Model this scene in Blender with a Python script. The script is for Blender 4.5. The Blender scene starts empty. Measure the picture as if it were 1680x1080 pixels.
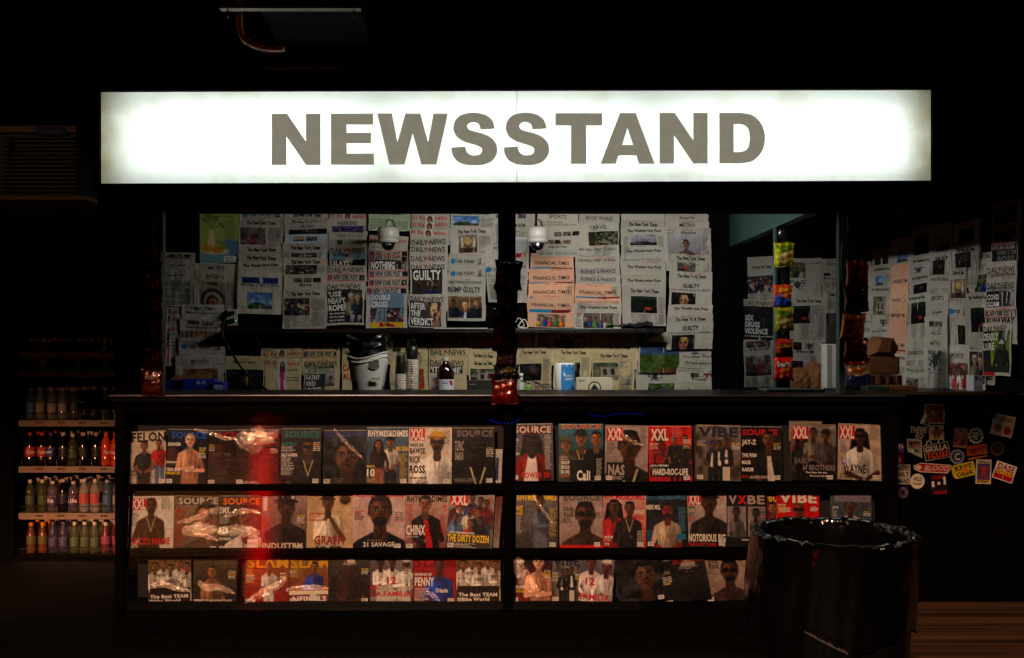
import bpy, bmesh, math, random
import numpy as np
from mathutils import Vector, Matrix, geometry
R = math.radians
PI = math.pi
scene = bpy.context.scene
col = scene.collection

# ---------------------------------------------------------------- camera, world, lights, exposure
F = 1633.0            # focal length in pixels of the 1680 px wide photograph
CX, HY, EYE = 840.0, 560.0, 1.51
cam_d = bpy.data.cameras.new("camera"); cam = bpy.data.objects.new("camera", cam_d)
col.objects.link(cam); cam.location = (0, 0, EYE); cam.rotation_euler = (R(90), 0, 0)
cam_d.sensor_width = 36.0; cam_d.lens = 36.0 * F / 1680.0; cam_d.shift_y = 20.0 / 1680.0
cam_d.clip_start = 0.05; cam_d.clip_end = 200
scene.camera = cam
world = bpy.data.worlds.new("World"); scene.world = world; world.use_nodes = True
nt = world.node_tree; bgn = nt.nodes["Background"]
sky = nt.nodes.new("ShaderNodeTexSky"); sky.sky_type = 'NISHITA'; sky.sun_disc = False
sky.sun_elevation = R(-8); sky.sun_rotation = R(200)
nt.links.new(sky.outputs[0], bgn.inputs[0]); bgn.inputs[1].default_value = 0.05
scene.view_settings.view_transform = 'Standard'; scene.view_settings.look = 'None'
scene.view_settings.exposure = 0.0; scene.view_settings.gamma = 1.0
scene.cycles.use_denoising = True
scene.cycles.max_bounces = 8; scene.cycles.transparent_max_bounces = 16
scene.cycles.sample_clamp_indirect = 4.0
scene.cycles.caustics_reflective = False; scene.cycles.caustics_refractive = False

def lamp(name, loc, aim, energy, color, sx, sy, spread=180):
    d = bpy.data.lights.new(name, 'AREA'); d.shape = 'RECTANGLE'; d.size = sx; d.size_y = sy
    d.energy = energy; d.color = color; d.spread = R(spread)
    o = bpy.data.objects.new(name, d); col.objects.link(o); o.location = loc
    o.rotation_euler = (Vector(aim) - Vector(loc)).to_track_quat('-Z', 'Y').to_euler()
    return o
# the booth's fluorescent fitting (housing built with the booth), then two added fill lights
lamp("booth_tube_and_fill_light", (0.30, 5.22, 2.395), (0.33, 6.3, 1.3), 24.0, (1.0, 0.96, 0.88), 1.15, 0.10)
lamp("booth_tube_and_fill_light", (-1.2, 5.35, 2.395), (2.8, 5.9, 1.7), 4.8, (1.0, 0.97, 0.91), 0.5, 0.08, 60)  # added fill aimed at the right wall; no fitting stands here
lamp("side_fill_light", (1.80, 6.98, 2.40), (2.15, 8.0, 1.5), 1.5, (1.0, 0.97, 0.92), 0.25, 0.06, 110)  # added fill to lift the far wall papers, without a fitting
# a street lamp over the pavement behind the photographer, and one to the right of the stand
lamp("street_light", (-2.2, -5.0, 6.3), (-0.3, 5.0, 0.6), 152.0, (1.0, 0.57, 0.35), 0.45, 0.25, 60)
lamp("cooler_fill_light", (-3.3, 3.4, 0.75), (-3.1, 6.9, 0.05), 6.5, (1.0, 0.42, 0.21), 0.3, 0.2, 36)  # added fill for the cooler's lower shelves, not an actual lamp
lamp("side_street_light", (3.6, 4.4, 2.9), (2.6, 5.1, 0.0), 5.0, (1.0, 0.58, 0.28), 0.3, 0.3, 120)
# the tubes inside the sign's light box
for k in range(3):
    for zz in (2.605, 2.425):
        lamp("sign_tube_light", (-1.31 + k * 1.33, 5.05, zz), (-1.31 + k * 1.33, 4.0, zz), 2.5, (0.91, 1.0, 0.95), 1.26, 0.05)
lamp("ac_fill_light", (-3.6, 3.4, 3.4), (-2.9, 6.1, 2.5), .22, (1.0, 0.62, 0.36), 0.3, 0.3, 50)  # unseen fill added so that the air conditioner shows

# ---------------------------------------------------------------- helpers
def P(px, py, D):
    return Vector(((px - CX) / F * D, D, EYE - (py - HY) / F * D))
def s2l(c):
    c = np.clip(np.asarray(c, dtype=float), 0, 1)
    return np.where(c <= .04045, c / 12.92, ((c + .055) / 1.055) ** 2.4)
def tag(o, label=None, cat=None, group=None, kind=None):
    if label: o["label"] = label
    if cat: o["category"] = cat
    if group: o["group"] = group
    if kind: o["kind"] = kind
    return o
def empty(name, loc=(0, 0, 0), rz=0.0, label=None, cat=None, group=None):
    o = bpy.data.objects.new(name, None); col.objects.link(o); o.location = loc
    o.rotation_euler = (0, 0, rz); o.empty_display_size = .1
    return tag(o, label, cat, group)
def link_mesh(name, me, mat, parent=None, smooth=False):
    o = bpy.data.objects.new(name, me); col.objects.link(o)
    if mat is not None: me.materials.append(mat)
    if parent is not None: o.parent = parent
    if smooth: me.polygons.foreach_set("use_smooth", [True] * len(me.polygons))
    return o
def copy_tree(o, parent=None):
    c = o.copy(); col.objects.link(c)
    if parent is not None: c.parent = parent
    for ch in list(o.children): copy_tree(ch, c)
    return c
class MB:
    def __init__(s): s.v = []; s.f = []
    def add(s, v, f):
        n = len(s.v); s.v += [tuple(p) for p in v]; s.f += [tuple(i + n for i in q) for q in f]; return s
    def box(s, x0, x1, y0, y1, z0, z1, c=0.0):
        c = min(c, (x1 - x0) * .3, (y1 - y0) * .3, (z1 - z0) * .3)
        if c <= 0:
            v = [(x, y, z) for z in (z0, z1) for y in (y0, y1) for x in (x0, x1)]
            return s.add(v, [(0, 2, 3, 1), (4, 5, 7, 6), (0, 1, 5, 4), (2, 6, 7, 3), (0, 4, 6, 2), (1, 3, 7, 5)])
        b = bmesh.new(); bmesh.ops.create_cube(b, size=1)
        for q in b.verts: q.co = (x0 + (q.co.x + .5) * (x1 - x0), y0 + (q.co.y + .5) * (y1 - y0), z0 + (q.co.z + .5) * (z1 - z0))
        bmesh.ops.bevel(b, geom=list(b.edges), offset=c, segments=2, profile=.6, affect='EDGES')
        b.verts.index_update()
        s.add([q.co for q in b.verts], [[q.index for q in f.verts] for f in b.faces]); b.free(); return s
    def prism(s, pts, z0, z1):
        n = len(pts)
        return s.add([(x, y, z0) for x, y in pts] + [(x, y, z1) for x, y in pts],
                     [tuple(range(n))[::-1], tuple(range(n, 2 * n))] + [(i, (i + 1) % n, n + (i + 1) % n, n + i) for i in range(n)])
    def lathe(s, prof, n=20, c=(0, 0, 0), sy=1.0):
        v = []; f = []; m = len(prof)
        for r, z in prof:
            for k in range(n):
                a = 2 * PI * k / n; v.append((c[0] + r * math.cos(a), c[1] + r * math.sin(a) * sy, c[2] + z))
        for i in range(m - 1):
            for k in range(n):
                f.append((i * n + k, i * n + (k + 1) % n, (i + 1) * n + (k + 1) % n, (i + 1) * n + k))
        if prof[0][0] > 1e-4: f.append(tuple(range(n))[::-1])
        if prof[-1][0] > 1e-4: f.append(tuple(range((m - 1) * n, m * n)))
        return s.add(v, f)
    def tube(s, pts, r, n=8, r1=None):
        pts = [Vector(p) for p in pts]; v = []; f = []; m = len(pts)
        up = None
        for i, p in enumerate(pts):
            d = (pts[min(i + 1, m - 1)] - pts[max(i - 1, 0)]).normalized()
            if up is None: up = Vector((0, 0, 1)) if abs(d.z) < .9 else Vector((1, 0, 0))
            a = d.cross(up).normalized(); up = a.cross(d).normalized()
            rr = r if r1 is None else r + (r1 - r) * i / (m - 1)
            for k in range(n):
                t = 2 * PI * k / n; v.append(p + a * math.cos(t) * rr + up * math.sin(t) * rr)
        for i in range(m - 1):
            for k in range(n):
                f.append((i * n + k, i * n + (k + 1) % n, (i + 1) * n + (k + 1) % n, (i + 1) * n + k))
        f.append(tuple(range(n))[::-1]); f.append(tuple(range((m - 1) * n, m * n)))
        return s.add(v, f)
    def build(s, name, mat, parent=None, smooth=False, loc=None):
        me = bpy.data.meshes.new(name); me.from_pydata([tuple(p) for p in s.v], [], s.f); me.validate(); me.update()
        b = bmesh.new(); b.from_mesh(me); bmesh.ops.recalc_face_normals(b, faces=b.faces); b.to_mesh(me); b.free()
        o = link_mesh(name, me, mat, parent, smooth)
        if loc is not None: o.location = loc
        return o
def curve_pts(pts, n=8):
    out = []
    P_ = [Vector(p) for p in pts]; P_ = [P_[0] * 2 - P_[1]] + P_ + [P_[-1] * 2 - P_[-2]]
    for i in range(1, len(P_) - 2):
        for k in range(n):
            t = k / n; a, b, c, d = P_[i - 1:i + 3]
            out.append(.5 * ((2 * b) + (c - a) * t + (2 * a - 5 * b + 4 * c - d) * t * t + (3 * b - a - 3 * c + d) * t ** 3))
    out.append(P_[-2]); return out

# ---------------------------------------------------------------- materials
def mat(name, color=(.5, .5, .5), rough=.6, metal=0.0, spec=.5, bump=0, bscale=40, var=0, vscale=6, attr=False,
        coat=0.0, stretch=(1, 1, 1), emis=None, estr=0, trans=0, bdist=.002, sub=0):
    m = bpy.data.materials.new(name); m.use_nodes = True; t = m.node_tree; b = t.nodes["Principled BSDF"]
    b.inputs["Roughness"].default_value = rough; b.inputs["Metallic"].default_value = metal
    b.inputs["Specular IOR Level"].default_value = spec; b.inputs["Coat Weight"].default_value = coat
    b.inputs["Coat Roughness"].default_value = .12
    c = tuple(s2l(color)) + (1,)
    b.inputs["Base Color"].default_value = c
    tc = t.nodes.new("ShaderNodeTexCoord"); mp = t.nodes.new("ShaderNodeMapping"); mp.inputs["Scale"].default_value = stretch
    t.links.new(tc.outputs["Object"], mp.inputs[0])
    src = None
    if attr:
        a = t.nodes.new("ShaderNodeAttribute"); a.attribute_name = "Col"; src = a.outputs["Color"]
    if var:
        n = t.nodes.new("ShaderNodeTexNoise"); n.inputs["Scale"].default_value = vscale; n.inputs["Detail"].default_value = 6
        t.links.new(mp.outputs[0], n.inputs["Vector"])
        mr = t.nodes.new("ShaderNodeMapRange"); mr.inputs[1].default_value = .3; mr.inputs[2].default_value = .7
        mr.inputs[3].default_value = 1 - var; mr.inputs[4].default_value = 1 + var * .4
        t.links.new(n.outputs["Fac"], mr.inputs[0])
        mx = t.nodes.new("ShaderNodeVectorMath"); mx.operation = 'SCALE'
        if src: t.links.new(src, mx.inputs[0])
        else: mx.inputs[0].default_value = c[:3]
        t.links.new(mr.outputs[0], mx.inputs["Scale"]); src = mx.outputs[0]
        ra = t.nodes.new("ShaderNodeMapRange"); ra.inputs[3].default_value = max(0.03, rough - .12); ra.inputs[4].default_value = min(1, rough + .15)
        t.links.new(n.outputs["Fac"], ra.inputs[0]); t.links.new(ra.outputs[0], b.inputs["Roughness"])
    if src: t.links.new(src, b.inputs["Base Color"])
    if bump:
        n2 = t.nodes.new("ShaderNodeTexNoise"); n2.inputs["Scale"].default_value = bscale; n2.inputs["Detail"].default_value = 4
        t.links.new(mp.outputs[0], n2.inputs["Vector"])
        bp = t.nodes.new("ShaderNodeBump"); bp.inputs["Strength"].default_value = bump; bp.inputs["Distance"].default_value = bdist
        t.links.new(n2.outputs["Fac"], bp.inputs["Height"]); t.links.new(bp.outputs[0], b.inputs["Normal"])
    if emis:
        b.inputs["Emission Color"].default_value = tuple(s2l(emis)) + (1,); b.inputs["Emission Strength"].default_value = estr
    if trans: b.inputs["Transmission Weight"].default_value = trans
    return m
def glint_mat(name, rough=.12, k=.98, bump=1, bscale=55, bdist=.03):
    m = bpy.data.materials.new(name); m.use_nodes = True; t = m.node_tree; t.nodes.clear()
    out = t.nodes.new("ShaderNodeOutputMaterial"); tr = t.nodes.new("ShaderNodeBsdfTransparent"); g = t.nodes.new("ShaderNodeBsdfGlossy"); g.inputs[0].default_value = (k, k * .9, k * .8, 1); g.inputs["Roughness"].default_value = rough
    d = t.nodes.new("ShaderNodeBsdfDiffuse"); d.inputs[0].default_value = (.05, .042, .035, 1); a0 = t.nodes.new("ShaderNodeAddShader"); a1 = t.nodes.new("ShaderNodeAddShader")
    t.links.new(tr.outputs[0], a0.inputs[0]); t.links.new(g.outputs[0], a0.inputs[1]); t.links.new(a0.outputs[0], a1.inputs[0]); t.links.new(d.outputs[0], a1.inputs[1]); t.links.new(a1.outputs[0], out.inputs[0])
    tc = t.nodes.new("ShaderNodeTexCoord"); n2 = t.nodes.new("ShaderNodeTexNoise"); n2.inputs["Scale"].default_value = bscale; t.links.new(tc.outputs["Object"], n2.inputs["Vector"])
    bp = t.nodes.new("ShaderNodeBump"); bp.inputs["Strength"].default_value = bump; bp.inputs["Distance"].default_value = bdist; t.links.new(n2.outputs["Fac"], bp.inputs["Height"]); t.links.new(bp.outputs[0], g.inputs["Normal"])
    return m
def clear_mat(name, tint=(1, 1, 1), gl=.06, rough=.05, bump=0, bscale=60, bdist=.002, stretch=(1, 1, 1), fres=1.3):
    m = bpy.data.materials.new(name); m.use_nodes = True; t = m.node_tree; t.nodes.clear()
    out = t.nodes.new("ShaderNodeOutputMaterial"); tr = t.nodes.new("ShaderNodeBsdfTransparent"); tr.inputs[0].default_value = tuple(s2l(tint)) + (1,)
    g = t.nodes.new("ShaderNodeBsdfGlossy"); g.inputs["Roughness"].default_value = rough
    mx = t.nodes.new("ShaderNodeMixShader"); lw = t.nodes.new("ShaderNodeFresnel"); lw.inputs[0].default_value = fres
    ad = t.nodes.new("ShaderNodeMath"); ad.operation = 'ADD'; ad.inputs[1].default_value = gl; ad.use_clamp = True
    t.links.new(lw.outputs[0], ad.inputs[0]); t.links.new(ad.outputs[0], mx.inputs[0])
    t.links.new(tr.outputs[0], mx.inputs[1]); t.links.new(g.outputs[0], mx.inputs[2]); t.links.new(mx.outputs[0], out.inputs[0])
    if bump:
        tc = t.nodes.new("ShaderNodeTexCoord"); mp = t.nodes.new("ShaderNodeMapping"); mp.inputs["Scale"].default_value = stretch
        n2 = t.nodes.new("ShaderNodeTexNoise"); n2.inputs["Scale"].default_value = bscale; n2.inputs["Detail"].default_value = 3
        t.links.new(tc.outputs["Object"], mp.inputs[0]); t.links.new(mp.outputs[0], n2.inputs["Vector"])
        bp = t.nodes.new("ShaderNodeBump"); bp.inputs["Strength"].default_value = bump; bp.inputs["Distance"].default_value = bdist
        t.links.new(n2.outputs["Fac"], bp.inputs["Height"]); t.links.new(bp.outputs[0], g.inputs["Normal"])
    return m
M = {}
M['black'] = mat('black_paint', (.024, .022, .021), .75, spec=.02, var=.3, vscale=9, bump=.25, bscale=60)
M['soot'] = mat('matt_black', (.03, .03, .03), .95, spec=.05, var=.3, vscale=4)
M['satin'] = mat('black_satin_metal', (.03, .03, .032), .35, spec=.12, metal=.0, var=.3, vscale=14)
M['steel'] = mat('brushed_steel', (.42, .45, .48), .3, metal=.9, var=.3, vscale=20, stretch=(.2, 3, 3))
M['teal'] = mat('teal_paint', (.11, .23, .22), .5, var=.25, vscale=8, bump=.15)
M['news'] = mat('newsprint', rough=.85, attr=True, var=.12, vscale=7, bump=1.0, bscale=9, bdist=.03, spec=.15)
M['gloss'] = mat('magazine_paper', rough=.42, attr=True, var=.12, vscale=9, bump=.5, bscale=12, bdist=.008, spec=.2)
M['foil'] = mat('chip_bag_foil', rough=.26, metal=.35, attr=True, bump=.9, bscale=26, bdist=.008, coat=.4)
M['card'] = mat('printed_card', rough=.6, attr=True, var=.08)
M['stick'] = mat('sticker_vinyl', rough=.35, attr=True, var=.12, vscale=20)
M['kraft'] = mat('kraft_card', (.52, .33, .17), .8, var=.25, vscale=30, bump=.3, bscale=120)
M['white'] = mat('white_plastic', (.70, .69, .66), .35, var=.06)
M['dark'] = mat('dark_plastic', (.08, .08, .085), .3, var=.2, vscale=20)
M['blackgloss'] = mat('gloss_black_plastic', (.05, .05, .055), .16, coat=.3)
M['cable'] = mat('rubber_cable', (.06, .06, .06), .5)
M['green_led'] = mat('green_led', (0, .6, .2), emis=(.2, 1, .3), estr=2)

# ---------------------------------------------------------------- glyphs (the built-in font, turned into polygons)
_gl = {}
def _text_mesh(s, off):
    cu = bpy.data.curves.new("t", 'FONT'); cu.body = s; cu.size = 1; cu.resolution_u = 2; cu.offset = off
    o = bpy.data.objects.new("t", cu); col.objects.link(o)
    bpy.context.view_layer.update()
    dg = bpy.context.evaluated_depsgraph_get(); me = bpy.data.meshes.new_from_object(o.evaluated_get(dg))
    v = [(p.co.x, p.co.y) for p in me.vertices]; f = [tuple(p.vertices) for p in me.polygons]
    bpy.data.objects.remove(o); bpy.data.curves.remove(cu); bpy.data.meshes.remove(me)
    return v, f
_w0 = None
def glyph(ch, bold):
    global _w0
    k = (ch, bold)
    if k not in _gl:
        if _w0 is None:
            v, _ = _text_mesh("||", 0); _w0 = max(p[0] for p in v) - min(p[0] for p in v)
        v, _ = _text_mesh("|" + ch + "|", 0); adv = max(p[0] for p in v) - min(p[0] for p in v) - _w0
        v, f = _text_mesh(ch, {0: 0, 1: .018, 2: .034}[bold]) if ch != ' ' else ([], [])
        _gl[k] = (v, f, adv + .02 * bold)
    return _gl[k]
def text_poly(s, x0, y0, x1, y1, bold=1, shear=0.0):
    """polygons of s fitted exactly into the box (x right, y up)"""
    V = []; Fc = []; x = 0
    for ch in s:
        v, f, a = glyph(ch, bold); n = len(V)
        V += [(x + p[0], p[1]) for p in v]; Fc += [tuple(i + n for i in q) for q in f]; x += a
    if not V: return [], []
    A = np.array(V); A[:, 0] += A[:, 1] * shear
    mn = A.min(0); mx = A.max(0)
    A = (A - mn) / (mx - mn + 1e-9) * np.array([x1 - x0, y1 - y0]) + np.array([x0, y0])
    return A, Fc

# ---------------------------------------------------------------- painted pictures (colour per vertex of a fine grid)
class Art:
    def __init__(s, nx, ny, asp, bg=(.5, .5, .5), bg2=None, seed=0):
        s.nx, s.ny, s.asp = nx, ny, asp; s.rng = np.random.RandomState(seed)
        s.U, s.V = np.meshgrid(np.linspace(0, 1, nx), np.linspace(0, 1, ny)); s.X = s.U * asp
        s.A = np.zeros((ny, nx, 3)) + np.array(bg, float)
        if bg2 is not None: s.A = s.A * (1 - s.V[..., None]) + np.array(bg2, float) * s.V[..., None]
    def mix(s, m, c): s.A = s.A * (1 - m[..., None]) + np.array(c, float) * m[..., None]; return s
    def edge(s, d, soft): return np.clip(.5 - d / soft, 0, 1)      # d: signed distance, in picture heights
    def el(s, cx, cy, rx, ry, c, al=1, soft=.02, rot=0):
        dx = s.X - cx * s.asp; dy = s.V - cy; rx = rx * s.asp
        if rot: k, q = math.cos(rot), math.sin(rot); dx, dy = dx * k + dy * q, -dx * q + dy * k
        d = (np.sqrt((dx / rx) ** 2 + (dy / ry) ** 2) - 1) * min(rx, ry)
        return s.mix(s.edge(d, soft) * al, c)
    def rect(s, x0, y0, x1, y1, c, al=1, soft=.012):
        d = np.maximum(np.maximum(x0 - s.U, s.U - x1) * s.asp, np.maximum(y0 - s.V, s.V - y1)); return s.mix(s.edge(d, soft) * al, c)
    def seg(s, x0, y0, x1, y1, r0, r1, c, al=1, soft=.015):
        ax, ay, bx, by = x0 * s.asp, y0, x1 * s.asp, y1; vx, vy = bx - ax, by - ay
        t = np.clip(((s.X - ax) * vx + (s.V - ay) * vy) / (vx * vx + vy * vy + 1e-9), 0, 1)
        d = np.hypot(s.X - ax - t * vx, s.V - ay - t * vy) - (r0 + (r1 - r0) * t); return s.mix(s.edge(d, soft) * al, c)
    def noise(s, n, amp, mono=True, sy=None):
        g = s.rng.rand((sy or n) + 1, n + 1, 1) - .5
        if not mono: g = .65 * g + .35 * (s.rng.rand((sy or n) + 1, n + 1, 3) - .5)
        u = s.U * n * .999; v = s.V * (sy or n) * .999; i = u.astype(int); j = v.astype(int); fu = (u - i)[..., None]; fv = (v - j)[..., None]
        fu = fu * fu * (3 - 2 * fu); fv = fv * fv * (3 - 2 * fv)
        s.A = s.A + amp * 2 * (g[j, i] * (1 - fu) * (1 - fv) + g[j, i + 1] * fu * (1 - fv) + g[j + 1, i] * (1 - fu) * fv + g[j + 1, i + 1] * fu * fv)
        return s
    def person(s, cx, cy, h, skin=(.36, .22, .15), hair=(.06, .05, .05), top=(.12, .12, .13), hat=None, glasses=False, beard=False,
               wide=1.0, legs=None, inner=None, arms=None, long=False, chain=False, tilt=0, lean=None, pose=None, bare=False, glove=None, iw=1.0):
        """a figure: head centre (cx,cy), head height h (all in picture heights for y)"""
        arms_ = []; a = s.asp; w = h / a; sk = np.array(skin); tp = np.array(top); by = cy + h * (3.4 if legs is not None else 9)
        if legs is not None:
            for q in (-1, 1): s.seg(cx + q * .30 * w, cy + 3.0 * h, cx + q * .42 * w, cy + 6.3 * h, .33 * h, .20 * h, legs)
        if long:
            for q in (-1, 1): s.seg(cx + q * .32 * w, cy - .1 * h, cx + q * .55 * w, cy + 1.3 * h, .24 * h, .22 * h, hair)
        ln = s.rng.uniform(-.16, .16) if lean is None else lean; X = lambda dx, dy: cx + (dx * wide + ln * (dy - .9)) * w
        bot = 3.1 if legs is not None else min(9, (1.1 - cy) / h)
        for q in (-1, 1):                                # sloping shoulders, upper arms held a little off the body
            s.seg(cx + q * .14 * w, cy + .80 * h, X(q * .66, 1.12), cy + 1.14 * h, .12 * h, .19 * h, tp)
            ex, ey = .98 + s.rng.uniform(-.08, .14), 2.35 + s.rng.uniform(-.15, .2)
            s.seg(X(q * .76, 1.2), cy + 1.25 * h, X(q * ex, ey), cy + ey * h, .22 * h, .16 * h, tp * (1.12 if q < 0 else .72))
            po = pose if pose is not None else s.rng.choice(['down', 'cross', 'hip', 'down'])
            fc = sk if (bare or s.rng.rand() < .3) else tp * (1.2 if q < 0 else .8)
            hx, hy = {'down': (q * 1.0, 3.3), 'cross': (-q * .25, 2.35 + .12 * q), 'hip': (q * .5, 3.0), 'raise': (q * .22, 1.15), 'chin': ((q * .12, .72) if q > 0 else (q * .2, 2.5))}[po]
            arms_.append((q, ex, ey, hx, hy, fc))
        for k in range(5):                               # trunk, narrowing to the waist
            y0 = 1.3 + k * (min(bot, 3.0) - 1.3) / 5; hw = (.60 - .05 * k)
            s.seg(X(-hw, y0) + .02 * w, cy + y0 * h, X(hw, y0) - .02 * w, cy + y0 * h, .27 * h, .27 * h, tp * (1 - .04 * k))
        if legs is None: s.rect(X(-.72, 2.6), cy + 2.6 * h, X(.72, 2.6), 1.1, tp * .85, soft=.05)
        s.el(cx - .42 * w * wide, cy + 1.75 * h, .24 * w * wide, .75 * h, np.clip(tp * 1.45 + .05, 0, 1), al=.55, soft=.06)
        s.el(cx + .40 * w * wide, cy + 2.0 * h, .28 * w * wide, .9 * h, tp * .5, al=.6, soft=.08)
        for q in (-1, 1):
            s.seg(cx + q * .62 * w * wide, cy + 1.7 * h, cx + q * .56 * w * wide, cy + 3.2 * h, .02 * h, .035 * h, tp * .35, al=.8)
            s.seg(cx + q * .2 * w, cy + .85 * h, cx + q * .05 * w, cy + 1.9 * h, .03 * h, .02 * h, tp * .45 + .02, al=.8)
        for k in range(4):
            fx = s.rng.uniform(-.5, .5); s.seg(cx + fx * w, cy + s.rng.uniform(1.4, 2.2) * h, cx + (fx + s.rng.uniform(-.2, .2)) * w, cy + s.rng.uniform(2.3, 3.2) * h, .02 * h, .03 * h, tp * s.rng.choice([.55, 1.5]), al=.5, soft=.03)
        if inner is not None: s.seg(X(0, 1.0), cy + 1.0 * h, X(0, 2.8), cy + 2.8 * h, .12 * h * iw, .24 * h * iw, inner)
        if arms is not None: arms_ = [(q, ex, ey, q * arms * .5, 2.9, sk) for q, ex, ey, _, _, _ in arms_]
        for q, ex, ey, hx, hy, fc in arms_:
            x0, y0, x1, y1 = X(q * ex, ey), cy + ey * h, X(hx, hy), cy + hy * h
            s.seg(x0, y0 + .03 * h, x1, y1 + .03 * h, .19 * h, .14 * h, np.asarray(fc) * .35, al=.5); s.seg(x0, y0, x1, y1, .16 * h, .11 * h, fc)
            s.el(x1, y1, .13 * w, .12 * h, sk if glove is None else glove)
        s.seg(cx, cy + .35 * h, cx, cy + .88 * h, .20 * h, .24 * h, sk * .72)
        s.el(cx, cy - .10 * h, .40 * w, .44 * h, hair)
        for q in (-1, 1): s.el(cx + q * .37 * w, cy + .06 * h, .05 * w, .11 * h, sk * .8)
        s.el(cx, cy + .04 * h, .35 * w, .47 * h, sk, rot=tilt); s.el(cx + .15 * w, cy + .06 * h, .22 * w, .42 * h, sk * .72, al=.6, soft=.05)
        s.el(cx - .12 * w, cy - .12 * h, .14 * w, .20 * h, np.clip(sk * 1.45 + .05, 0, 1), al=.75, soft=.05)
        s.seg(cx - .31 * w, cy - .2 * h, cx - .27 * w, cy + .25 * h, .03 * h, .04 * h, np.clip(sk * 1.5 + .06, 0, 1), al=.5, soft=.04)
        s.el(cx, cy - .44 * h, .30 * w, .12 * h, hair)
        if h > .1:
            for q in (-1, 1):
                s.el(cx + q * .16 * w, cy - .03 * h, .11 * w, .075 * h, sk * .5, al=.8, soft=.02)
                s.el(cx + q * .16 * w, cy - .02 * h, .075 * w, .035 * h, (.75, .72, .68), al=.6, soft=.008); s.el(cx + q * .16 * w, cy - .02 * h, .035 * w, .04 * h, (.03, .02, .02), soft=.008)
                s.el(cx + q * .22 * w, cy + .14 * h, .08 * w, .07 * h, np.clip(sk * 1.25, 0, 1), al=.4, soft=.03)
                s.seg(cx + q * .07 * w, cy - .12 * h, cx + q * .25 * w, cy - .13 * h, .022 * h, .016 * h, sk * .3)
            s.el(cx + .03 * w, cy + .12 * h, .07 * w, .06 * h, sk * .6, al=.8); s.seg(cx - .11 * w, cy + .27 * h, cx + .12 * w, cy + .27 * h, .028 * h, .028 * h, sk * .5 + np.array([.06, 0, 0]))
        else: s.seg(cx - .2 * w, cy - .03 * h, cx + .2 * w, cy - .03 * h, .05 * h, .05 * h, sk * .45, al=.8)
        if glasses:
            for q in (-1, 1): s.el(cx + q * .17 * w, cy - .02 * h, .15 * w, .1 * h, (.03, .03, .03))
            s.seg(cx - .36 * w, cy - .05 * h, cx + .36 * w, cy - .05 * h, .02 * h, .02 * h, (.04, .04, .04))
        if beard: s.el(cx, cy + .36 * h, .24 * w, .15 * h, (.05, .04, .04), al=.85, soft=.03)
        if hat is not None:
            s.el(cx, cy - .42 * h, .42 * w, .26 * h, hat); s.seg(cx - .5 * w, cy - .28 * h, cx + .5 * w, cy - .26 * h, .07 * h, .05 * h, np.array(hat) * .7)
        if chain:
            for q in (-1, 1): s.seg(cx + q * .3 * w, cy + .85 * h, cx, cy + 1.8 * h, .035 * h, .035 * h, (.75, .70, .5))
        return s

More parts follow.
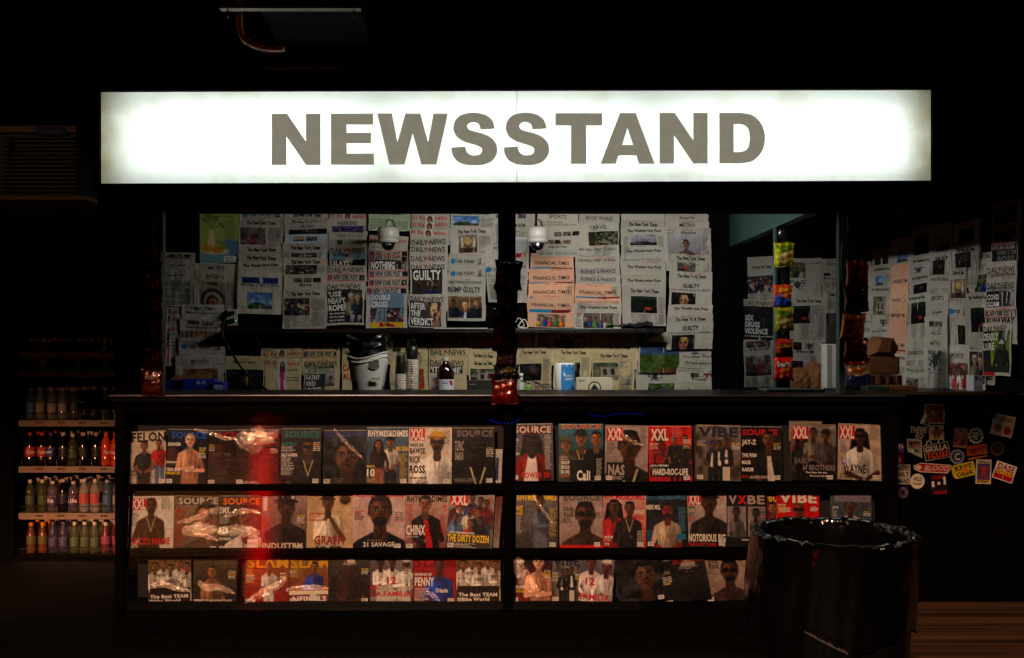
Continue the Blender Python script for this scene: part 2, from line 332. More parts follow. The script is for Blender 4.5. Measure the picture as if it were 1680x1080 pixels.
# ---------------------------------------------------------------- printed sheets (papers, covers, labels): one mesh each
class Sheet:
    """flat print in metres, x right, y DOWN from the top-left corner; z is towards the viewer"""
    def __init__(s, w, h): s.w, s.h = w, h; s.v = []; s.f = []; s.c = []; s.n = 0; s.warp = None
    def _add(s, xy, z, faces, c):
        n = s.n; xy = np.asarray(xy, float)
        s.v.append(np.column_stack([xy, np.full(len(xy), z)])); c = np.asarray(c, float)
        s.c.append(np.tile(c, (len(xy), 1)) if c.ndim == 1 else c); s.f += [tuple(i + n for i in q) for q in faces]; s.n += len(xy)
    def grid(s, x0, y0, x1, y1, nx, ny, c, z=0.0, art=None):
        X, Y = np.meshgrid(np.linspace(x0, x1, nx), np.linspace(y0, y1, ny))
        fc = [(j * nx + i, (j + 1) * nx + i, (j + 1) * nx + i + 1, j * nx + i + 1) for j in range(ny - 1) for i in range(nx - 1)]
        s._add(np.column_stack([X.ravel(), Y.ravel()]), z, fc, c if art is None else np.clip(art.A, 0, 1).reshape(-1, 3))
    def rect(s, x0, y0, x1, y1, c, lv=1): 
        nx = max(2, int((x1 - x0) / .03) + 1); ny = max(2, int((y1 - y0) / .03) + 1); s.grid(x0, y0, x1, y1, nx, ny, c, lv * LAY)
    def text(s, t, x0, y0, x1, y1, c, bold=1, lv=2, shear=0.0):
        A, f = text_poly(t, x0, 0, x1, y1 - y0, bold, shear)
        if len(A): A = A.copy(); A[:, 1] = y1 - A[:, 1]; s._add(A, lv * LAY, f, c)
    def poly(s, pts, c, lv=1): s._add(pts, lv * LAY, [tuple(range(len(pts)))[::-1]], c)
    def disc(s, cx, cy, rx, ry, c, lv=1, n=20): s.poly([(cx + rx * math.cos(2 * PI * k / n), cy - ry * math.sin(2 * PI * k / n)) for k in range(n)][::-1], c, lv)
    def line(s, pts, r, c, lv=2):
        for (ax, ay), (bx, by) in zip(pts[:-1], pts[1:]):
            L = math.hypot(bx - ax, by - ay) + 1e-9; nx, ny = -(by - ay) / L * r, (bx - ax) / L * r
            s._add([(ax + nx, ay + ny), (bx + nx, by + ny), (bx - nx, by - ny), (ax - nx, ay - ny)], lv * LAY, [(0, 1, 2, 3)], c)
    def columns(s, x0, y0, x1, y1, rng, c=(.42, .41, .40), nc=None, pitch=.0072, lv=1):
        nc = nc or max(1, int((x1 - x0) / .05)); cw = (x1 - x0) / nc
        for k in range(nc):
            y = y0
            while y < y1 - .003:
                r = rng.random(); xe = x0 + (k + 1) * cw - .004 - (cw * .4 * rng.random() if r < .15 else 0)
                s.grid(x0 + k * cw, y, xe, y + pitch * .5, 2, 2, c, lv * LAY); y += pitch if r > .06 else pitch * 1.7
    def art(s, a, x0=0, y0=0, x1=None, y1=None, lv=1): s.grid(x0, y0, s.w if x1 is None else x1, s.h if y1 is None else y1, a.nx, a.ny, None, lv * LAY, a)
    def build(s, name, material, M4, bend=None, thick=.004, parent=None, edge=(.6, .6, .58), back=None):
        """M4 maps local (x right, y down, z out) from the sheet's top-left corner"""
        V = np.concatenate(s.v); C = np.concatenate(s.c); n0 = len(V)
        w, h = s.w, s.h; nx, ny = 10, 12
        f = list(s.f)
        X, Y = np.meshgrid(np.linspace(0, w, nx), np.linspace(0, h, ny))
        B = np.column_stack([X.ravel(), Y.ravel(), np.full(nx * ny, -thick)])
        Fz = np.column_stack([X.ravel(), Y.ravel(), np.zeros(nx * ny)])
        V = np.concatenate([V, B, Fz]); C = np.concatenate([C, np.tile(np.array(edge, float), (2 * nx * ny, 1))])
        for j in range(ny - 1):
            for i in range(nx - 1): f.append(tuple(n0 + q for q in (j * nx + i, j * nx + i + 1, (j + 1) * nx + i + 1, (j + 1) * nx + i)))
        ring = [(0, i) for i in range(nx)] + [(j, nx - 1) for j in range(1, ny)] + [(ny - 1, i) for i in range(nx - 2, -1, -1)] + [(j, 0) for j in range(ny - 2, 0, -1)]
        rb = [n0 + j * nx + i for j, i in ring]; rf = [n0 + nx * ny + j * nx + i for j, i in ring]; L = len(ring)
        for k in range(L): f.append((rb[k], rf[k], rf[(k + 1) % L], rb[(k + 1) % L]))
        if s.warp is not None: V[:, 0], V[:, 1] = s.warp(V[:, 0] / w, V[:, 1] / h)
        if bend is not None:
            dz = bend(V[:, 0] / w, V[:, 1] / h, V[:, 2]); V[:, 2] += dz
        Mx = np.array(M4); W = V @ Mx[:3, :3].T + Mx[:3, 3]
        ctr = W.mean(0); W = W - ctr
        me = bpy.data.meshes.new(name); me.from_pydata(W.tolist(), [], f)
        ca = me.color_attributes.new("Col", 'FLOAT_COLOR', 'POINT')
        ca.data.foreach_set("color", np.column_stack([s2l(C), np.ones(len(C))]).astype(np.float32).ravel())
        me.update()
        o = link_mesh(name, me, material, None); o.location = ctr
        if parent is not None:
            o.parent = parent; o.location = Vector(ctr) - parent.location
        return o
LAY = 0.0006
def frame(p_tl, right, down, out):
    m = Matrix.Identity(4)
    for k, v in enumerate((right, down, out)):
        for r in range(3): m[r][k] = v[r]
    for r in range(3): m[r][3] = p_tl[r]
    return m
# ---------------------------------------------------------------- newspapers
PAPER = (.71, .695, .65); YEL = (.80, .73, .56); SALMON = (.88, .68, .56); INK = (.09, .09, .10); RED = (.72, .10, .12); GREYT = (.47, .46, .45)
def picture(kind, w, h, seed):
    asp = w / h; ny = int(max(8, min(34, h / .0055))); nx = int(max(8, min(40, w / .0055))); r = random.Random(seed)
    a = None
    def A(bg, bg2=None): return Art(nx, ny, asp, bg, bg2, seed)
    if kind == 'crowd':
        a = A((.20, .19, .20), (.13, .12, .12)).noise(8, .10)
        for k in range(34):
            x, y = r.random(), .12 + r.random() * .85; q = r.choice([(.6, .42, .34), (.40, .26, .2), (.72, .55, .45)]); t = r.choice([(.10, .1, .13), (.62, .6, .6), (.35, .12, .12), (.14, .22, .38)])
            a.el(x, y + .12, .07, .10, t); a.el(x, y, .035, .06, q)
    elif kind == 'people':
        a = A((.42, .38, .34), (.30, .26, .22)).noise(5, .12, False)
        n = max(3, int(asp * 3))
        for k in range(n): a.person((k + .5) / n, .30 + r.random() * .15, .22, r.choice([(.62, .44, .35), (.36, .22, .16)]), r.choice([(.08, .06, .05), (.5, .42, .3)]), r.choice([(.12, .12, .15), (.6, .58, .55), (.42, .14, .14), (.12, .2, .42), (.3, .42, .2)]), legs=(.12, .12, .14))
    elif kind == 'colour':
        a = A((.5, .45, .35), (.3, .25, .25)).noise(6, .35, False)
        for k in range(5): a.person((k + .5) / 5, .38, .2, (.35, .22, .15), top=[(.75, .55, .1), (.12, .25, .6), (.7, .2, .15), (.15, .5, .25), (.85, .45, .1)][k], legs=(.15, .15, .2))
    elif kind == 'room': a = A((.55, .48, .40), (.32, .24, .18)).rect(.1, .15, .25, .7, (.75, .72, .62)).rect(.75, .15, .9, .7, (.72, .68, .6)).noise(6, .1).el(.5, .34, .2, .2, (.72, .6, .35)).noise(12, .08).rect(.3, .72, .75, 1.1, (.18, .13, .1))
    elif kind == 'stadium':
        a = A((.62, .58, .50), (.30, .26, .24)).el(.5, .75, .48, .5, (.22, .2, .2)).el(.5, .76, .36, .38, (.6, .56, .5)).el(.5, .78, .26, .28, (.2, .17, .16)).el(.5, .8, .16, .17, (.65, .35, .25)).el(.5, .8, .08, .09, (.3, .1, .1)).rect(.3, .02, .7, .14, (.3, .28, .26)).noise(9, .1)
    elif kind == 'dark': a = A((.10, .10, .11), (.05, .05, .05)).noise(5, .12).el(.6, .45, .15, .2, (.35, .2, .12), al=.8, soft=.15).noise(12, .05)
    elif kind == 'night': a = A((.05, .07, .08), (.04, .04, .04)).rect(0, 0, 1, .22, (.10, .16, .14)).el(.5, .35, .6, .18, (.03, .05, .04)).el(.66, .72, .14, .08, (.6, .18, .08)).noise(9, .05)
    elif kind == 'sky': a = A((.25, .45, .72), (.6, .7, .8)).noise(5, .2).el(.4, 1.0, .4, .4, (.16, .25, .13)).el(.75, 1.05, .3, .3, (.3, .28, .22)).noise(10, .08)
    elif kind == 'green': a = A((.25, .35, .16), (.18, .24, .10)).noise(7, .22).person(.6, .35, .2, (.6, .45, .35), top=(.1, .25, .6)).noise(10, .05)
    elif kind == 'arena': a = A((.16, .13, .12), (.42, .34, .26)).noise(9, .2, False).rect(.45, .3, .8, .95, (.12, .10, .10)).el(.3, .6, .1, .3, (.6, .3, .2))
    elif kind == 'street': a = A((.50, .48, .46), (.25, .2, .22)).noise(4, .2).rect(.05, .1, .3, .7, (.3, .25, .22)).rect(.7, 0, .95, .75, (.36, .32, .3)).el(.5, .65, .06, .3, (.55, .12, .12)).noise(10, .14, False)
    elif kind == 'house': a = A((.28, .32, .24), (.42, .36, .28)).noise(6, .2).rect(.3, .25, .95, .8, (.58, .54, .48)).rect(.4, .35, .55, .7, (.12, .1, .1)).rect(.7, .35, .85, .7, (.16, .13, .12)).noise(12, .1, False)
    elif kind == 'mtn': a = A((.55, .56, .58), (.5, .5, .5)).noise(4, .15).el(.5, .95, .7, .3, (.13, .13, .14)).el(.25, .8, .2, .1, (.25, .25, .26)).noise(14, .1)
    elif kind == 'flowers': a = A((.18, .2, .14), (.3, .3, .2)).noise(16, .3).rect(0, 0, .25, 1, (.14, .12, .1), al=.8)
    elif kind == 'court': a = A((.45, .36, .24), (.20, .14, .1)).noise(5, .12).person(.5, .42, .3, (.82, .55, .38), (.85, .7, .45), (.10, .12, .24), inner=(.8, .8, .82)).person(.16, .3, .26, (.3, .2, .16), top=(.07, .08, .12)).person(.84, .28, .26, (.7, .5, .4), (.2, .15, .1), (.08, .09, .12))
    elif kind == 'face': a = A((.08, .07, .07), (.05, .05, .05)).noise(4, .08).person(.52, .60, .82, (.62, .40, .28), (.70, .56, .36), (.06, .07, .12)).el(.30, .5, .12, .5, (.05, .04, .04), al=.5, soft=.15).noise(9, .07)
    elif kind == 'suit': a = A((.28, .24, .2), (.1, .08, .08)).noise(5, .1).person(.55, .34, .42, (.82, .56, .40), (.86, .72, .45), (.09, .13, .3), inner=(.12, .2, .55))
    elif kind == 'suit2': a = A((.4, .36, .32), (.12, .1, .1)).noise(5, .1).person(.68, .38, .6, (.82, .56, .40), (.82, .7, .48), (.09, .13, .3), inner=(.75, .75, .78))
    elif kind == 'couple': a = A((.24, .24, .22), (.1, .1, .1)).noise(5, .15).person(.36, .25, .26, (.75, .58, .48), (.8, .78, .74), (.42, .44, .32)).person(.72, .3, .24, (.72, .52, .42), (.75, .6, .38), (.12, .14, .2))
    elif kind == 'man': a = A((.66, .64, .66), (.5, .48, .5)).person(.55, .45, .42, (.5, .34, .26), (.06, .05, .05), (.3, .28, .3))
    elif kind == 'rapper': a = A((.12, .11, .12), (.05, .05, .05)).person(.62, .26, .3, (.22, .15, .12), (.03, .03, .03), (.14, .14, .15)).noise(5, .05)
    elif kind == 'boy': a = A((.30, .42, .14), (.5, .55, .1)).noise(8, .12).person(.58, .25, .30, (.45, .3, .22), (.1, .1, .12), (.10, .10, .11), hat=(.30, .34, .45))
    elif kind == 'hairface': a = A((.80, .79, .76)).el(.5, .62, .32, .55, (.12, .07, .06)).el(.5, .75, .16, .42, (.62, .40, .31))
    elif kind == 'woman': a = A((.80, .79, .76), (.80, .79, .76)).seg(.5, .32, .5, .50, .075, .045, (.80, .10, .48)).seg(.5, .50, .5, .96, .05, .085, (.76, .08, .45)).seg(.38, .32, .30, .55, .03, .022, (.70, .09, .42)).seg(.30, .55, .46, .52, .02, .018, (.68, .46, .36)).seg(.62, .32, .68, .6, .03, .02, (.62, .07, .38)).seg(.40, .14, .36, .36, .05, .04, (.14, .09, .07)).seg(.60, .14, .64, .34, .05, .04, (.14, .09, .07)).el(.5, .15, .15, .105, (.14, .09, .07)).el(.5, .16, .09, .08, (.70, .48, .38))
    elif kind == 'line': a = A((.45, .52, .58), (.48, .44, .38)).rect(0, .3, 1, .55, (.35, .25, .18), soft=.1).noise(6, .1)
    elif kind == 'players': 
        a = A((.55, .35, .3), (.25, .2, .18)).noise(7, .25, False)
        for k in range(4): a.person(.14 + .24 * k, .3 + .08 * (k % 2), .2, (.36, .24, .18), top=[(.85, .85, .85), (.7, .12, .12)][k % 2], legs=(.8, .8, .8))
    elif kind == 'purple': a = A((.30, .2, .45), (.15, .12, .25)).noise(6, .3, False).person(.25, .5, .4, (.6, .4, .4)).person(.72, .55, .4, (.4, .3, .5))
    elif kind == 'bw': a = A((.42, .42, .42), (.6, .6, .6)).noise(12, .35).el(.5, .5, .2, .35, (.2, .2, .2)).noise(9, .1)
    elif kind == 'stripes':
        a = A((.60, .48, .42))
        for k in range(9): a.rect(k / 9, 0, k / 9 + .05, 1, (.3, .2, .18))
        a.el(.45, 1.0, .15, .7, (.55, .45, .32)).el(.45, 1.05, .11, .45, (.7, .55, .45))
    elif kind == 'heads': a = A((.5, .5, .5)).person(.5, .5, .5, (.55, .55, .55), (.1, .1, .1), (.2, .2, .2))
    elif kind == 'field': a = A((.12, .20, .36), (.30, .42, .55)).rect(0, .42, 1, 1.1, (.22, .30, .10), soft=.1).noise(4, .06).el(.75, .95, .3, .12, (.35, .22, .1), soft=.1).noise(12, .06)
    else: a = A((.4, .38, .36), (.24, .22, .2)).noise(6, .3).noise(12, .1)
    return a.noise(14, .035)

MAST = {'nyt': ("The New York Times", 2, .18, .84), 'wapo': ("The Washington Post", 2, .12, .9), 'usat': ("USA TODAY", 2, .22, .72), 'wsj': ("THE WALL STREET JOURNAL.", 1, .06, .94),
        'dn': ("DAILY NEWS", 1, .03, .93), 'nyp': ("NEW YORK POST", 2, .16, .80), 'ee': ("El Especialito", 1, .03, .95), 'ft': ("FINANCIAL TIMES", 1, .10, .90)}
KINDW = {'nyt': 'broadsheet with gothic masthead', 'wapo': 'broadsheet with spiky gothic masthead', 'usat': 'newspaper with blue dot by its title', 'wsj': 'broadsheet with wide capital masthead',
         'dn': 'tabloid with wide serif title', 'nyp': 'tabloid with italic black title', 'ee': 'tabloid with big red title', 'ft': 'salmon pink broadsheet', 'sec': 'newspaper section', 'blank': 'plain newspaper sheet'}
ORD = ['topmost', 'second', 'third', 'fourth', 'fifth', 'sixth', 'seventh', 'eighth', 'ninth', 'tenth', 'eleventh', 'twelfth']
DATES = ["Wed. June 5", "Fri. May 31", "Mon. June 3", "Sat. June 1", "Thurs. 6 June", "Sun. June 2"]
seedc = [7]
NATH = {'dn': .35, 'nyp': .35, 'ee': .33}
def plane_back(D):
    return lambda px, py: (P(px, py, D), Vector((1, 0, 0)), Vector((0, -1, 0)))
def plane_side(px, py):
    # the long right-hand wall: runs from (2.33, 7.85) towards the street at (2.86, 5.2)
    p0 = Vector((2.78, 5.6)); d = Vector((.2, -1.0)).normalized()
    u = (px - CX) / F; # X = u*D ; X = p0.x + t*d.x ; D = p0.y + t*d.y
    t = (u * p0.y - p0.x) / (d.x - u * d.y); D = p0.y + t * d.y
    return P(px, py, D), Vector((d.x, d.y, 0)), Vector((d.y, -d.x, 0))
def newspaper(kind, x0, y0, x1, y1, plane, lay, ybot, head=None, pics=(), tint=None, rot=0.0, label=None, group=None, texts=(), date=None, last=False, mast_y=None, sub=None):
    seedc[0] += 1; rng = random.Random(seedc[0] * 7 + 3); sd = seedc[0]
    yc = (y0 + min(y1, y0 + 60)) / 2
    a, rt, out = plane(x0, yc); b, _, _ = plane(x1, yc)
    D = (a.y + b.y) / 2; w = (b - a).length; ppm = F / D
    hv = (y1 - y0) / ppm                                   # visible height
    h = hv if last else min(hv + .11, max(hv, (ybot - y0) / ppm))
    top = Vector((a.x, a.y, EYE - (y0 - HY) / ppm))
    if plane is plane_side: top.z = EYE - (yc - HY) / (F / D) + (yc - y0) / ppm
    top = top + out * (.006 + lay * .0058)
    base = tint or (SALMON if kind == 'ft' else PAPER)
    k = rng.uniform(.93, 1.04); base = tuple(min(1, c * k * rng.uniform(.985, 1.015)) for c in base)
    s = Sheet(w, h); s.grid(0, 0, w, h, 14, max(6, int(h / .02)), base, 0)
    q = lambda fx, fy: (fx * w, fy * hv)
    if kind == 'sec':
        nm = head or "METRO"; mw = min(.8 * w, .0155 * len(nm) + .03); my = mast_y if mast_y is not None else min(.030, hv * .35)
        s.rect(w * .38, my - .010, w * .62, my - .006, GREYT); s.text(nm, (w - mw) / 2, my, (w + mw) / 2, my + (.026 if nm.isupper() else .022), INK, 1); head = None
        s.rect(.01, my + .032, w - .01, my + .0335, GREYT)
        cy0 = my + .045
    elif kind in MAST:
        t, bold, f0, f1 = MAST[kind]; mh = {'nyt': .027, 'wapo': .026, 'usat': .024, 'wsj': .027, 'dn': .036, 'nyp': .034, 'ee': .038, 'ft': .025}[kind]
        my = mast_y if mast_y is not None else {'dn': .012, 'nyp': .014, 'ee': .016}.get(kind, .016); c = INK
        if kind == 'ee': c = (.78, .16, .17)
        if kind == 'nyp':
            s.rect(0, my - .006, w, my - .002, RED); s.rect(0, my + mh + .003, w, my + mh + .007, RED)
            s.grid(.005, my, w * .14, my + mh, 6, 5, None, LAY, Art(6, 5, 1.3, (.3, .3, .45), (.6, .2, .2), sd).noise(3, .2, False)); s.rect(w * .84, my, w * .98, my + mh, INK)
        s.text(t, w * f0, my, w * f1, my + mh, c, bold, shear=.22 if kind == 'nyp' else 0)
        if kind in ('nyt', 'wapo'):                        # heavy capitals and hairlines of the gothic title
            s.text(t, w * f0 + .0006, my, w * f1 + .0006, my + mh, c, 2, lv=1.5)
        if kind == 'usat': s.disc(w * .13, my + mh / 2, .018, .018, (.05, .45, .72)); s.art(picture('man', .05, .05, sd), w * .78, my - .02, w * .92, my + .03)
        if kind == 'ee' and hv > .03: s.art(picture('woman', .10, .2, sd) if hv > .15 else picture('hairface', .1, .045, sd), w * (.32 if hv > .15 else .36), .006, w * (.62 if hv > .15 else .6), min(hv, .05) if hv < .15 else hv * .98, 3)
        if kind == 'dn': s.line([(w * .44, my + .01), (w * .50, my + .025)], .004, RED, 3)
        if kind == 'ft' and hv > .09: s.rect(.008, my + .042, w * .5, my + .052, (.10, .48, .62)); s.rect(w * .5, my + .042, w - .008, my + .052, (.45, .08, .14))
        s.rect(.01, my + mh + .008, w - .01, my + mh + .0092, GREYT)
        cy0 = my + mh + (.022 if kind != 'ft' else .03)
        if kind == 'usat': cy0 += .004
    else: cy0 = .02
    if date is None: date = rng.random() < .55 and kind not in ('ee', 'sec', 'blank')
    if date:
        dx = rng.uniform(.2, .55) * w
        s.text(rng.choice(DATES), dx, .002, dx + .36 * w, .015, (.75, .14, .12), 0, 3, shear=.35)
    px_ = []
    for (f0, g0, f1, g1, kd) in pics:
        ax, ay = q(f0, g0); bx, by = q(f1, g1); s.art(picture(kd, bx - ax, by - ay, sd + len(px_)), ax, ay, bx, by, 2); px_.append((ax, ay, bx, by))
    for tt in texts:
        t, f0, g0, f1, g1, c = tt[:6]; ax, ay = q(f0, g0); bx, by = q(f1, g1)
        if t == '#': s.rect(ax, ay, bx, by, c, 1.5)
        else: s.text(t, ax, ay, bx, by, c, tt[6] if len(tt) > 6 else 2, 4)
    lo = max([cy0] + [p[3] + .006 for p in px_])
    if kind not in ('blank',) and not texts:
        if sub: s.text(sub, w * .25, cy0, w * .75, cy0 + .03, INK, 2); cy0 += .04
        if px_:
            X0, Y0, X1, Y1 = px_[0]
            if X0 > .06: s.columns(.012, max(cy0, .03), X0 - .006, h - .01, rng)
            if w - X1 > .05: s.columns(X1 + .008, max(cy0, .03), w - .01, h - .01, rng)
            s.columns(max(.012, X0), lo, X1, h - .01, rng)
        elif h - cy0 > .02:
            if rng.random() < .6: s.text(rng.choice(["Officials weigh new plan for city", "Voters split over latest ruling", "Leaders meet as talks resume"]), .012, cy0, w * .62, cy0 + .012, INK, 1)
            s.columns(.012, cy0 + .018, w - .012, h - .008, rng)
    # creases: the sheet hangs a little slack, its corners curl
    a1, a2, ph, cu = rng.uniform(.003, .008), rng.uniform(.0015, .004), rng.uniform(0, 6), rng.uniform(.002, .016)
    e1, e2, e3 = rng.uniform(5, 11), rng.uniform(0, 6), rng.uniform(.0012, .0032)
    s.warp = lambda u, v: (u * w + e3 * np.sin(v * e1 + e2 + u) + .0004 * np.sin(v * 31 + e2), v * h + e3 * 1.3 * np.sin(u * 4.3 + e2 * 2) + .0003 * np.sin(u * 27 + e1))
    cs = rng.choice((-1, 1)); bt = rng.uniform(0, .004); fo = rng.uniform(.45, .62)
    def bend(u, v, z):
        d = a1 * .5 * np.sin(u * 5 + ph + v * 2) + a2 * .6 * np.sin(u * 13 + ph * 2 + v * 5)
        d = d + cu * np.clip(u * cs + (1 if cs < 0 else 0) - .72, 0, 1) * 2.2 * (v if last else (1 - v)) + bt * v
        return np.clip(d, -.0015, .02) - .0018 * np.exp(-((u - fo) / .012) ** 2)
    rot += rng.uniform(-.014, .014)
    ro = Matrix.Rotation(rot, 3, out); rr = ro @ rt; dn = ro @ Vector((0, 0, -1))
    o = s.build("newspaper", M['news'], frame(top, rr, dn, out), bend, .0035)
    tag(o, label, "newspaper", group)
    return o

def Z1(x, y): return 240 + x * .3056, 330 + y * .3056
def Z2(x, y): return 530 + x * .3056, 330 + y * .3056
def Z3(x, y): return 820 + x * .3055, 330 + y * .3055
def Z4(x, y): return 1180 + x * .3055, 330 + y * .3055
def Z5(x, y): return 1380 + x * .3055, 330 + y * .3055
B = plane_back(6.84)
def column(zf, plane, colphrase, group, rows, tint=None, lay0=0, dim=1.0, first=1):
    n = len(rows)
    ybot = zf(0, rows[-1][4])[1]
    for i, rw in enumerate(rows):
        kind, x0, y0, x1, y1 = rw[:5]; kw = dict(rw[5]) if len(rw) > 5 else {}
        X0, Y0 = zf(x0, y0); X1, Y1 = zf(x1, y1)
        desc = kw.pop('d', None) or KINDW[kind]
        if kind == 'sec' and 'd' not in dict(rw[5] if len(rw) > 5 else {}): desc = 'section page headed ' + kw.get('head', 'METRO')
        pos = ORD[i] if i < n - 1 or n == 1 else 'lowest'
        if n == 1: lab = f"{desc}, {colphrase}"
        else: lab = f"{desc}, {pos} {colphrase}"
        kw.setdefault('tint', tint)
        if kind == 'ft': kw['tint'] = SALMON
        newspaper(kind, X0, Y0, X1, Y1, plane, lay0 + i, ybot, label=lab, group=group, last=(i == n - 1), **kw)
G1 = "newspapers pinned in columns on the booth's back wall"; G2 = "newspapers on the wall below the shelf"; G3 = "newspapers on the far wall behind the side opening"; G4 = "newspapers on the long right hand wall"
W_ = (.86, .86, .84)
def heads():
    return [(x, y, x + .17, y + .13, 'heads') for y in (.33, .50, .66, .83) for x in (.12, .33, .54, .75)]
def three(y0, y1): return [(.22, y0, .42, y1, 'x'), (.46, y0, .64, y1, 'people'), (.68, y0, .86, y1, 'dark')]
# --- left half of the back wall
column(Z1, B, "in leftmost column", G1, [
    ('sec', 78, 278, 265, 325, dict(head="Business", pics=three(.2, .5))),
    ('sec', 80, 318, 262, 372, dict(head="Style")),
    ('sec', 75, 368, 252, 566, dict(head="Sports", pics=heads(), d='section page gridded with small grey portraits'))])
column(Z1, B, "at far left below portrait page", G1, [
    ('ee', 72, 568, 188, 612), ('ee', 72, 608, 186, 668),
    ('ee', 72, 660, 182, 885, dict(d='big red titled tabloid with pink dress', texts=[('Rafa y Nino', .45, .22, .95, .27, (.3, .6, .2)), ('Roselyn', .5, .42, .95, .46, INK), ('Sanchez', .45, .48, .95, .53, (.1, .5, .25))]))])
column(Z1, B, "under the fruit poster", G1, [
    ('sec', 268, 335, 492, 380, dict(head="METRO")),
    ('sec', 262, 372, 488, 580, dict(head="SPORTS", pics=[(.14, .28, .74, .97, 'stadium')]))], lay0=0)
column(Z1, B, "in column left of wall socket", G1, [
    ('sec', 196, 556, 425, 632, dict(head="Metropolitan", pics=[(.22, .18, .48, .45, 'bw'), (.54, .18, .8, .45, 'bw')], mast_y=.05)),
    ('sec', 190, 630, 427, 738, dict(head="SundayStyles", pics=[(.18, .1, .44, .3, 'green'), (.5, .1, .76, .3, 'room'), (.02, .62, .98, .98, 'stripes')], mast_y=.05)),
    ('usat', 184, 735, 430, 832, dict(mast_y=.05)),
    ('sec', 168, 828, 425, 1030, dict(head="SPORTS", pics=[(.16, .36, .88, 1.0, 'players')]))], lay0=3)
column(Z1, B, "in column right of fruit poster", G1, [
    ('usat', 503, 52, 740, 102), ('nyt', 498, 95, 735, 245, dict(pics=[(.05, .33, .62, .94, 'street')])), ('nyt', 503, 238, 735, 288), ('nyt', 500, 283, 735, 330),
    ('wapo', 497, 325, 735, 390), ('wsj', 498, 385, 738, 607, dict(pics=[(.22, .48, .78, .88, 'sky')], texts=[('#', .1, .12, .9, .26, (.12, .16, .45)), ('#', .1, .12, .26, .26, (.2, .45, .2))], mast_y=.075, d='wide capital broadsheet with blue banner'))])
column(Z1, B, "of fourth column from left", G1, [
    ('nyt', 745, 55, 978, 95), ('nyt', 742, 90, 978, 128), ('sec', 745, 118, 978, 190, dict(head="Arts", pics=[(.1, .5, .98, .9, 'dark')], mast_y=.012)),
    ('blank', 748, 182, 975, 236, dict(pics=[(.2, .25, .46, .7, 'room'), (.5, .25, .76, .7, 'people')], tint=(.74, .80, .84), d='pale blue strip with two small pictures')),
    ('nyt', 735, 230, 976, 312, dict(pics=[(.2, .62, .78, .92, 'crowd')])), ('nyt', 742, 305, 975, 400, dict(pics=[(.05, .42, .78, .94, 'crowd')])),
    ('sec', 747, 395, 975, 480, dict(head="Arts", pics=three(.22, .5), mast_y=.06)), ('nyt', 742, 475, 975, 686, dict(pics=[(.03, .22, .62, .66, 'crowd')], d='gothic broadsheet with crowd photograph'))])
column(Z2, B, "of fifth column from left", G1, [
    ('ee', 35, 58, 240, 100), ('sec', 30, 95, 235, 175, dict(head="WEEKEND", pics=[(.1, .5, .92, .98, 'purple')], mast_y=.02)),
    ('blank', 35, 170, 238, 245, dict(pics=[(.22, .55, .36, .9, 'green')], texts=[('Essay in praise', .2, .1, .9, .4, GREYT, 0)])),
    ('dn', 38, 245, 238, 352, dict(texts=[('#', .05, .32, .95, .64, (.45, .65, .72)), ('NEW INFO FROM', .08, .36, .45, .5, INK), ('SLAYS', .08, .70, .52, .97, W_), ('#', .05, .66, .95, .99, INK)], pics=[(.4, .34, .54, .64, 'bw')], d='tabloid headlined SLAYS')),
    ('dn', 35, 348, 236, 392), ('nyp', 26, 388, 232, 442),
    ('dn', 20, 440, 222, 668, dict(texts=[('#', .04, .17, .97, .95, (.12, .12, .13)), ("'USE", .07, .21, .42, .34, W_), ('HEAVY', .07, .36, .52, .50, W_), ("ROPE'", .07, .52, .5, .67, W_), ('Star witness tells', .1, .70, .5, .75, W_, 1), ('how the attack', .1, .78, .5, .83, W_, 1), ('was carried out', .1, .86, .5, .91, W_, 1)],
        pics=[(.52, .2, .96, .78, 'couple'), (.66, .76, .94, .93, 'man')], date=True, d="tabloid headlined USE HEAVY ROPE"))])
column(Z2, B, "of column under left dome camera", G1, [
    ('ee', 250, 182, 460, 268, dict(rot=-.05)), ('nyp', 250, 262, 460, 300), ('nyp', 248, 294, 455, 372, dict(texts=[('#', .03, .32, .97, .98, (.13, .13, .14)), ('NOTHING', .06, .42, .68, .95, W_)], pics=[(.7, .34, .95, .97, 'man')], mast_y=.004, d="tabloid headlined NOTHING")),
    ('nyp', 250, 370, 460, 420), ('nyp', 248, 417, 458, 462),
    ('nyp', 236, 460, 455, 682, dict(texts=[('#', .1, .17, .92, .86, (.40, .50, .60)), ('DOUBLE', .12, .2, .58, .33, W_), ('CROSS', .12, .36, .52, .5, W_), ('#', .1, .86, .92, .99, (.80, .64, .12)), ('#', .28, .87, .7, .98, (.75, .1, .1)), ('$206', .36, .885, .62, .965, INK)],
        pics=[(.1, .52, .92, .86, 'crowd')], date=True, d="tabloid headlined DOUBLE CROSS"))])
column(Z2, B, "pinned above the left dome camera", G1, [
    ('sec', 250, 56, 472, 166, dict(head="To Financial Maturity", tint=(.68, .76, .62), mast_y=.012, d='pale green page'))], lay0=7)
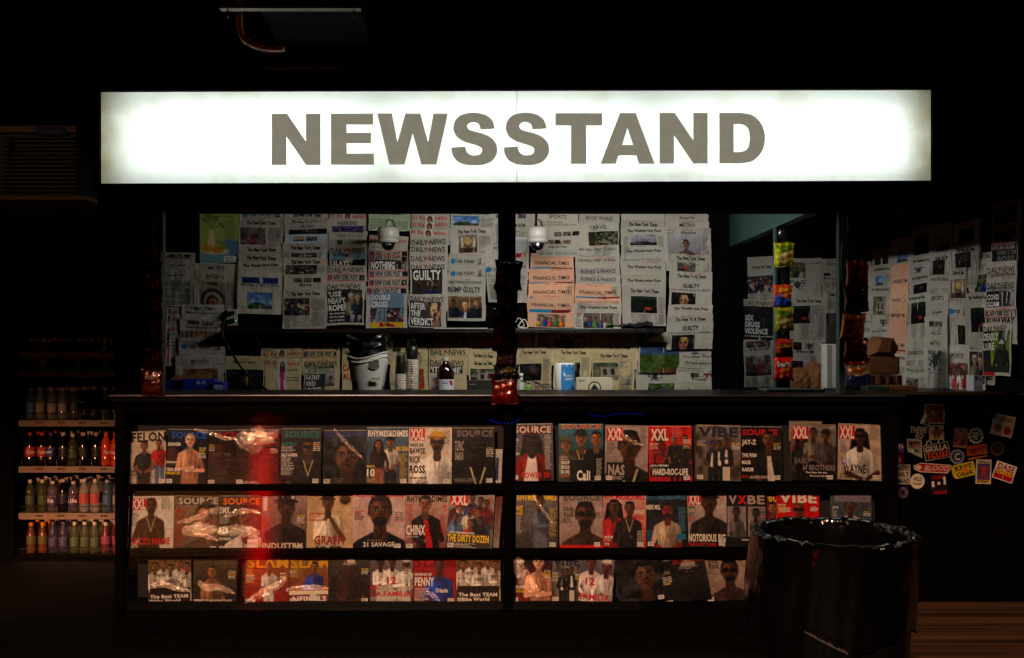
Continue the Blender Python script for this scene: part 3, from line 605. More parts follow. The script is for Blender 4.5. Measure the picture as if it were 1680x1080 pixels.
column(Z2, B, "of column right of left dome camera", G1, [
    ('ee', 478, 56, 680, 78, dict(mast_y=-.012)), ('ee', 476, 76, 680, 116, dict(mast_y=.006)), ('ee', 475, 113, 680, 156, dict(mast_y=.006)), ('ee', 470, 153, 672, 202, dict(mast_y=.008)), ('dn', 470, 200, 672, 243), ('dn', 470, 240, 670, 290), ('dn', 470, 288, 670, 338),
    ('dn', 472, 334, 670, 508, dict(texts=[('#', .04, .19, .86, .97, (.16, .15, .15)), ('GUILTY', .07, .23, .82, .54, W_)], pics=[(.2, .5, .8, .96, 'suit')], date=True, d="tabloid headlined GUILTY")),
    ('dn', 465, 505, 664, 680, dict(texts=[('#', .03, .2, .86, .97, (.20, .19, .19)), ('AFTER', .05, .25, .44, .45, W_), ('THE', .05, .48, .3, .66, W_), ('VERDICT', .05, .7, .66, .93, W_)], pics=[(.44, .2, .86, .96, 'suit2')], d="tabloid headlined AFTER THE VERDICT"))])
column(Z2, B, "of column left of centre pole", G1, [
    ('nyt', 684, 58, 926, 142, dict(pics=[(.05, .28, .64, .9, 'sky')], mast_y=-.005)), ('nyt', 684, 140, 910, 290, dict(pics=[(.2, .28, .64, .92, 'room')], date=True)), ('usat', 675, 285, 875, 352, dict(mast_y=.04, date=True)), ('usat', 675, 350, 872, 420, dict(mast_y=.04, date=True)),
    ('blank', 668, 418, 872, 645, dict(texts=[('USA TODAY', .03, .06, .48, .12, INK), ('WEEKEND', .49, .06, .9, .12, INK, 0), ('RUMP GUILTY', .02, .2, .87, .33, INK)], pics=[(.02, .42, .9, .93, 'court')], d="newspaper headlined RUMP GUILTY"))])
column(Z2, B, "half hidden behind centre pole", G1, [
    ('nyt', 905, 60, 1010, 240, dict(date=False)), ('blank', 900, 235, 1010, 365, dict(texts=[('Opinion', .1, .1, .7, .2, INK)]))], lay0=-1)
column(Z2, B, "tilted beside the centre pole", G1, [('usat', 876, 352, 955, 548, dict(rot=.06, date=False))], lay0=6)
# --- right half
column(Z3, B, "of slivers right of centre pole", G1, [
    ('blank', 60, 60, 190, 152, dict(pics=[(.3, .1, .62, .34, 'purple')])), ('nyt', 40, 105, 152, 200, dict(date=False)), ('blank', 50, 195, 156, 292, dict(texts=[('#', .3, .88, .9, 1.1, RED)], tint=(.75, .76, .78))), ('blank', 40, 280, 152, 340, dict(texts=[('#', .3, .05, .85, .4, (.7, .12, .12))])), ('wsj', 40, 335, 148, 548, dict(date=False))])
column(Z3, B, "of column behind right dome camera", G1, [
    ('sec', 202, 60, 422, 130, dict(head="SPORTS", mast_y=.02)), ('blank', 228, 136, 474, 252, dict(pics=[(.25, .28, .42, .48, 'people'), (.45, .28, .62, .48, 'people'), (.65, .28, .8, .48, 'dark')], rot=.02)), ('sec', 198, 200, 425, 300, dict(head="Sports", pics=[(.22, .1, .4, .3, 'people'), (.42, .1, .58, .3, 'dark'), (.62, .1, .8, .3, 'colour')], mast_y=.05))])
column(Z3, B, "of pink column left of business pages", G1, [
    ('ft', 165, 283, 396, 372, dict(mast_y=.055, date=False)), ('ft', 156, 366, 398, 450, dict(mast_y=.048, date=True)), ('ft', 153, 444, 398, 518, dict(mast_y=.048, date=True)),
    ('ft', 147, 508, 400, 680, dict(mast_y=.055, date=True, pics=[(.19, .58, .8, .98, 'colour')], texts=[('#', .04, .47, .5, .54, (.1, .48, .62)), ('#', .5, .47, .93, .54, (.45, .08, .14))], d='salmon pink broadsheet with group photograph'))], lay0=1)
column(Z3, B, "of column left of tall post column", G1, [
    ('sec', 425, 58, 642, 125, dict(head="BOOK WORLD", mast_y=.03)), ('sec', 428, 120, 636, 242, dict(head="TRAVEL", pics=[(.22, .36, .98, .98, 'flowers')], mast_y=.014)), ('wsj', 410, 240, 640, 305), ('wsj', 405, 300, 640, 364, dict(date=True)), ('sec', 412, 360, 642, 402, dict(head="BUSINESS & FINANCE", mast_y=.012)), ('sec', 408, 397, 642, 452, dict(head="BUSINESS & FINANCE", mast_y=.018)),
    ('ft', 402, 447, 648, 560, dict(mast_y=.045, date=True)), ('wapo', 398, 548, 650, 682, dict(pics=[(.2, .38, .84, .98, 'people')], rot=-.025, d='tilted gothic broadsheet showing people outdoors'))])
column(Z3, B, "of column above folded black cloth", G1, [
    ('blank', 650, 58, 882, 105, dict(date=True)), ('nyt', 650, 102, 882, 150), ('wapo', 650, 145, 887, 250, dict(pics=[(.2, .4, .8, .95, 'mtn')], rot=.02)), ('wapo', 648, 248, 885, 330), ('wapo', 652, 325, 888, 402, dict(mast_y=.03, date=True)), ('wapo', 652, 398, 885, 468, dict(mast_y=.03, date=True)), ('nyt', 655, 463, 886, 670, dict(pics=[(.2, .25, .8, .68, 'night')], d='gothic broadsheet with dark field photograph'))])
column(Z3, B, "of rightmost back wall column", G1, [
    ('sec', 887, 56, 1115, 80, dict(head="SPORTS", mast_y=-.006)), ('sec', 885, 76, 1118, 115, dict(head="Style", mast_y=.012)), ('sec', 885, 112, 1120, 155, dict(head="METRO", mast_y=.012)),
    ('sec', 888, 150, 1130, 292, dict(head="Style", mast_y=.02, pics=[(.05, .25, .78, 1.0, 'man')])), ('nyt', 905, 288, 1130, 386, dict(date=True, pics=[(.18, .45, .62, .97, 'street')])),
    ('nyt', 908, 380, 1136, 568, dict(date=True, texts=[('GUILTY', .3, .34, .7, .46, INK), ('JURY CONVICTS ON ALL 34 COUNTS', .03, .5, .95, .56, INK, 1)], pics=[(.05, .6, .62, 1.0, 'face')], d='upper broadsheet headlined GUILTY over face photo')),
    ('wapo', 898, 560, 1136, 622), ('nyt', 892, 612, 1136, 795, dict(date=True, texts=[('GUILTY', .34, .32, .7, .46, INK), ('JURY CONVICTS ON ALL 34 COUNTS', .03, .5, .95, .56, INK, 1)], pics=[(.1, .58, .6, 1.0, 'face')], d='lower broadsheet headlined GUILTY over face photo'))])
# --- below the shelf (yellower paper)
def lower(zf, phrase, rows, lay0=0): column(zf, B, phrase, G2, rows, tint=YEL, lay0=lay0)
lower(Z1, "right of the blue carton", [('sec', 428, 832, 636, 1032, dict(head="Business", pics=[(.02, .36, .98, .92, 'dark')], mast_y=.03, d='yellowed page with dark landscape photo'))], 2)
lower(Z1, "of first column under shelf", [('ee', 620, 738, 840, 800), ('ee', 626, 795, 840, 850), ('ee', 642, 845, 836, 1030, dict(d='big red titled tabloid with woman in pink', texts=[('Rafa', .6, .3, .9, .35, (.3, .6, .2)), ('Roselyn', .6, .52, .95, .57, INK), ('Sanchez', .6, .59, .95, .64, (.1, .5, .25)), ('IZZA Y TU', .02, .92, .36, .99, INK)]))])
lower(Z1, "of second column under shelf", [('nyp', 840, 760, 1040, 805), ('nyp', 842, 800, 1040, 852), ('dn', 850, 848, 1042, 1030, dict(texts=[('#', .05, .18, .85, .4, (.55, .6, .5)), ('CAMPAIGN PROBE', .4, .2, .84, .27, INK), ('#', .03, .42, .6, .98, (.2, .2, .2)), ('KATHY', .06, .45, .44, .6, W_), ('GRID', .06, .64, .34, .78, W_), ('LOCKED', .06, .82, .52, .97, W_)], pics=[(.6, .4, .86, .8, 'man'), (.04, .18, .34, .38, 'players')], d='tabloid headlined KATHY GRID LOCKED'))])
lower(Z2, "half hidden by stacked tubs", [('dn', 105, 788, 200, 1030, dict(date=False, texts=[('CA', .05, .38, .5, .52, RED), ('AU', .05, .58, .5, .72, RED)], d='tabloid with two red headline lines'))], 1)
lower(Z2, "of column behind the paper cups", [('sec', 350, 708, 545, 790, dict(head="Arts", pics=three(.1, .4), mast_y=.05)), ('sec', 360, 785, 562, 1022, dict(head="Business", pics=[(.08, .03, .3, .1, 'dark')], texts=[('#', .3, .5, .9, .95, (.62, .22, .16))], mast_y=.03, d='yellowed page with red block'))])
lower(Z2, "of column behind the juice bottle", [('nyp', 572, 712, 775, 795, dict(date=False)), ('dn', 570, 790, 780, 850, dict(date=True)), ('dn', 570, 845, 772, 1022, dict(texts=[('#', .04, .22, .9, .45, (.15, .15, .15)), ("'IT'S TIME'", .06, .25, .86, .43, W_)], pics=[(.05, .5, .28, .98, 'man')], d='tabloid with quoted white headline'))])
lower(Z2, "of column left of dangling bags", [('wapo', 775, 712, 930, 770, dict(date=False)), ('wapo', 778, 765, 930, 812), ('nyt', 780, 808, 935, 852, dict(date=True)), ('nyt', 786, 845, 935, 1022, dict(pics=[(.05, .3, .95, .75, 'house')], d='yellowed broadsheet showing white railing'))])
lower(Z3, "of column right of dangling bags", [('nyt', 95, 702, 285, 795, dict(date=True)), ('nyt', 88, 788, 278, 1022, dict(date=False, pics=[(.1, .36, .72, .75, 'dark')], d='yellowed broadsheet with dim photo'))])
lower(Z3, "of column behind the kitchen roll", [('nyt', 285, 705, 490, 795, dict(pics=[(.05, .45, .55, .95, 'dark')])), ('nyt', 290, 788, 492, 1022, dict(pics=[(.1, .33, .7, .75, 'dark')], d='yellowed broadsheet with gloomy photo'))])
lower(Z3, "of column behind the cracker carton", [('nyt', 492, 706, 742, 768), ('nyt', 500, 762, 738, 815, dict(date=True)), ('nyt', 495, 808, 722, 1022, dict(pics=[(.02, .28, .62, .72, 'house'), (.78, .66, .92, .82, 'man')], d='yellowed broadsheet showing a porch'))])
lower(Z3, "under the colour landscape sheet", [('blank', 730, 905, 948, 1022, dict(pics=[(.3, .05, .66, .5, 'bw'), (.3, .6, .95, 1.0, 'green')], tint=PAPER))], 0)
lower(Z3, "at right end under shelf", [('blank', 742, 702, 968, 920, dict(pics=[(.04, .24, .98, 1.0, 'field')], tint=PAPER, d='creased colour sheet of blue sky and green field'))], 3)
column(Z3, B, "of bottom right bundle", G2, [('sec', 952, 788, 1192, 852, dict(head="Sunday Styles", pics=[(.3, .12, .5, .5, 'sky')], mast_y=.05)), ('sec', 946, 842, 1190, 925, dict(head="ArtsLeisure", mast_y=.02)), ('sec', 944, 918, 1186, 978, dict(head="Food", pics=[(.32, .05, .5, .45, 'flowers'), (.6, .05, .82, .45, 'players')], mast_y=.035)), ('sec', 944, 972, 1186, 1022, dict(head="Business", mast_y=.04))], lay0=2)
# --- far wall behind the side opening
FW = plane_back(8.02)
column(Z4, FW, "of left column in side opening", G3, [('nyt', 150, 300, 300, 530, dict(pics=[(.0, .45, .95, .85, 'crowd')], mast_y=.07)),
    ('dn', 130, 530, 298, 750, dict(texts=[('#', 0, .16, 1, .98, (.13, .12, .12)), ('SEX', .04, .38, .3, .52, W_), ('DRUGS', .04, .54, .5, .68, W_), ('VIOLENCE', .02, .7, .76, .84, W_), ('faces racketeering and trafficking', .02, .87, .95, .92, W_, 1)], pics=[(.25, .16, .98, .7, 'rapper')], mast_y=.012, date=False, d='tabloid headlined SEX DRUGS VIOLENCE')),
    ('nyt', 128, 752, 290, 1010, dict(pics=[(.05, .3, .9, .72, 'street'), (.1, .0, .9, .13, 'crowd')], mast_y=.05, d='broadsheet showing a pinkish street'))])
column(Z4, FW, "of middle column in side opening", G3, [('blank', 374, 308, 546, 518, dict(pics=[(.0, .1, .5, .5, 'people'), (.0, .56, .5, .8, 'bw')], texts=[('A rare storm season', .55, .1, .95, .14, INK, 1)])), ('nyt', 378, 518, 576, 745, dict(pics=[(.05, .2, .55, .62, 'night')], d='broadsheet with dark photo')), ('nyt', 380, 748, 528, 1010, dict(pics=[(.05, .42, .45, .75, 'dark'), (.1, .04, .4, .2, 'dark'), (.5, .04, .85, .2, 'bw')], mast_y=.075, d='broadsheet with three small photos'))])
column(Z4, FW, "of right column in side opening", G3, [('sec', 546, 310, 660, 380, dict(head="Arts")), ('sec', 550, 376, 660, 490, dict(head="Business", mast_y=.05, pics=[(.1, .12, .4, .26, 'dark')])), ('nyt', 572, 484, 660, 745), ('nyt', 522, 745, 660, 1000, dict(d='lone lower broadsheet'))])
# --- the long right-hand wall
S = plane_side
column(Z5, S, "of first column on right wall", G4, [('blank', 120, 330, 172, 480), ('dn', 118, 478, 172, 610, dict(date=False)), ('sec', 120, 608, 178, 660, dict(head="COMICS", mast_y=.05)), ('sec', 120, 655, 178, 735, dict(head="ARTS", mast_y=.04))])
column(Z5, S, "of second column on right wall", G4, [('blank', 175, 255, 278, 352, dict(pics=[(.1, .5, .4, .9, 'dark'), (.5, .5, .8, .9, 'dark')])), ('wapo', 170, 345, 282, 460, dict(pics=[(.2, .5, .6, .95, 'sky')])), ('wapo', 160, 455, 286, 680, dict(pics=[(.2, .26, .72, .7, 'house'), (.5, .8, .8, .98, 'bw')], d='broadsheet with framed house photo')), ('sec', 174, 676, 278, 740, dict(head="Sunday Styles", mast_y=.02))])
column(Z5, S, "of pink column on right wall", G4, [('blank', 275, 195, 382, 345, dict(pics=[(.3, .55, .85, .9, 'sky')])), ('ft', 282, 340, 380, 448, dict(mast_y=.1, date=False)), ('ft', 280, 443, 378, 545, dict(mast_y=.1, date=True)), ('ft', 278, 538, 374, 640, dict(mast_y=.08, date=False)), ('ft', 278, 636, 372, 830, dict(mast_y=.16, date=False, d='salmon pink broadsheet with lower photo')), ('wsj', 300, 825, 375, 1012, dict(d='narrow grey page'))])
column(Z5, S, "of fourth column on right wall", G4, [('blank', 385, 140, 498, 302, dict(pics=[(.15, .3, .8, .9, 'dark')])), ('wapo', 386, 300, 492, 400, dict(pics=[(.15, .55, .6, .9, 'bw')])), ('wapo', 380, 390, 490, 502, dict(pics=[(.2, .5, .9, .95, 'dark')])), ('wapo', 362, 498, 480, 735, dict(pics=[(.3, .2, .95, .68, 'night')], d='broadsheet with night photo')), ('sec', 372, 738, 476, 890, dict(head="DIVISION", mast_y=.08)), ('wsj', 370, 886, 496, 1012, dict(pics=[(.1, .5, .6, .9, 'x')], d='wide capital broadsheet'))])
column(Z5, S, "of fifth column on right wall", G4, [('blank', 500, 120, 602, 285, dict(pics=[(.2, .4, .9, .9, 'room')])), ('nyt', 494, 280, 602, 400, dict(pics=[(.05, .3, .7, .97, 'dark')])), ('wsj', 488, 398, 598, 500), ('sec', 482, 495, 596, 545, dict(head="SPORTS", mast_y=.02)), ('sec', 478, 538, 602, 628, dict(head="Style", mast_y=.06)), ('sec', 476, 622, 602, 722, dict(head="Food", pics=[(.2, .25, .42, .55, 'flowers'), (.45, .25, .75, .55, 'people')], mast_y=.1)), ('sec', 476, 718, 606, 1012, dict(head="METRO", mast_y=.04, pics=[(.18, .28, .75, .66, 'bw')], d='section page with grey photo'))])
column(Z5, S, "of sixth column on right wall", G4, [('blank', 608, 110, 752, 240, dict(pics=[(.2, .3, .8, .9, 'dark')])), ('nyt', 610, 235, 752, 368, dict(pics=[(.1, .3, .7, .95, 'dark')])), ('nyt', 594, 360, 692, 545, dict(pics=[(.08, .32, .95, .88, 'room')])), ('usat', 598, 538, 692, 792, dict(pics=[(.5, .5, .95, .9, 'dark')], mast_y=.05, date=True)), ('sec', 578, 775, 712, 1012, dict(head="SPORTS", mast_y=.05, pics=[(.2, .4, .95, 1.0, 'players')], d='section page with red and white players'))])
column(Z5, S, "of seventh column on right wall", G4, [('wsj', 690, 280, 822, 380, dict(pics=[(.05, .3, .4, .9, 'dark')])), ('blank', 700, 368, 806, 505, dict(pics=[(.25, .2, .98, .9, 'green')], d='page with man in blue among leaves')), ('wapo', 690, 492, 806, 745, dict(pics=[(.22, .33, .95, .85, 'night')], mast_y=.02)), ('sec', 660, 735, 798, 805, dict(head="METRO", mast_y=.06)), ('blank', 708, 800, 802, 1012, dict(pics=[(.05, .05, .95, .85, 'couple')], d='page with seated figure photo'))])
column(Z5, S, "of last column on right wall", G4, [('dn', 820, 0, 972, 122, dict(texts=[('#', .05, .2, .9, .98, INK), ('AWAY', .1, .0, .6, .15, GREYT), ('SPRING', .1, .25, .7, .5, GREYT)])), ('dn', 828, 120, 966, 230, dict(texts=[('#', .05, .4, .9, .98, INK)])), ('nyp', 824, 222, 966, 330, dict(texts=[('#', .02, .35, .98, .98, INK), ("WHO'S THE", .2, .4, .95, .65, GREYT), ("BOSS?", .25, .68, .9, .95, GREYT)], d="tabloid headlined WHO'S THE BOSS?")),
    ('dn', 804, 325, 966, 428, dict(texts=[('HEARTS GET BIT BY WIND', .3, .62, .95, .8, INK)], pics=[(.05, .62, .28, .98, 'man')], mast_y=.03, date=True)), ('dn', 808, 408, 966, 572, dict(texts=[('#', .02, .45, .95, 1.0, (.14, .14, .14)), ('CITY DEATH STING GUN ALERT', .03, .33, .9, .42, INK), ('COVID', .05, .56, .45, .75, W_), ('SCAM', .05, .8, .45, .97, W_)], pics=[(.52, .48, .94, 1.0, 'man')], mast_y=.03, d='tabloid headlined COVID SCAM')),
    ('nyp', 802, 568, 976, 662, dict(texts=[('RUNAWAY', .05, .6, .95, .98, INK)], mast_y=.02, date=True, d='tabloid headlined RUNAWAY')), ('dn', 797, 652, 952, 940, dict(texts=[('#', .02, .16, .95, .94, (.13, .14, .13)), ('DEADLY', .04, .2, .55, .34, W_), ('LURE', .04, .38, .42, .52, W_), ('#', .02, .92, .4, .99, RED)], pics=[(.3, .17, .95, .82, 'boy')], mast_y=.02, date=True, d='tabloid headlined DEADLY LURE'))])

_rng = random.Random(91)
for gi, (gx, gw, gy, between) in enumerate([(140, 90, 330, "first and second"), (262, 70, 250, "second and pink"), (352, 80, 230, "pink and fourth"), (462, 80, 190, "fourth and fifth"), (560, 90, 180, "fifth and sixth"), (668, 90, 160, "sixth and seventh"), (760, 90, 150, "seventh and last")]):
    yy, rows_ = gy, []
    while yy < 960:
        st_ = _rng.randint(85, 170); kd_ = _rng.choice(['nyt', 'wapo', 'blank', 'wsj', 'nyt']); rows_.append((kd_, gx + _rng.randint(-8, 8), yy, gx + gw + _rng.randint(-8, 8), min(1012, yy + st_ + 20), dict(date=False, pics=[(.15, .4, .85, .85, _rng.choice(['dark', 'bw', 'people', 'crowd', 'room']))] if st_ > 110 else [], d='half hidden page'))); yy += st_
    column(Z5, S, f"between {between} columns of right wall", G4, rows_, lay0=-len(rows_) * .55, tint=(.66, .63, .57))
# ---------------------------------------------------------------- magazines in the glazed rack
DK, MD, LT = (.37, .24, .17), (.54, .36, .26), (.86, .64, .52)
WH, BK, RD, YL, GD, BL = (.86, .84, .80), (.07, .07, .08), (.74, .07, .10), (.88, .74, .12), (.80, .58, .12), (.10, .32, .70)
MAGD = 4.985
def blurb(s, rng, x0, y0, x1, y1, c, big=None):
    y = y0
    while y < y1 - .002:
        hh = rng.choice((.0030, .0030, .0048)); xe = x1 - rng.random() * (x1 - x0) * .4
        s.text(rng.choice(["THE NEW ALBUM", "HIP-HOP MUSIC", "CULTURE & POLITICS", "INTERVIEW", "THE REAL STORY", "STREET NOISE", "EXCLUSIVE", "TOP TEN MCs", "BEHIND THE BEAT", "ON THE RECORD"]), x0, y, xe, y + hh, c, 1, 3); y += hh + .0026
def magazine(zx0, zy0, zx1, zy1, zf, bg, figs, mast=None, texts=(), label="", rot=0.0, blurbs=(), ops=(), tint=1.0, lay=0, wrap=False, bar=True, dim=1.0, name="magazine"):
    seedc[0] += 1; rng = random.Random(seedc[0] * 13 + 1)
    x0, y0 = zf(zx0, zy0); x1, y1 = zf(zx1, zy1)
    ppm = F / MAGD; w = (x1 - x0) / ppm; h = (y1 - y0) / ppm
    ny = int(h / .0034); nx = int(w / .0034); a = Art(nx, ny, w / h, bg[0], bg[1] if len(bg) > 1 else None, seedc[0])
    for o in ops: getattr(a, o[0])(*o[1:-1] if isinstance(o[-1], dict) else o[1:], **(o[-1] if isinstance(o[-1], dict) else {}))
    a.noise(6, .05)
    s = Sheet(w, h); q = lambda fx, fy: (fx * w, fy * h)
    for f in figs: a.person(*f[:3], **f[3])
    a.noise(18, .03)
    a.noise(30, .05)
    a.A = np.clip(a.A, 0, 1) ** 1.12 * .98
    s.grid(0, 0, w, h, nx, ny, None, 0, a)
    if mast:
        t, c, mb = mast[:3]; fx0, fx1 = (mast[3], mast[4]) if len(mast) > 4 else (.05, .95); fy0, fy1 = (mast[5], mast[6]) if len(mast) > 6 else (.045, .15)
        ax, ay = q(fx0, fy0); bx, by = q(fx1, fy1)
        if mb is not None: s.rect(ax - .003, ay - .003, bx + .003, by + .003, mb, 1)
        # the figure's head covers the middle of the title, as on the printed covers
        if figs and figs[0][1] - figs[0][2] * .55 < fy1 and figs[0][2] > .13 and len(t) > 3:
            n = len(t); gx = q(figs[0][0], 0)[0]; hw = figs[0][2] * h * .36
            V, Fc = text_poly(t, ax, 0, bx, by - ay, 2); V = V.copy(); V[:, 1] = by - V[:, 1]
            hy = q(0, figs[0][1])[1]; hr = figs[0][2] * h * .58
            keep = [fc for fc in Fc if ((np.mean([V[i][0] for i in fc]) - gx) / hw) ** 2 + ((np.mean([V[i][1] for i in fc]) - hy) / hr) ** 2 > 1]
            s._add(V, 2 * LAY, keep, c)
        else: s.text(t, ax, ay, bx, by, c, 2, 2)
        s.text("THE MAGAZINE OF HIP-HOP MUSIC CULTURE & POLITICS", .004, .002, w - .004, .0055, WH if sum(a.A[1, 2]) < 1.5 else BK, 1, 2)
    for tt in texts:
        t, f0, g0, f1, g1, c = tt[:6]; ax, ay = q(f0, g0); bx, by = q(f1, g1)
        if t == '#': s.rect(ax, ay, bx, by, c, 2)
        else: s.text(t, ax, ay, bx, by, c, tt[6] if len(tt) > 6 else 2, 4)
    for f0, g0, f1, g1, c in blurbs: ax, ay = q(f0, g0); bx, by = q(f1, g1); blurb(s, rng, ax, ay, bx, by, c)
    if mast is not None or len(texts) > 2:
        lum = float(a.A[int(ny * .5), 2].sum()); cc = WH if lum < 1.3 else BK
        for sd in ((.03, .22), (.80, .97)):
            if rng.random() < .75 and not any(b[0] < sd[1] and b[2] > sd[0] for b in blurbs):
                y = h * rng.uniform(.24, .4)
                for k in range(rng.randint(3, 6)):
                    hh = rng.choice((.0034, .005, .0075)); c2 = rng.choice((cc, cc, YL if cc is WH else RD)); t_ = rng.choice(["SOUL", "RAP LIVES", "BEEF", "STYLE", "NEW YORK", "THE SOUTH", "MIXTAPES", "KINGS", "WEST COAST", "BEATS", "LEGENDS", "ON TOUR"])
                    s.text(t_, sd[0] * w, y, min(sd[1], sd[0] + .022 * len(t_) + .04) * w, y + hh, c2, 2, 3); y += hh + .003
                    if y > h * .66: break
    if bar:
        bx, by = q(.03 if rng.random() < .5 else .8, .9); s.rect(bx, by, bx + .03, by + .02, WH, 3)
        for k in range(7): s.rect(bx + .003 + k * .0036, by + .002, bx + .003 + k * .0036 + rng.choice((.0010, .0018)), by + .016, BK, 4)
    ph = rng.uniform(0, 6); bw = rng.uniform(.002, .006)
    def bend(u, v, z): return bw * np.sin(u * 2.6 + ph) + bw * .6 * np.sin(v * 3 + ph) + .004 * np.clip(u - .8, 0, 1) ** 2 * 20 * (1 if wrap else .4)
    a0 = P(x0, y0, MAGD); out = Vector((0, -math.cos(R(5)), math.sin(R(5)))); dn = Vector((0, -math.sin(R(5)), -math.cos(R(5))))
    top = Vector((a0.x, a0.y + .012 - lay * .006, a0.z))
    ro = Matrix.Rotation(rot, 3, out)
    c0 = top + Vector((1, 0, 0)) * w / 2 + dn * h / 2
    tl = c0 + (ro @ Vector((1, 0, 0))) * (-w / 2) + (ro @ dn) * (-h / 2)
    o = s.build(name, M['gloss'], frame(tl, ro @ Vector((1, 0, 0)), ro @ dn, out), bend, .004)
    tag(o, label, "magazine", "magazines on show in the glazed rack")
    return o
def Z6(x, y): return 180 + x * .3241, 660 + y * .3241
def Z7(x, y): return 500 + x * .3241, 660 + y * .3241
def Z8(x, y): return 820 + x * .3241, 660 + y * .3241
def Z9(x, y): return 1140 + x * .3241, 660 + y * .3241
mg = magazine
XXL = lambda c=WH, bg=RD, x0=.06, x1=.42, y0=.06, y1=.24: ("XXL", c, bg, x0, x1, y0, y1)
SRC = lambda c, bg=None: ("SOURCE", c, bg, .10, .96, .05, .17)
RHD = lambda c, bg=None: ("RHYMES&DIMES", c, bg, .04, .97, .06, .17)
VIB = lambda c, bg=None: ("VIBE", c, bg, .06, .94, .04, .22)
# row one, left bay
mg(90, 148, 285, 420, Z6, [(.76, .70, .62)], [(.45, .27, .17, dict(skin=MD, top=(.13, .13, .14), arms=.4)), (.82, .24, .14, dict(skin=MD, top=(.72, .12, .10), legs=(.35, .42, .55)))], ("FELON", BK, None, .14, 1.0, .02, .2), [("PAPE", .06, .70, .24, .76, BK), ("BITTY", .06, .78, .24, .83, BK)], "magazine with two men, one dark top and one red top, under thin black capitals", blurbs=[(.05, .85, .2, .97, BK)], rot=.05)
mg(285, 136, 495, 418, Z6, [(.10, .12, .20), (.05, .05, .08)], [(.56, .20, .22, dict(skin=LT, hair=(.7, .6, .4), top=(.80, .56, .44), bare=True, pose='cross', glove=(.85, .84, .82), lean=.05))], SRC(BL), [("EMINEM", .03, .25, .33, .31, WH), ("BENZINO", .03, .58, .26, .62, WH), ("YEAR END", .02, .70, .36, .76, WH), ("WRAP-UP", .02, .77, .36, .82, YL)], "magazine with bare-chested man wrapping his fists in white", blurbs=[(.03, .33, .26, .56, (.5, .2, .15))], ops=[('rect', .4, .8, .6, 1, (.82, .8, .78))], rot=-.02)
mg(495, 142, 642, 422, Z6, [(.12, .04, .05), (.06, .03, .03)], [(.45, .45, .6, dict(skin=(.22, .08, .07), top=(.10, .04, .04)))], ("RCE", (.55, .08, .08), None, .3, .95, .04, .14), [], "dark red magazine almost hidden between fist-wrapping man and crumpled cover", lay=-1)
mg(638, 138, 858, 420, Z6, [(.16, .08, .07), (.10, .06, .06)], [(.72, .30, .26, dict(skin=(.2, .12, .09), top=(.20, .13, .11), hat=(.8, .75, .65)))], ("SOURCE", (.6, .10, .10), None, .3, .98, .06, .16), [], "brown magazine with crumpled plastic wrap over its upper left corner", blurbs=[(.1, .93, .7, .98, WH)])
mg(862, 132, 1072, 416, Z6, [(.20, .19, .20), (.05, .05, .05)], [(.68, .34, .28, dict(skin=DK, hair=BK, top=(.09, .09, .10), arms=.3, chain=True, glasses=True))], SRC((.10, .40, .36), (.2, .2, .2)), [("MASTER P", .03, .25, .40, .31, (.1, .45, .4)), ("SALT-N-PEPA", .03, .45, .42, .51, WH)], "magazine with seated man wearing sunglasses and pendant under green masthead", blurbs=[(.03, .32, .38, .43, WH), (.03, .52, .35, .85, WH)])
mg(92, 140, 312, 418, Z7, [(.16, .15, .17), (.08, .07, .08)], [(.55, .48, .55, dict(skin=(.34, .23, .17), top=(.13, .12, .13)))], ("SOURCE", (.12, .16, .42), None, .04, .96, .03, .15), [], "dark magazine with close-up unsmiling face before a stone wall", blurbs=[(.05, .88, .6, .97, (.4, .38, .36))], ops=[('noise', 7, .14)])
mg(312, 126, 528, 418, Z7, [(.32, .42, .50), (.20, .26, .32)], [(.56, .26, .16, dict(skin=MD, top=(.82, .80, .76), hat=(.10, .10, .12), legs=(.10, .10, .14), arms=.5)), (.28, .30, .14, dict(skin=MD, top=(.18, .10, .12), long=True, legs=(.6, .35, .25)))], RHD(WH), [("BIG SEAN", .70, .34, .98, .42, YL), ("10", .02, .72, .2, .86, WH), ("MUSIC'S", .02, .66, .2, .70, YL)], "magazine with couple, man in white printed shirt and black cap", blurbs=[(.78, .46, .97, .98, YL), (.02, .88, .22, .97, YL)])
mg(527, 128, 745, 418, Z7, [(.80, .76, .72)], [(.66, .26, .30, dict(skin=(.36, .2, .15), top=(.88, .87, .84), beard=True, glasses=True, hat=(.78, .6, .2), wide=1.1))], XXL(WH, RD, .04, .36, .03, .22), [("WHO'S THE", .02, .28, .34, .34, BK), ("BAWSE", .02, .36, .38, .46, BK), ("RICK", .02, .50, .28, .62, BK), ("ROSS", .02, .66, .38, .80, BK), ("MAYBACH MUSIC", .02, .86, .42, .90, BK)], "magazine with bearded man in white beside four black text lines", blurbs=[(.8, .06, .98, .3, BK), (.02, .92, .5, .98, BK)])
mg(748, 128, 962, 414, Z7, [(.14, .13, .14), (.07, .06, .07)], [(.60, .36, .42, dict(skin=(.10, .06, .06), top=(.10, .09, .10), hat=(.09, .08, .09), chain=True))], SRC((.42, .38, .36), (.10, .09, .10)), [("TUPAC", .06, .24, .26, .42, (.6, .58, .55)), ("SHAKUR", .06, .44, .26, .58, (.6, .58, .55))], "black magazine with hooded silhouette and narrow grey headline at left", blurbs=[(.05, .9, .6, .97, (.6, .58, .55))])
mg(930, 240, 998, 412, Z7, [(.72, .70, .66)], [], None, [('#', .55, .25, .75, .9, (.15, .2, .35))], "pale magazine edge showing behind the hooded silhouette cover", lay=-2, bar=False, rot=-.03)
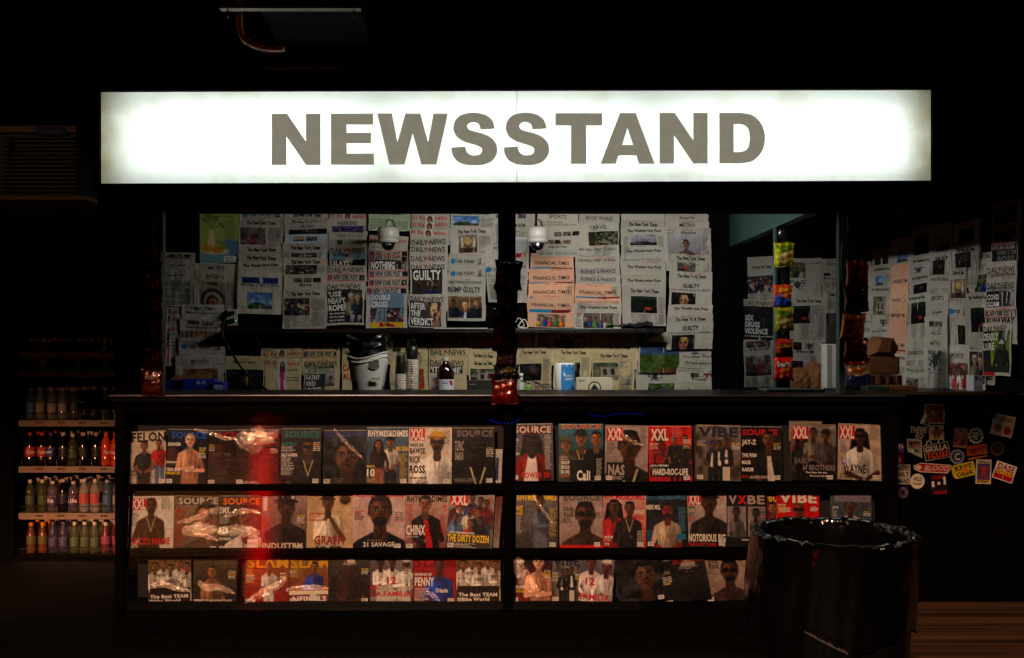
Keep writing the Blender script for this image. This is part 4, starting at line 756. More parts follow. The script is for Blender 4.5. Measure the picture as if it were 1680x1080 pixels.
# row two, left bay
mg(92, 466, 325, 762, Z6, [(.84, .82, .78), (.80, .77, .72)], [(.50, .20, .24, dict(skin=(.30, .19, .14), top=(.27, .17, .12), beard=True, bare=True, pose='raise', chain=True))], XXL(WH, RD, .06, .38, .08, .26), [("GUCCI MANE", .04, .74, .93, .86, RD), ("At the Crossroads With", .04, .86, .62, .90, BK), ("Rap's Next Big Superstar", .15, .91, .7, .95, BK)], "white magazine with shirtless boxer-posed man above slanted red headline", blurbs=[(.04, .32, .24, .55, BK), (.72, .03, .97, .25, BK)], rot=.02)
mg(325, 470, 555, 758, Z6, [(.52, .42, .32), (.40, .32, .26)], [(.72, .40, .5, dict(skin=(.55, .38, .28), top=(.3, .25, .2)))], SRC((.72, .68, .6), (.22, .2, .18)), [("REUNITED", .04, .26, .25, .31, RD)], "tan magazine with shiny creased wrap and pale masthead", blurbs=[(.03, .34, .25, .9, RD)])
mg(553, 472, 768, 755, Z6, [(.25, .22, .19), (.14, .12, .1)], [(.68, .38, .44, dict(skin=(.42, .3, .22), top=(.8, .76, .7)))], SRC((.86, .42, .06), (.2, .16, .12)), [("DMX", .02, .21, .26, .33, WH), ("RZA", .02, .56, .24, .68, WH), ("FOXY BROWN", .02, .75, .30, .80, WH), ('#', .68, .78, .92, .95, WH), ("SOURCE", .7, .84, .9, .88, (.86, .4, .1))], "magazine with orange masthead and creased wrap", blurbs=[(.02, .36, .26, .52, WH)])
mg(768, 466, 996, 750, Z6, [(.60, .50, .46), (.35, .25, .22)], [(.55, .24, .38, dict(skin=(.26, .17, .12), top=(.16, .14, .14), hat=(.13, .12, .13)))], ("W TRASH", WH, None, .45, .72, .02, .10), [("INDUSTRY", .03, .86, .94, .97, (.82, .72, .62))], "magazine with man holding flat brimmed hat over wide spaced pale letters", blurbs=[(.03, .4, .25, .7, RD)], ops=[('rect', .03, .05, .12, .3, (.8, .78, .74))])
mg(6, 460, 246, 746, Z7, [(.74, .62, .46), (.76, .66, .52)], [(.46, .18, .25, dict(skin=(.40, .24, .15), top=(.84, .80, .70), hat=(.2, .13, .09), pose='raise'))], None, [("GRAFH", .18, .75, .80, .91, (.55, .12, .08)), ("JOEY PAYNE", .06, .35, .38, .40, RD), ("COMING BACK", .06, .46, .38, .50, RD), ("18.88", .22, .93, .76, 1.0, BK)], "cream magazine with praying man in skullcap above dark red letters", blurbs=[(.08, .41, .38, .45, RD)], ops=[('el', .82, .12, .12, .09, (.30, .22, .16)), ('el', .47, .6, .06, .12, (.5, .32, .2)), ('el', .46, .70, .12, .03, (.5, .32, .2))], bar=False)
mg(245, 458, 508, 744, Z7, [(.80, .70, .68), (.72, .62, .60)], [(.52, .32, .52, dict(skin=(.34, .21, .15), hair=BK, top=(.09, .08, .09), beard=True))], ("RollingStone", (.78, .20, .10), None, .04, .97, .005, .11), [("21 SAVAGE", .20, .87, .80, .95, WH, 1)], "magazine with young man's head and shoulders on pink above one line of white capitals", blurbs=[(.28, .83, .72, .86, (.6, .5, .5))])
mg(510, 458, 728, 744, Z7, [(.78, .68, .64), (.5, .3, .28)], [(.46, .20, .26, dict(skin=MD, top=(.13, .10, .11), inner=(.72, .1, .12), pose='chin'))], RHD((.14, .11, .12)), [("CHINX", .02, .57, .46, .75, WH), ("YG", .86, .22, .97, .33, RD)], "magazine with man in dark suit touching his chin", blurbs=[(.03, .2, .22, .5, RD), (.8, .4, .97, .72, RD), (.02, .77, .3, .8, WH)])
mg(722, 458, 955, 744, Z7, [(.62, .60, .56), (.42, .42, .44)], [(x, y, .13, dict(skin=random.Random(i).choice([DK, MD]), top=c, legs=(.2, .25, .35))) for i, (x, y, c) in enumerate([(.20, .18, (.3, .1, .1)), (.36, .14, (.8, .8, .78)), (.52, .10, (.12, .2, .5)), (.70, .14, (.5, .2, .15)), (.84, .18, (.4, .12, .14)), (.28, .3, (.3, .4, .55)), (.48, .3, (.75, .7, .6)), (.66, .34, (.1, .1, .1)), (.18, .44, (.35, .45, .6)), (.50, .54, (.6, .1, .1)), (.72, .5, (.1, .1, .12))])], XXL(WH, RD, .05, .42, .04, .23), [('#', .0, .72, .95, .99, (.25, .22, .2)), ("THE DIRTY DOZEN", .02, .74, .92, .87, YL), ("XXL'S FRESHMAN CLASS", .05, .69, .6, .73, WH)], "magazine with crowd of a dozen young men over yellow headline", blurbs=[(.05, .89, .7, .98, WH), (.86, .05, .98, .4, RD)], rot=-.05, lay=1)
mg(930, 470, 992, 748, Z7, [(.34, .14, .16), (.6, .56, .5)], [], None, [], "bundle of magazine spines jutting out beside the dozen young men cover", lay=-1, bar=False, rot=-.08)
# row three, left bay
def nets(zf, x0, y0, x1, y1, lab, **k):
    mg(x0, y0, x1, y1, zf, [(.46, .36, .22), (.25, .18, .12)], [(x, y, .17, dict(skin=MD, top=(.82, .80, .74), legs=(.8, .78, .72))) for x, y in [(.16, .16), (.36, .1), (.72, .1), (.9, .18), (.52, .22)]], None,
       [("NETS", .42, .46, .62, .53, (.2, .1, .1)), ("NETS", .22, .33, .38, .39, (.2, .1, .1)), ("NETS", .78, .4, .94, .46, (.2, .1, .1)), ('#', .04, .64, .98, .98, (.16, .10, .08)), ("THE NETS", .08, .65, .94, .77, (.08, .05, .05)), ("The Best TEAM", .05, .79, .93, .87, WH), ("in the World", .03, .89, .75, .97, WH)], lab, **k)
nets(Z6, 195, 795, 412, 1020, "left bay magazine with five basketball players in white, creased and golden", rot=.03)
mg(420, 795, 645, 1020, Z6, [(.36, .30, .22), (.14, .12, .10)], [(.42, .28, .24, dict(skin=(.62, .40, .25), top=(.55, .4, .25), legs=(.2, .3, .6)))], ("SLAM", (.30, .25, .18), None, .05, .95, .02, .18), [("THE BEST DAMN POINT GUARD", .05, .9, .9, .97, WH)], "bronze magazine with crouching basketball player in blue")
mg(684, 790, 908, 1018, Z6, [(.60, .36, .18), (.42, .10, .08)], [(.55, .2, .18, dict(skin=MD, top=(.84, .8, .78), legs=(.8, .78, .75), arms=.5))], ("SLAM", GD, None, .05, .98, .01, .22), [], "magazine with leaping white-kit player under gold masthead", ops=[('rect', 0, .72, 1, 1.1, (.6, .12, .08), dict(al=.8)), ('rect', .03, .24, .17, .42, (.75, .5, .15))])
mg(905, 788, 1115, 1014, Z6, [(.58, .45, .26), (.5, .2, .15)], [(.62, .22, .2, dict(skin=MD, top=(.2, .25, .6), legs=(.82, .8, .76)))], ("SLAM", GD, None, .05, 1.0, .01, .24), [('#', 0, .74, 1, .82, (.85, .8, .7)), ("NFINALS", .1, .86, .9, .98, WH)], "magazine with dribbling player in blue under gold masthead", rot=.02)
mg(118, 786, 330, 1016, Z7, [(.30, .25, .22), (.10, .08, .07)], [(.52, .22, .28, dict(skin=(.32, .18, .12), top=(.22, .12, .10), hat=(.78, .72, .64), arms=.3))], ("SLAM", (.22, .2, .18), None, .4, 1.0, .02, .24), [], "magazine with capped player hugging an orange basketball", ops=[], rot=.02)
mg(328, 784, 548, 1014, Z7, [(.46, .42, .44), (.3, .2, .2)], [(.25, .14, .19, dict(skin=(.32, .16, .12), top=(.86, .84, .8), hat=(.12, .15, .4))), (.52, .12, .19, dict(skin=(.32, .16, .12), top=(.86, .84, .8))), (.84, .16, .2, dict(skin=(.3, .15, .11), top=(.86, .84, .8), hat=(.85, .84, .8)))], None, [("12", .40, .44, .62, .60, RD), ("ROC", .03, .62, .26, .72, RD), ("L.A.FAMILIA", .03, .75, .97, .86, RD)], "magazine with three players in white vests above red headline", blurbs=[(.03, .88, .7, .98, WH)])
mg(550, 784, 768, 1014, Z7, [(.66, .10, .10), (.5, .08, .1)], [(.60, .20, .3, dict(skin=(.36, .2, .14), top=(.12, .26, .62), inner=(.12, .26, .62)))], ("SLAM", (.45, .03, .05), None, .02, .98, .01, .24), [("REVENGE OF", .03, .36, .42, .42, WH), ("PENNY", .03, .45, .48, .64, WH), ("Orlando", .52, .68, .8, .78, WH)], "red magazine with player in pinstriped blue vest", blurbs=[(.03, .68, .4, .97, WH)])
nets(Z7, 768, 784, 990, 1012, "magazine with five basketball players in white, nearest centre post on left side")
# row one, right bay
mg(55, 108, 270, 398, Z8, [(.40, .42, .48), (.3, .2, .22)], [(.50, .30, .28, dict(skin=(.18, .10, .09), hair=BK, top=(.50, .08, .10), long=True, inner=(.86, .82, .8), iw=2.1, hat=(.16, .10, .09), pose='down'))], SRC((.80, .74, .70), (.35, .12, .12)), [("DMX", .03, .26, .2, .31, WH), ("CASH", .03, .5, .2, .55, WH), ("POWER 30", .25, .85, .9, .95, (.72, .14, .12))], "magazine with long haired man in white tank top", blurbs=[(.03, .33, .2, .48, WH), (.8, .2, .97, .8, WH)], rot=.015)
mg(298, 110, 524, 402, Z8, [(.20, .52, .60), (.06, .06, .07)], [(.50, .26, .24, dict(skin=MD, top=(.20, .12, .08), hat=(.07, .06, .06), chain=True, wide=1.1)), (.84, .26, .24, dict(skin=(.55, .36, .26), top=BK)), (.16, .36, .22, dict(skin=MD, top=(.35, .35, .3), hat=(.35, .33, .25)))], ("SOURCE", (.86, .40, .06), None, .06, .95, .01, .09), [('#', .25, .62, .78, .99, BK), ("Cali", .40, .80, .70, .98, WH), ("SNOOP", .05, .64, .24, .70, WH), ("DOGG", .05, .72, .24, .78, WH), ("DR. DRE", .05, .80, .24, .86, WH)], "magazine with three men on turquoise above large white word", blurbs=[(.05, .56, .22, .62, WH), (.84, .6, .99, .9, WH)])
mg(532, 118, 750, 402, Z8, [(.72, .66, .64), (.5, .44, .44)], [(.56, .36, .50, dict(skin=(.30, .19, .14), top=(.10, .10, .12), chain=True))], XXL(WH, RD, .05, .40, .06, .27), [('#', .04, .66, .48, .98, (.12, .11, .12)), ("NAS", .08, .70, .46, .89, (.62, .58, .56))], "magazine with large head bowed above three grey capitals", blurbs=[(.04, .3, .26, .5, BK), (.82, .04, .98, .4, BK), (.05, .91, .45, .97, WH)], rot=-.02)
mg(755, 120, 972, 400, Z8, [(.78, .10, .10), (.7, .08, .08)], [(.60, .24, .13, dict(skin=MD, top=BK, legs=(.1, .1, .1))), (.84, .24, .13, dict(skin=MD, top=(.12, .1, .1), legs=(.1, .1, .1))), (.26, .20, .12, dict(skin=(.5, .3, .22), hair=BK, top=(.5, .06, .06), long=True, legs=(.6, .08, .08)))], ("XXL", WH, None, .05, .46, .06, .27), [('#', .03, .68, .99, .92, BK), ("JAY-Z & THE FAMILY", .04, .70, .46, .75, WH), ("HARD-ROC-LIFE", .08, .77, .9, .89, WH)], "red magazine with group of people posing above white headline", blurbs=[(.55, .03, .8, .22, (.9, .5, .45))], ops=[('rect', .12, .5, .95, .72, (.09, .07, .08), dict(soft=.06))])
def vibe3(zf, x0, y0, x1, y1, lab, **k):
    mg(x0, y0, x1, y1, zf, [(.50, .46, .44), (.34, .30, .24)], [(x, y, .13, dict(skin=DK, top=BK, legs=BK, inner=WH, wide=.8)) for x, y in [(.38, .36), (.52, .34), (.68, .30)]], VIB((.10, .14, .22)), [("hip-hop's new royalty", .04, .3, .45, .34, BL, 1), ('#', .60, .75, .76, .99, (.75, .72, .66))], lab, ops=[('noise', 9, .14), ('noise', 5, .1)], **k)
vibe3(Z9, 5, 116, 232, 398, "whole magazine with three suited men among gravestones", rot=-.02)
mg(232, 122, 442, 398, Z9, [(.10, .09, .10), (.06, .05, .06)], [(.68, .24, .28, dict(skin=(.42, .26, .18), hair=BK, top=(.09, .09, .10), inner=(.82, .78, .74)))], ("SOURCE", (.74, .10, .09), None, .05, .9, .06, .17), [("JAY-Z", .03, .25, .38, .37, WH), ("THE FIRM", .03, .50, .38, .57, WH), ("MASE", .03, .63, .24, .70, WH), ("RAKIM", .03, .76, .3, .83, WH), ("PLUS:", .03, .90, .2, .95, RD)], "black magazine with man in dark jacket and white shirt under red masthead", blurbs=[(.03, .58, .4, .61, RD), (.22, .91, .7, .96, WH)], rot=-.01)
mg(482, 88, 650, 200, Z9, [(.62, .56, .50)], [], None, [], "cream magazine corner rising behind the cover with three standing men", lay=-2, bar=False)
mg(484, 112, 712, 396, Z9, [(.62, .58, .54), (.12, .11, .11)], [(.24, .22, .17, dict(skin=DK, top=(.10, .10, .10), hat=BK, legs=BK, long=True)), (.50, .16, .17, dict(skin=DK, top=(.45, .42, .38), legs=BK)), (.78, .20, .18, dict(skin=DK, top=(.30, .28, .27), hat=(.14, .12, .12), legs=BK))], XXL(WH, RD, .05, .38, .05, .26), [("BAND", .08, .60, .40, .70, (.4, .37, .36)), ("of BROTHERS", .26, .72, .98, .82, (.5, .46, .45)), ("The Rips Set the", .32, .84, .8, .88, WH), ("Record Straight", .42, .90, .92, .94, WH)], "magazine with three men standing side by side above grey slab lettering", blurbs=[(.6, .02, .95, .05, BK), (.03, .3, .1, .5, RD), (.84, .1, .98, .2, BK)], rot=-.02)
mg(724, 112, 945, 394, Z9, [(.76, .68, .60), (.70, .62, .54)], [(.50, .22, .26, dict(skin=(.28, .17, .13), hair=BK, top=(.86, .84, .8), long=True, arms=.4, glasses=True))], XXL(WH, RD, .03, .36, .05, .27), [("Lil", .08, .60, .26, .72, BL, 0), ("WAYNE", .12, .72, .64, .88, BK), ("IT'S NOT HIS", .05, .89, .28, .92, BK), ("TO GRAB", .05, .93, .28, .97, BK)], "magazine with man with dreadlocks in white vest", blurbs=[(.04, .3, .2, .52, BL), (.72, .05, .97, .28, BK)], rot=-.045)
# row two, right bay
mg(60, 470, 90, 730, Z8, [(.40, .30, .22)], [], None, [], "brown magazine edge peeping out left of the crouching man in denim", lay=-2, bar=False)
mg(78, 450, 294, 738, Z8, [(.46, .44, .42), (.26, .24, .24)], [(.58, .16, .20, dict(skin=DK, top=(.34, .36, .42), hat=(.22, .18, .14), lean=.5, pose='cross', legs=(.4, .42, .46), wide=1.1))], RHD(YL), [("WIZ", .02, .26, .18, .36, YL), ("KHALIFA", .02, .37, .18, .42, YL)], "magazine with crouching man in denim jacket under yellow masthead", blurbs=[(.02, .44, .16, .75, WH), (.8, .3, .98, .8, YL)])
mg(302, 452, 520, 736, Z8, [(.66, .60, .58), (.56, .48, .46)], [(.60, .42, .44, dict(skin=(.30, .19, .13), hair=BK, top=(.24, .16, .13), glasses=True, beard=True))], SRC((.34, .30, .31), (.52, .46, .45)), [("Slick", .08, .27, .34, .36, (.25, .25, .14)), ("Rick", .10, .37, .34, .46, (.25, .25, .14)), ('#', 0, .95, 1, 1, RD)], "second row magazine with laughing man in sunglasses and brown coat", blurbs=[(.08, .48, .3, .56, BK)])
mg(522, 446, 740, 736, Z8, [(.80, .68, .64), (.74, .20, .16)], [(.26, .30, .24, dict(skin=DK, hair=BK, top=(.62, .12, .12), long=True)), (.62, .32, .22, dict(skin=DK, top=(.12, .10, .11), chain=True))], RHD(RD), [("JUELZ", .72, .34, .96, .42, WH), ("SANTANA", .72, .44, .96, .50, RD), ("BUCK", .05, .80, .25, .84, WH), ("TI", .05, .92, .14, .97, WH)], "magazine with two men, one in red jacket, under bright red masthead", blurbs=[(.04, .85, .25, .89, WH), (.8, .7, .97, .9, WH)], rot=-.02)
mg(740, 446, 950, 734, Z8, [(.10, .12, .15), (.07, .08, .1)], [(.52, .36, .24, dict(skin=(.50, .14, .12), top=(.72, .62, .52), arms=.3, beard=True))], RHD((.16, .42, .56)), [("MEEK MILL", .02, .26, .36, .34, WH), ('#', .72, .76, .94, .86, (.1, .4, .55))], "magazine with man in beige jacket under teal masthead", blurbs=[(.78, .3, .97, .72, (.3, .6, .75)), (.02, .7, .2, .95, (.2, .5, .65))], rot=.01)
mg(-38, 446, 160, 732, Z9, [(.80, .74, .70), (.5, .45, .42)], [(.56, .22, .34, dict(skin=(.28, .18, .13), top=(.15, .13, .13), hat=(.12, .12, .14)))], XXL(WH, RD, .03, .34, .08, .26), [("AFTER", .02, .29, .2, .33, BK), ("NOTORIOUS BIG", .03, .77, .97, .91, WH), ("THE LOST TAPES", .03, .93, .72, .98, RD)], "magazine with large man in dark fedora", blurbs=[(.84, .03, .98, .2, RD)], ops=[], rot=-.01)
mg(160, 450, 364, 730, Z9, [(.09, .08, .09)], [(.24, .38, .16, dict(skin=(.24, .2, .18), top=(.36, .34, .33), wide=.75)), (.72, .40, .16, dict(skin=(.24, .2, .18), top=(.36, .34, .33), wide=.75))], None, [("V", .05, .08, .26, .24, (.62, .56, .52)), ("X", .27, .08, .50, .24, RD), ("BE", .52, .08, .94, .24, (.62, .56, .52)), ('#', .48, .28, .52, .84, BK), ('#', 0, .84, 1, 1, BK), ("TUPAC & TUPAC", .36, .86, .8, .89, WH)], "magazine split between two grey portraits, red letter in its title", ops=[('rect', .02, .28, .48, .82, (.55, .50, .48)), ('rect', .52, .28, .96, .82, (.55, .50, .48))], rot=-.01)
mg(150, 432, 420, 520, Z9, [(.62, .58, .62)], [], None, [("SOCIETY", .3, .03, .95, .25, (.12, .12, .25))], "lilac magazine top showing behind the twin portrait cover", lay=-3, bar=False)
mg(360, 440, 430, 600, Z9, [(.55, .12, .10), (.3, .1, .2)], [(.5, .6, .3, dict(skin=MD, top=(.4, .08, .2)))], None, [("10U", .05, .22, .95, .42, YL)], "narrow strip of magazine with yellow letters beside bright red cover", lay=-1, bar=False)
mg(412, 448, 630, 736, Z9, [(.80, .07, .10), (.72, .06, .09)], [(.52, .34, .24, dict(skin=(.45, .22, .16), hair=(.4, .2, .14), top=(.6, .05, .08), glasses=True))], VIB(WH), [("ROSS", .08, .30, .32, .38, WH, 1), ("SEXY", .78, .30, .95, .36, WH, 1)], "bright red magazine with bald man in sunglasses", rot=-.02)
mg(686, 456, 894, 736, Z9, [(.30, .34, .38), (.22, .26, .3)], [(.48, .26, .22, dict(skin=DK, top=(.78, .74, .7)))], SRC((.50, .44, .54), (.40, .40, .42)), [("JAY-Z", .04, .26, .18, .32, WH)], "last magazine of middle row, man in white shirt under lilac masthead", blurbs=[(.04, .34, .18, .6, WH)], rot=-.03)
# row three, right bay
mg(58, 782, 264, 1012, Z8, [(.20, .16, .20), (.5, .12, .1)], [(.66, .12, .30, dict(skin=LT, top=(.82, .58, .46), bare=True, pose='cross', glove=(.85, .84, .82)))], None, [("EMINEM", .02, .08, .3, .16, WH), ("YEAR END", .02, .64, .34, .71, WH), ("WRAP-UP", .02, .73, .34, .80, YL)], "bottom row magazine with bare-chested man and glinting wrap", blurbs=[(.02, .2, .25, .5, WH)], rot=-.03)
vibe3(Z8, 262, 782, 412, 1010, "half covered magazine with three suited men by a white gravestone", lay=-1)
mg(402, 778, 575, 1012, Z8, [(.42, .40, .46), (.3, .24, .24)], [(.34, .16, .24, dict(skin=(.4, .18, .14), top=(.86, .8, .78))), (.78, .22, .24, dict(skin=(.4, .18, .14), top=(.86, .8, .78), hat=(.84, .8, .76)))], None, [("12", .18, .48, .46, .64, RD), ("FAMILIA", .05, .82, .92, .95, RD)], "slanted magazine with two players in white vests above red word", rot=-.08)
mg(590, 786, 838, 1010, Z8, [(.16, .15, .17), (.08, .07, .08)], [(.60, .42, .62, dict(skin=(.36, .25, .19), top=(.12, .11, .12)))], None, [], "tilted dark magazine showing a man's face in shadow", blurbs=[(.02, .9, .6, .97, (.4, .38, .36))], rot=.13, ops=[('noise', 6, .14)])
mg(820, 786, 1052, 1010, Z8, [(.12, .09, .10), (.05, .05, .06)], [(.62, .34, .40, dict(skin=(.12, .09, .08), top=(.08, .07, .08), hat=(.62, .55, .5)))], ("SOURCE", (.5, .06, .07), None, .3, .98, .02, .14), [("KING", .05, .25, .2, .32, (.6, .5, .4))], "tilted dark magazine with figure in pale cap", rot=.17, lay=1)
mg(54, 780, 264, 1004, Z9, [(.66, .58, .52), (.5, .42, .38)], [(.60, .34, .50, dict(skin=(.30, .19, .13), hair=BK, top=(.22, .15, .12), glasses=True, beard=True))], None, [("Slick", .08, .04, .34, .15, (.22, .22, .14)), ("Rick", .1, .16, .36, .28, (.22, .22, .14))], "bottom row magazine with smiling man in round sunglasses", blurbs=[(.08, .3, .3, .42, BK)], rot=.05)
mg(258, 782, 350, 1004, Z9, [(.12, .35, .36), (.07, .07, .08)], [], None, [("SNOOP", .05, .52, .5, .58, WH), ("DOGG", .05, .6, .5, .66, WH), ("DR. DRE", .05, .68, .5, .74, WH)], "narrow teal magazine edge next to the trash can liner", rot=.04, lay=-1)
# ---------------------------------------------------------------- setting
def structure(o): o["kind"] = "structure"; return o
def ground_mat():
    m = mat('dark_pavement', (.028, .026, .024), .7, spec=.1, var=.5, vscale=3, bump=.4, bscale=35, bdist=.004); return m
structure(MB().box(-12, 12, -8, 14, -.1, 0).build("ground", ground_mat()))
deck_m = mat('worn_wooden_boards', (.30, .19, .11), .55, var=.75, vscale=1.6, bump=.5, bscale=6, stretch=(.35, 9, 9), bdist=.006)
mb = MB()
y = 3.6
while y < 5.68: mb.box(1.45, 5.0, y, y + .112, .0, .024, .004); y += .117
structure(mb.build("wooden_floor", deck_m))
structure(MB().box(-12, 12, 9.2, 9.4, 0, 4.2).build("back_wall", M['soot']))
structure(MB().box(-12, 12, 0.0, 9.4, 3.75, 3.9).build("ceiling", M['soot']))

# ---------------------------------------------------------------- the stand
FZ = lambda py, D=4.9: EYE - (py - HY) / F * D
FXp = lambda px, D=4.9: (px - CX) / F * D
st = empty("newsstand", (0, 4.9, 0), label="black newsstand with lit booth window, counter and glazed magazine rack", cat="newsstand")
def part(mb, name, m, parent=st, smooth=False):
    o = mb.build(name, m, None, smooth); o.parent = parent
    p = parent; off = Vector((0, 0, 0))
    while p is not None: off += p.location; p = p.parent
    o.location = -off; return o
CT = 1.246
part(MB().box(-1.965, 1.92, 4.86, 5.42, CT - .035, CT, .006), "counter", M['satin'])
part(MB().box(-1.965, 1.92, 4.848, 4.862, CT - .007, CT + .002, .002), "counter_edge", M['steel'])
part(MB().box(1.92, 5.0, 5.66, 6.15, 1.185, 1.222, .006), "side_counter", M['satin'])
part(MB().box(1.925, 5.0, 5.652, 5.659, 1.205, 1.2235, .001), "side_counter_edge", mat('edge_banding', (.34, .24, .14), .5))
part(MB().box(1.92, 5.0, 5.69, 5.75, .03, 1.184).box(1.93, 5.0, 5.672, 5.688, .015, .10).box(1.93, 5.0, 5.676, 5.689, .30, .33), "side_panel", M['black'])
part(MB().box(-1.95, 1.90, 4.92, 5.0, .03, .20).box(-1.95, 1.90, 5.08, 5.4, .03, CT - .036), "cabinet", M['black'])
worn = mat('scuffed_black_step', (.02, .018, .016), .8, spec=.05, var=.5, vscale=20, bump=.6, bscale=30)
part(MB().box(-1.95, 1.90, 4.885, 4.925, .0, .06, .005), "kick_board", worn)
M['trim'] = mat('dull_shutter_rail', (.26, .24, .22), .45, metal=.3, var=.4, vscale=30)
# header, end walls and roof of the booth
part(MB().box(-2.05, 2.1, 4.92, 5.05, 2.155, 2.275, .004).box(-2.05, 2.1, 4.94, 5.2, 2.76, 2.785), "header", M['black'])
mb = MB()
for x0, x1, zz in ((628, 760, 326), (965, 1092, 324), (310, 420, 325), (1300, 1420, 321)):
    part(MB().box(FXp(x0), FXp(x1), 4.906, 4.92, FZ(zz + .7), FZ(zz - .7), .001), "shutter_rail", M['trim'])
part(MB().prism([(-1.965, 4.92), (-1.735, 4.92), (-2.60, 6.95), (-2.76, 6.95)], CT + .001, 2.15).prism([(-1.965, 5.41), (-1.90, 5.41), (-2.66, 6.95), (-2.76, 6.95)], 0, CT - .001), "left_wall", M['black'])
part(MB().box(-1.734, -1.727, 4.925, 4.965, CT + .003, 2.154, .001), "window_jamb", M['steel'])
part(MB().box(-2.7, 1.52, 6.862, 6.95, 0, 2.9), "rear_wall", M['soot'])
part(MB().prism([(-1.965, 5.06), (3.1, 5.06), (3.1, 8.1), (1.3, 8.1), (1.3, 6.95), (-2.6, 6.95)], 2.62, 2.7), "booth_ceiling", M['soot'])
part(MB().box(1.50, 1.56, 5.06, 6.90, 2.16, 2.62), "side_beam", M['teal'])
part(MB().box(FXp(1166, 6.84), 1.56, 6.80, 6.86, 1.0, 2.16, .004), "corner_post", M['black'])
part(MB().box(FXp(1271, 5.7), FXp(1275, 5.7), 5.69, 5.74, 1.0, 2.16, .002), "inner_post", M['teal'])
part(MB().box(FXp(1275, 5.7) + .001, FXp(1296, 5.7), 5.70, 5.74, 1.0, 2.155, .002), "inner_post_web", M['black'])
part(MB().box(FXp(817), FXp(846), 4.93, 5.0, CT + .001, 2.155, .004), "centre_mullion", M['black'])
part(MB().box(FXp(1380), FXp(1386), 4.93, 4.98, CT + .001, 2.155, .003).box(FXp(1387), FXp(1391), 4.94, 4.98, CT + .001, 2.155, .002), "right_post", M['teal'])
part(MB().box(-2.6, 1.56, 5.95, 6.86, 1.10, 1.14).box(1.56, 2.7, 5.8, 8.0, 1.10, 1.14), "back_counter", M['black'])
part(MB().box(1.3, 3.2, 8.03, 8.12, 0, 2.9), "far_wall", M['soot'])
mb = MB(); mb.prism([(2.86 + .008, 5.16), (2.96, 5.16), (2.60, 7.36), (2.435, 7.36)], 1.223, 3.3)
part(mb, "right_wall", M['soot'])
# fluorescent fittings behind the header
lf = empty("strip_light", (.22, 5.3, 2.42), label="long white strip light under the booth ceiling behind the header", cat="lamp")
part(MB().box(-.40, .84, 5.24, 5.36, 2.425, 2.62, .006), "housing", M['white'], lf)
# magazine rack: posts, rails and tilted glazing
mb = MB()
for px in ((190, 205), (826, 840), (1455, 1472)): part(MB().box(FXp(px[0]), FXp(px[1]), 4.885, 5.07, .19, CT - .036, .004), "rack_post", M['black'])
for py in (797, 904, 993):
    z1, z0 = FZ(py), FZ(py + (10 if py < 990 else 11))
    part(MB().box(FXp(206), FXp(825), 4.930, 5.06, z0, z1, .003).box(FXp(841), FXp(1454), 4.930, 5.06, z0, z1, .003), "rack_rail", M['black'])
part(MB().box(FXp(206), FXp(1454), 5.055, 5.075, .2, CT - .04), "rack_back", mat('rack_backing', (.08, .06, .05), .7, var=.3, vscale=10))
part(MB().box(-1.95, 1.9, 4.90, 4.93, FZ(676), CT - .036), "fascia", M['black'])
part(MB().box(FXp(640), FXp(775), 4.892, 4.9, FZ(661.5), FZ(659.5)).box(FXp(962), FXp(1095), 4.892, 4.9, FZ(661), FZ(659)).box(FXp(1285), FXp(1390), 4.892, 4.9, FZ(660), FZ(658)), "trim_strip", mat('dull_copper_strip', (.45, .28, .22), .4, metal=.5))
glz = clear_mat('scuffed_acrylic', gl=.03, rough=.065, bump=.2, bscale=9, stretch=(.35, 1, 14), bdist=.0015)
for a_, b_ in ((206, 825), (841, 1454)):
    x0, x1 = FXp(a_), FXp(b_); z1, z0 = FZ(679), FZ(1001)
    t = R(5.2); dy = math.tan(t) * (z1 - z0)
    g = MB(); g.add([(x0, 4.898, z0), (x1, 4.898, z0), (x1, 4.898 + dy, z1), (x0, 4.898 + dy, z1), (x0, 4.901, z0), (x1, 4.901, z0), (x1, 4.901 + dy, z1), (x0, 4.901 + dy, z1)],
          [(0, 1, 2, 3), (7, 6, 5, 4), (0, 4, 5, 1), (3, 2, 6, 7), (0, 3, 7, 4), (1, 5, 6, 2)])
    part(g, "glazing", glz)

# ---------------------------------------------------------------- the sign
sg = empty("lightbox_sign", (.02, 4.9, 2.51), label="wide backlit white sign reading NEWSSTAND in grey-brown capitals", cat="sign")
sx0, sx1 = FXp(166), FXp(1527)
zl1, zl0, zr1, zr0 = FZ(151.5), FZ(303), FZ(148), FZ(298)
def slab(x0, x1, l0, l1, r0, r1, y0, y1):
    return MB().add([(x0, y0, l0), (x1, y0, r0), (x1, y0, r1), (x0, y0, l1), (x0, y1, l0), (x1, y1, r0), (x1, y1, r1), (x0, y1, l1)], [(0, 1, 2, 3), (7, 6, 5, 4), (0, 4, 5, 1), (3, 2, 6, 7), (0, 3, 7, 4), (1, 5, 6, 2)])
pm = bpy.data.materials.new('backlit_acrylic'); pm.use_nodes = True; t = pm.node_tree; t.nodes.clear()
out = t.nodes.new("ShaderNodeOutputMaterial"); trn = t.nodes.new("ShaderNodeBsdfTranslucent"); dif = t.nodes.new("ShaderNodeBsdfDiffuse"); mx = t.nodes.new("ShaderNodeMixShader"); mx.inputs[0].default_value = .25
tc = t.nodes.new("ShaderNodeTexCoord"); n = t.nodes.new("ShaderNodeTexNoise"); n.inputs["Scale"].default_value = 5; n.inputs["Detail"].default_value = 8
cr = t.nodes.new("ShaderNodeValToRGB"); cr.color_ramp.elements[0].position = .28; cr.color_ramp.elements[0].color = (.68, .68, .63, 1); cr.color_ramp.elements[1].position = .48; cr.color_ramp.elements[1].color = (.80, .82, .80, 1)
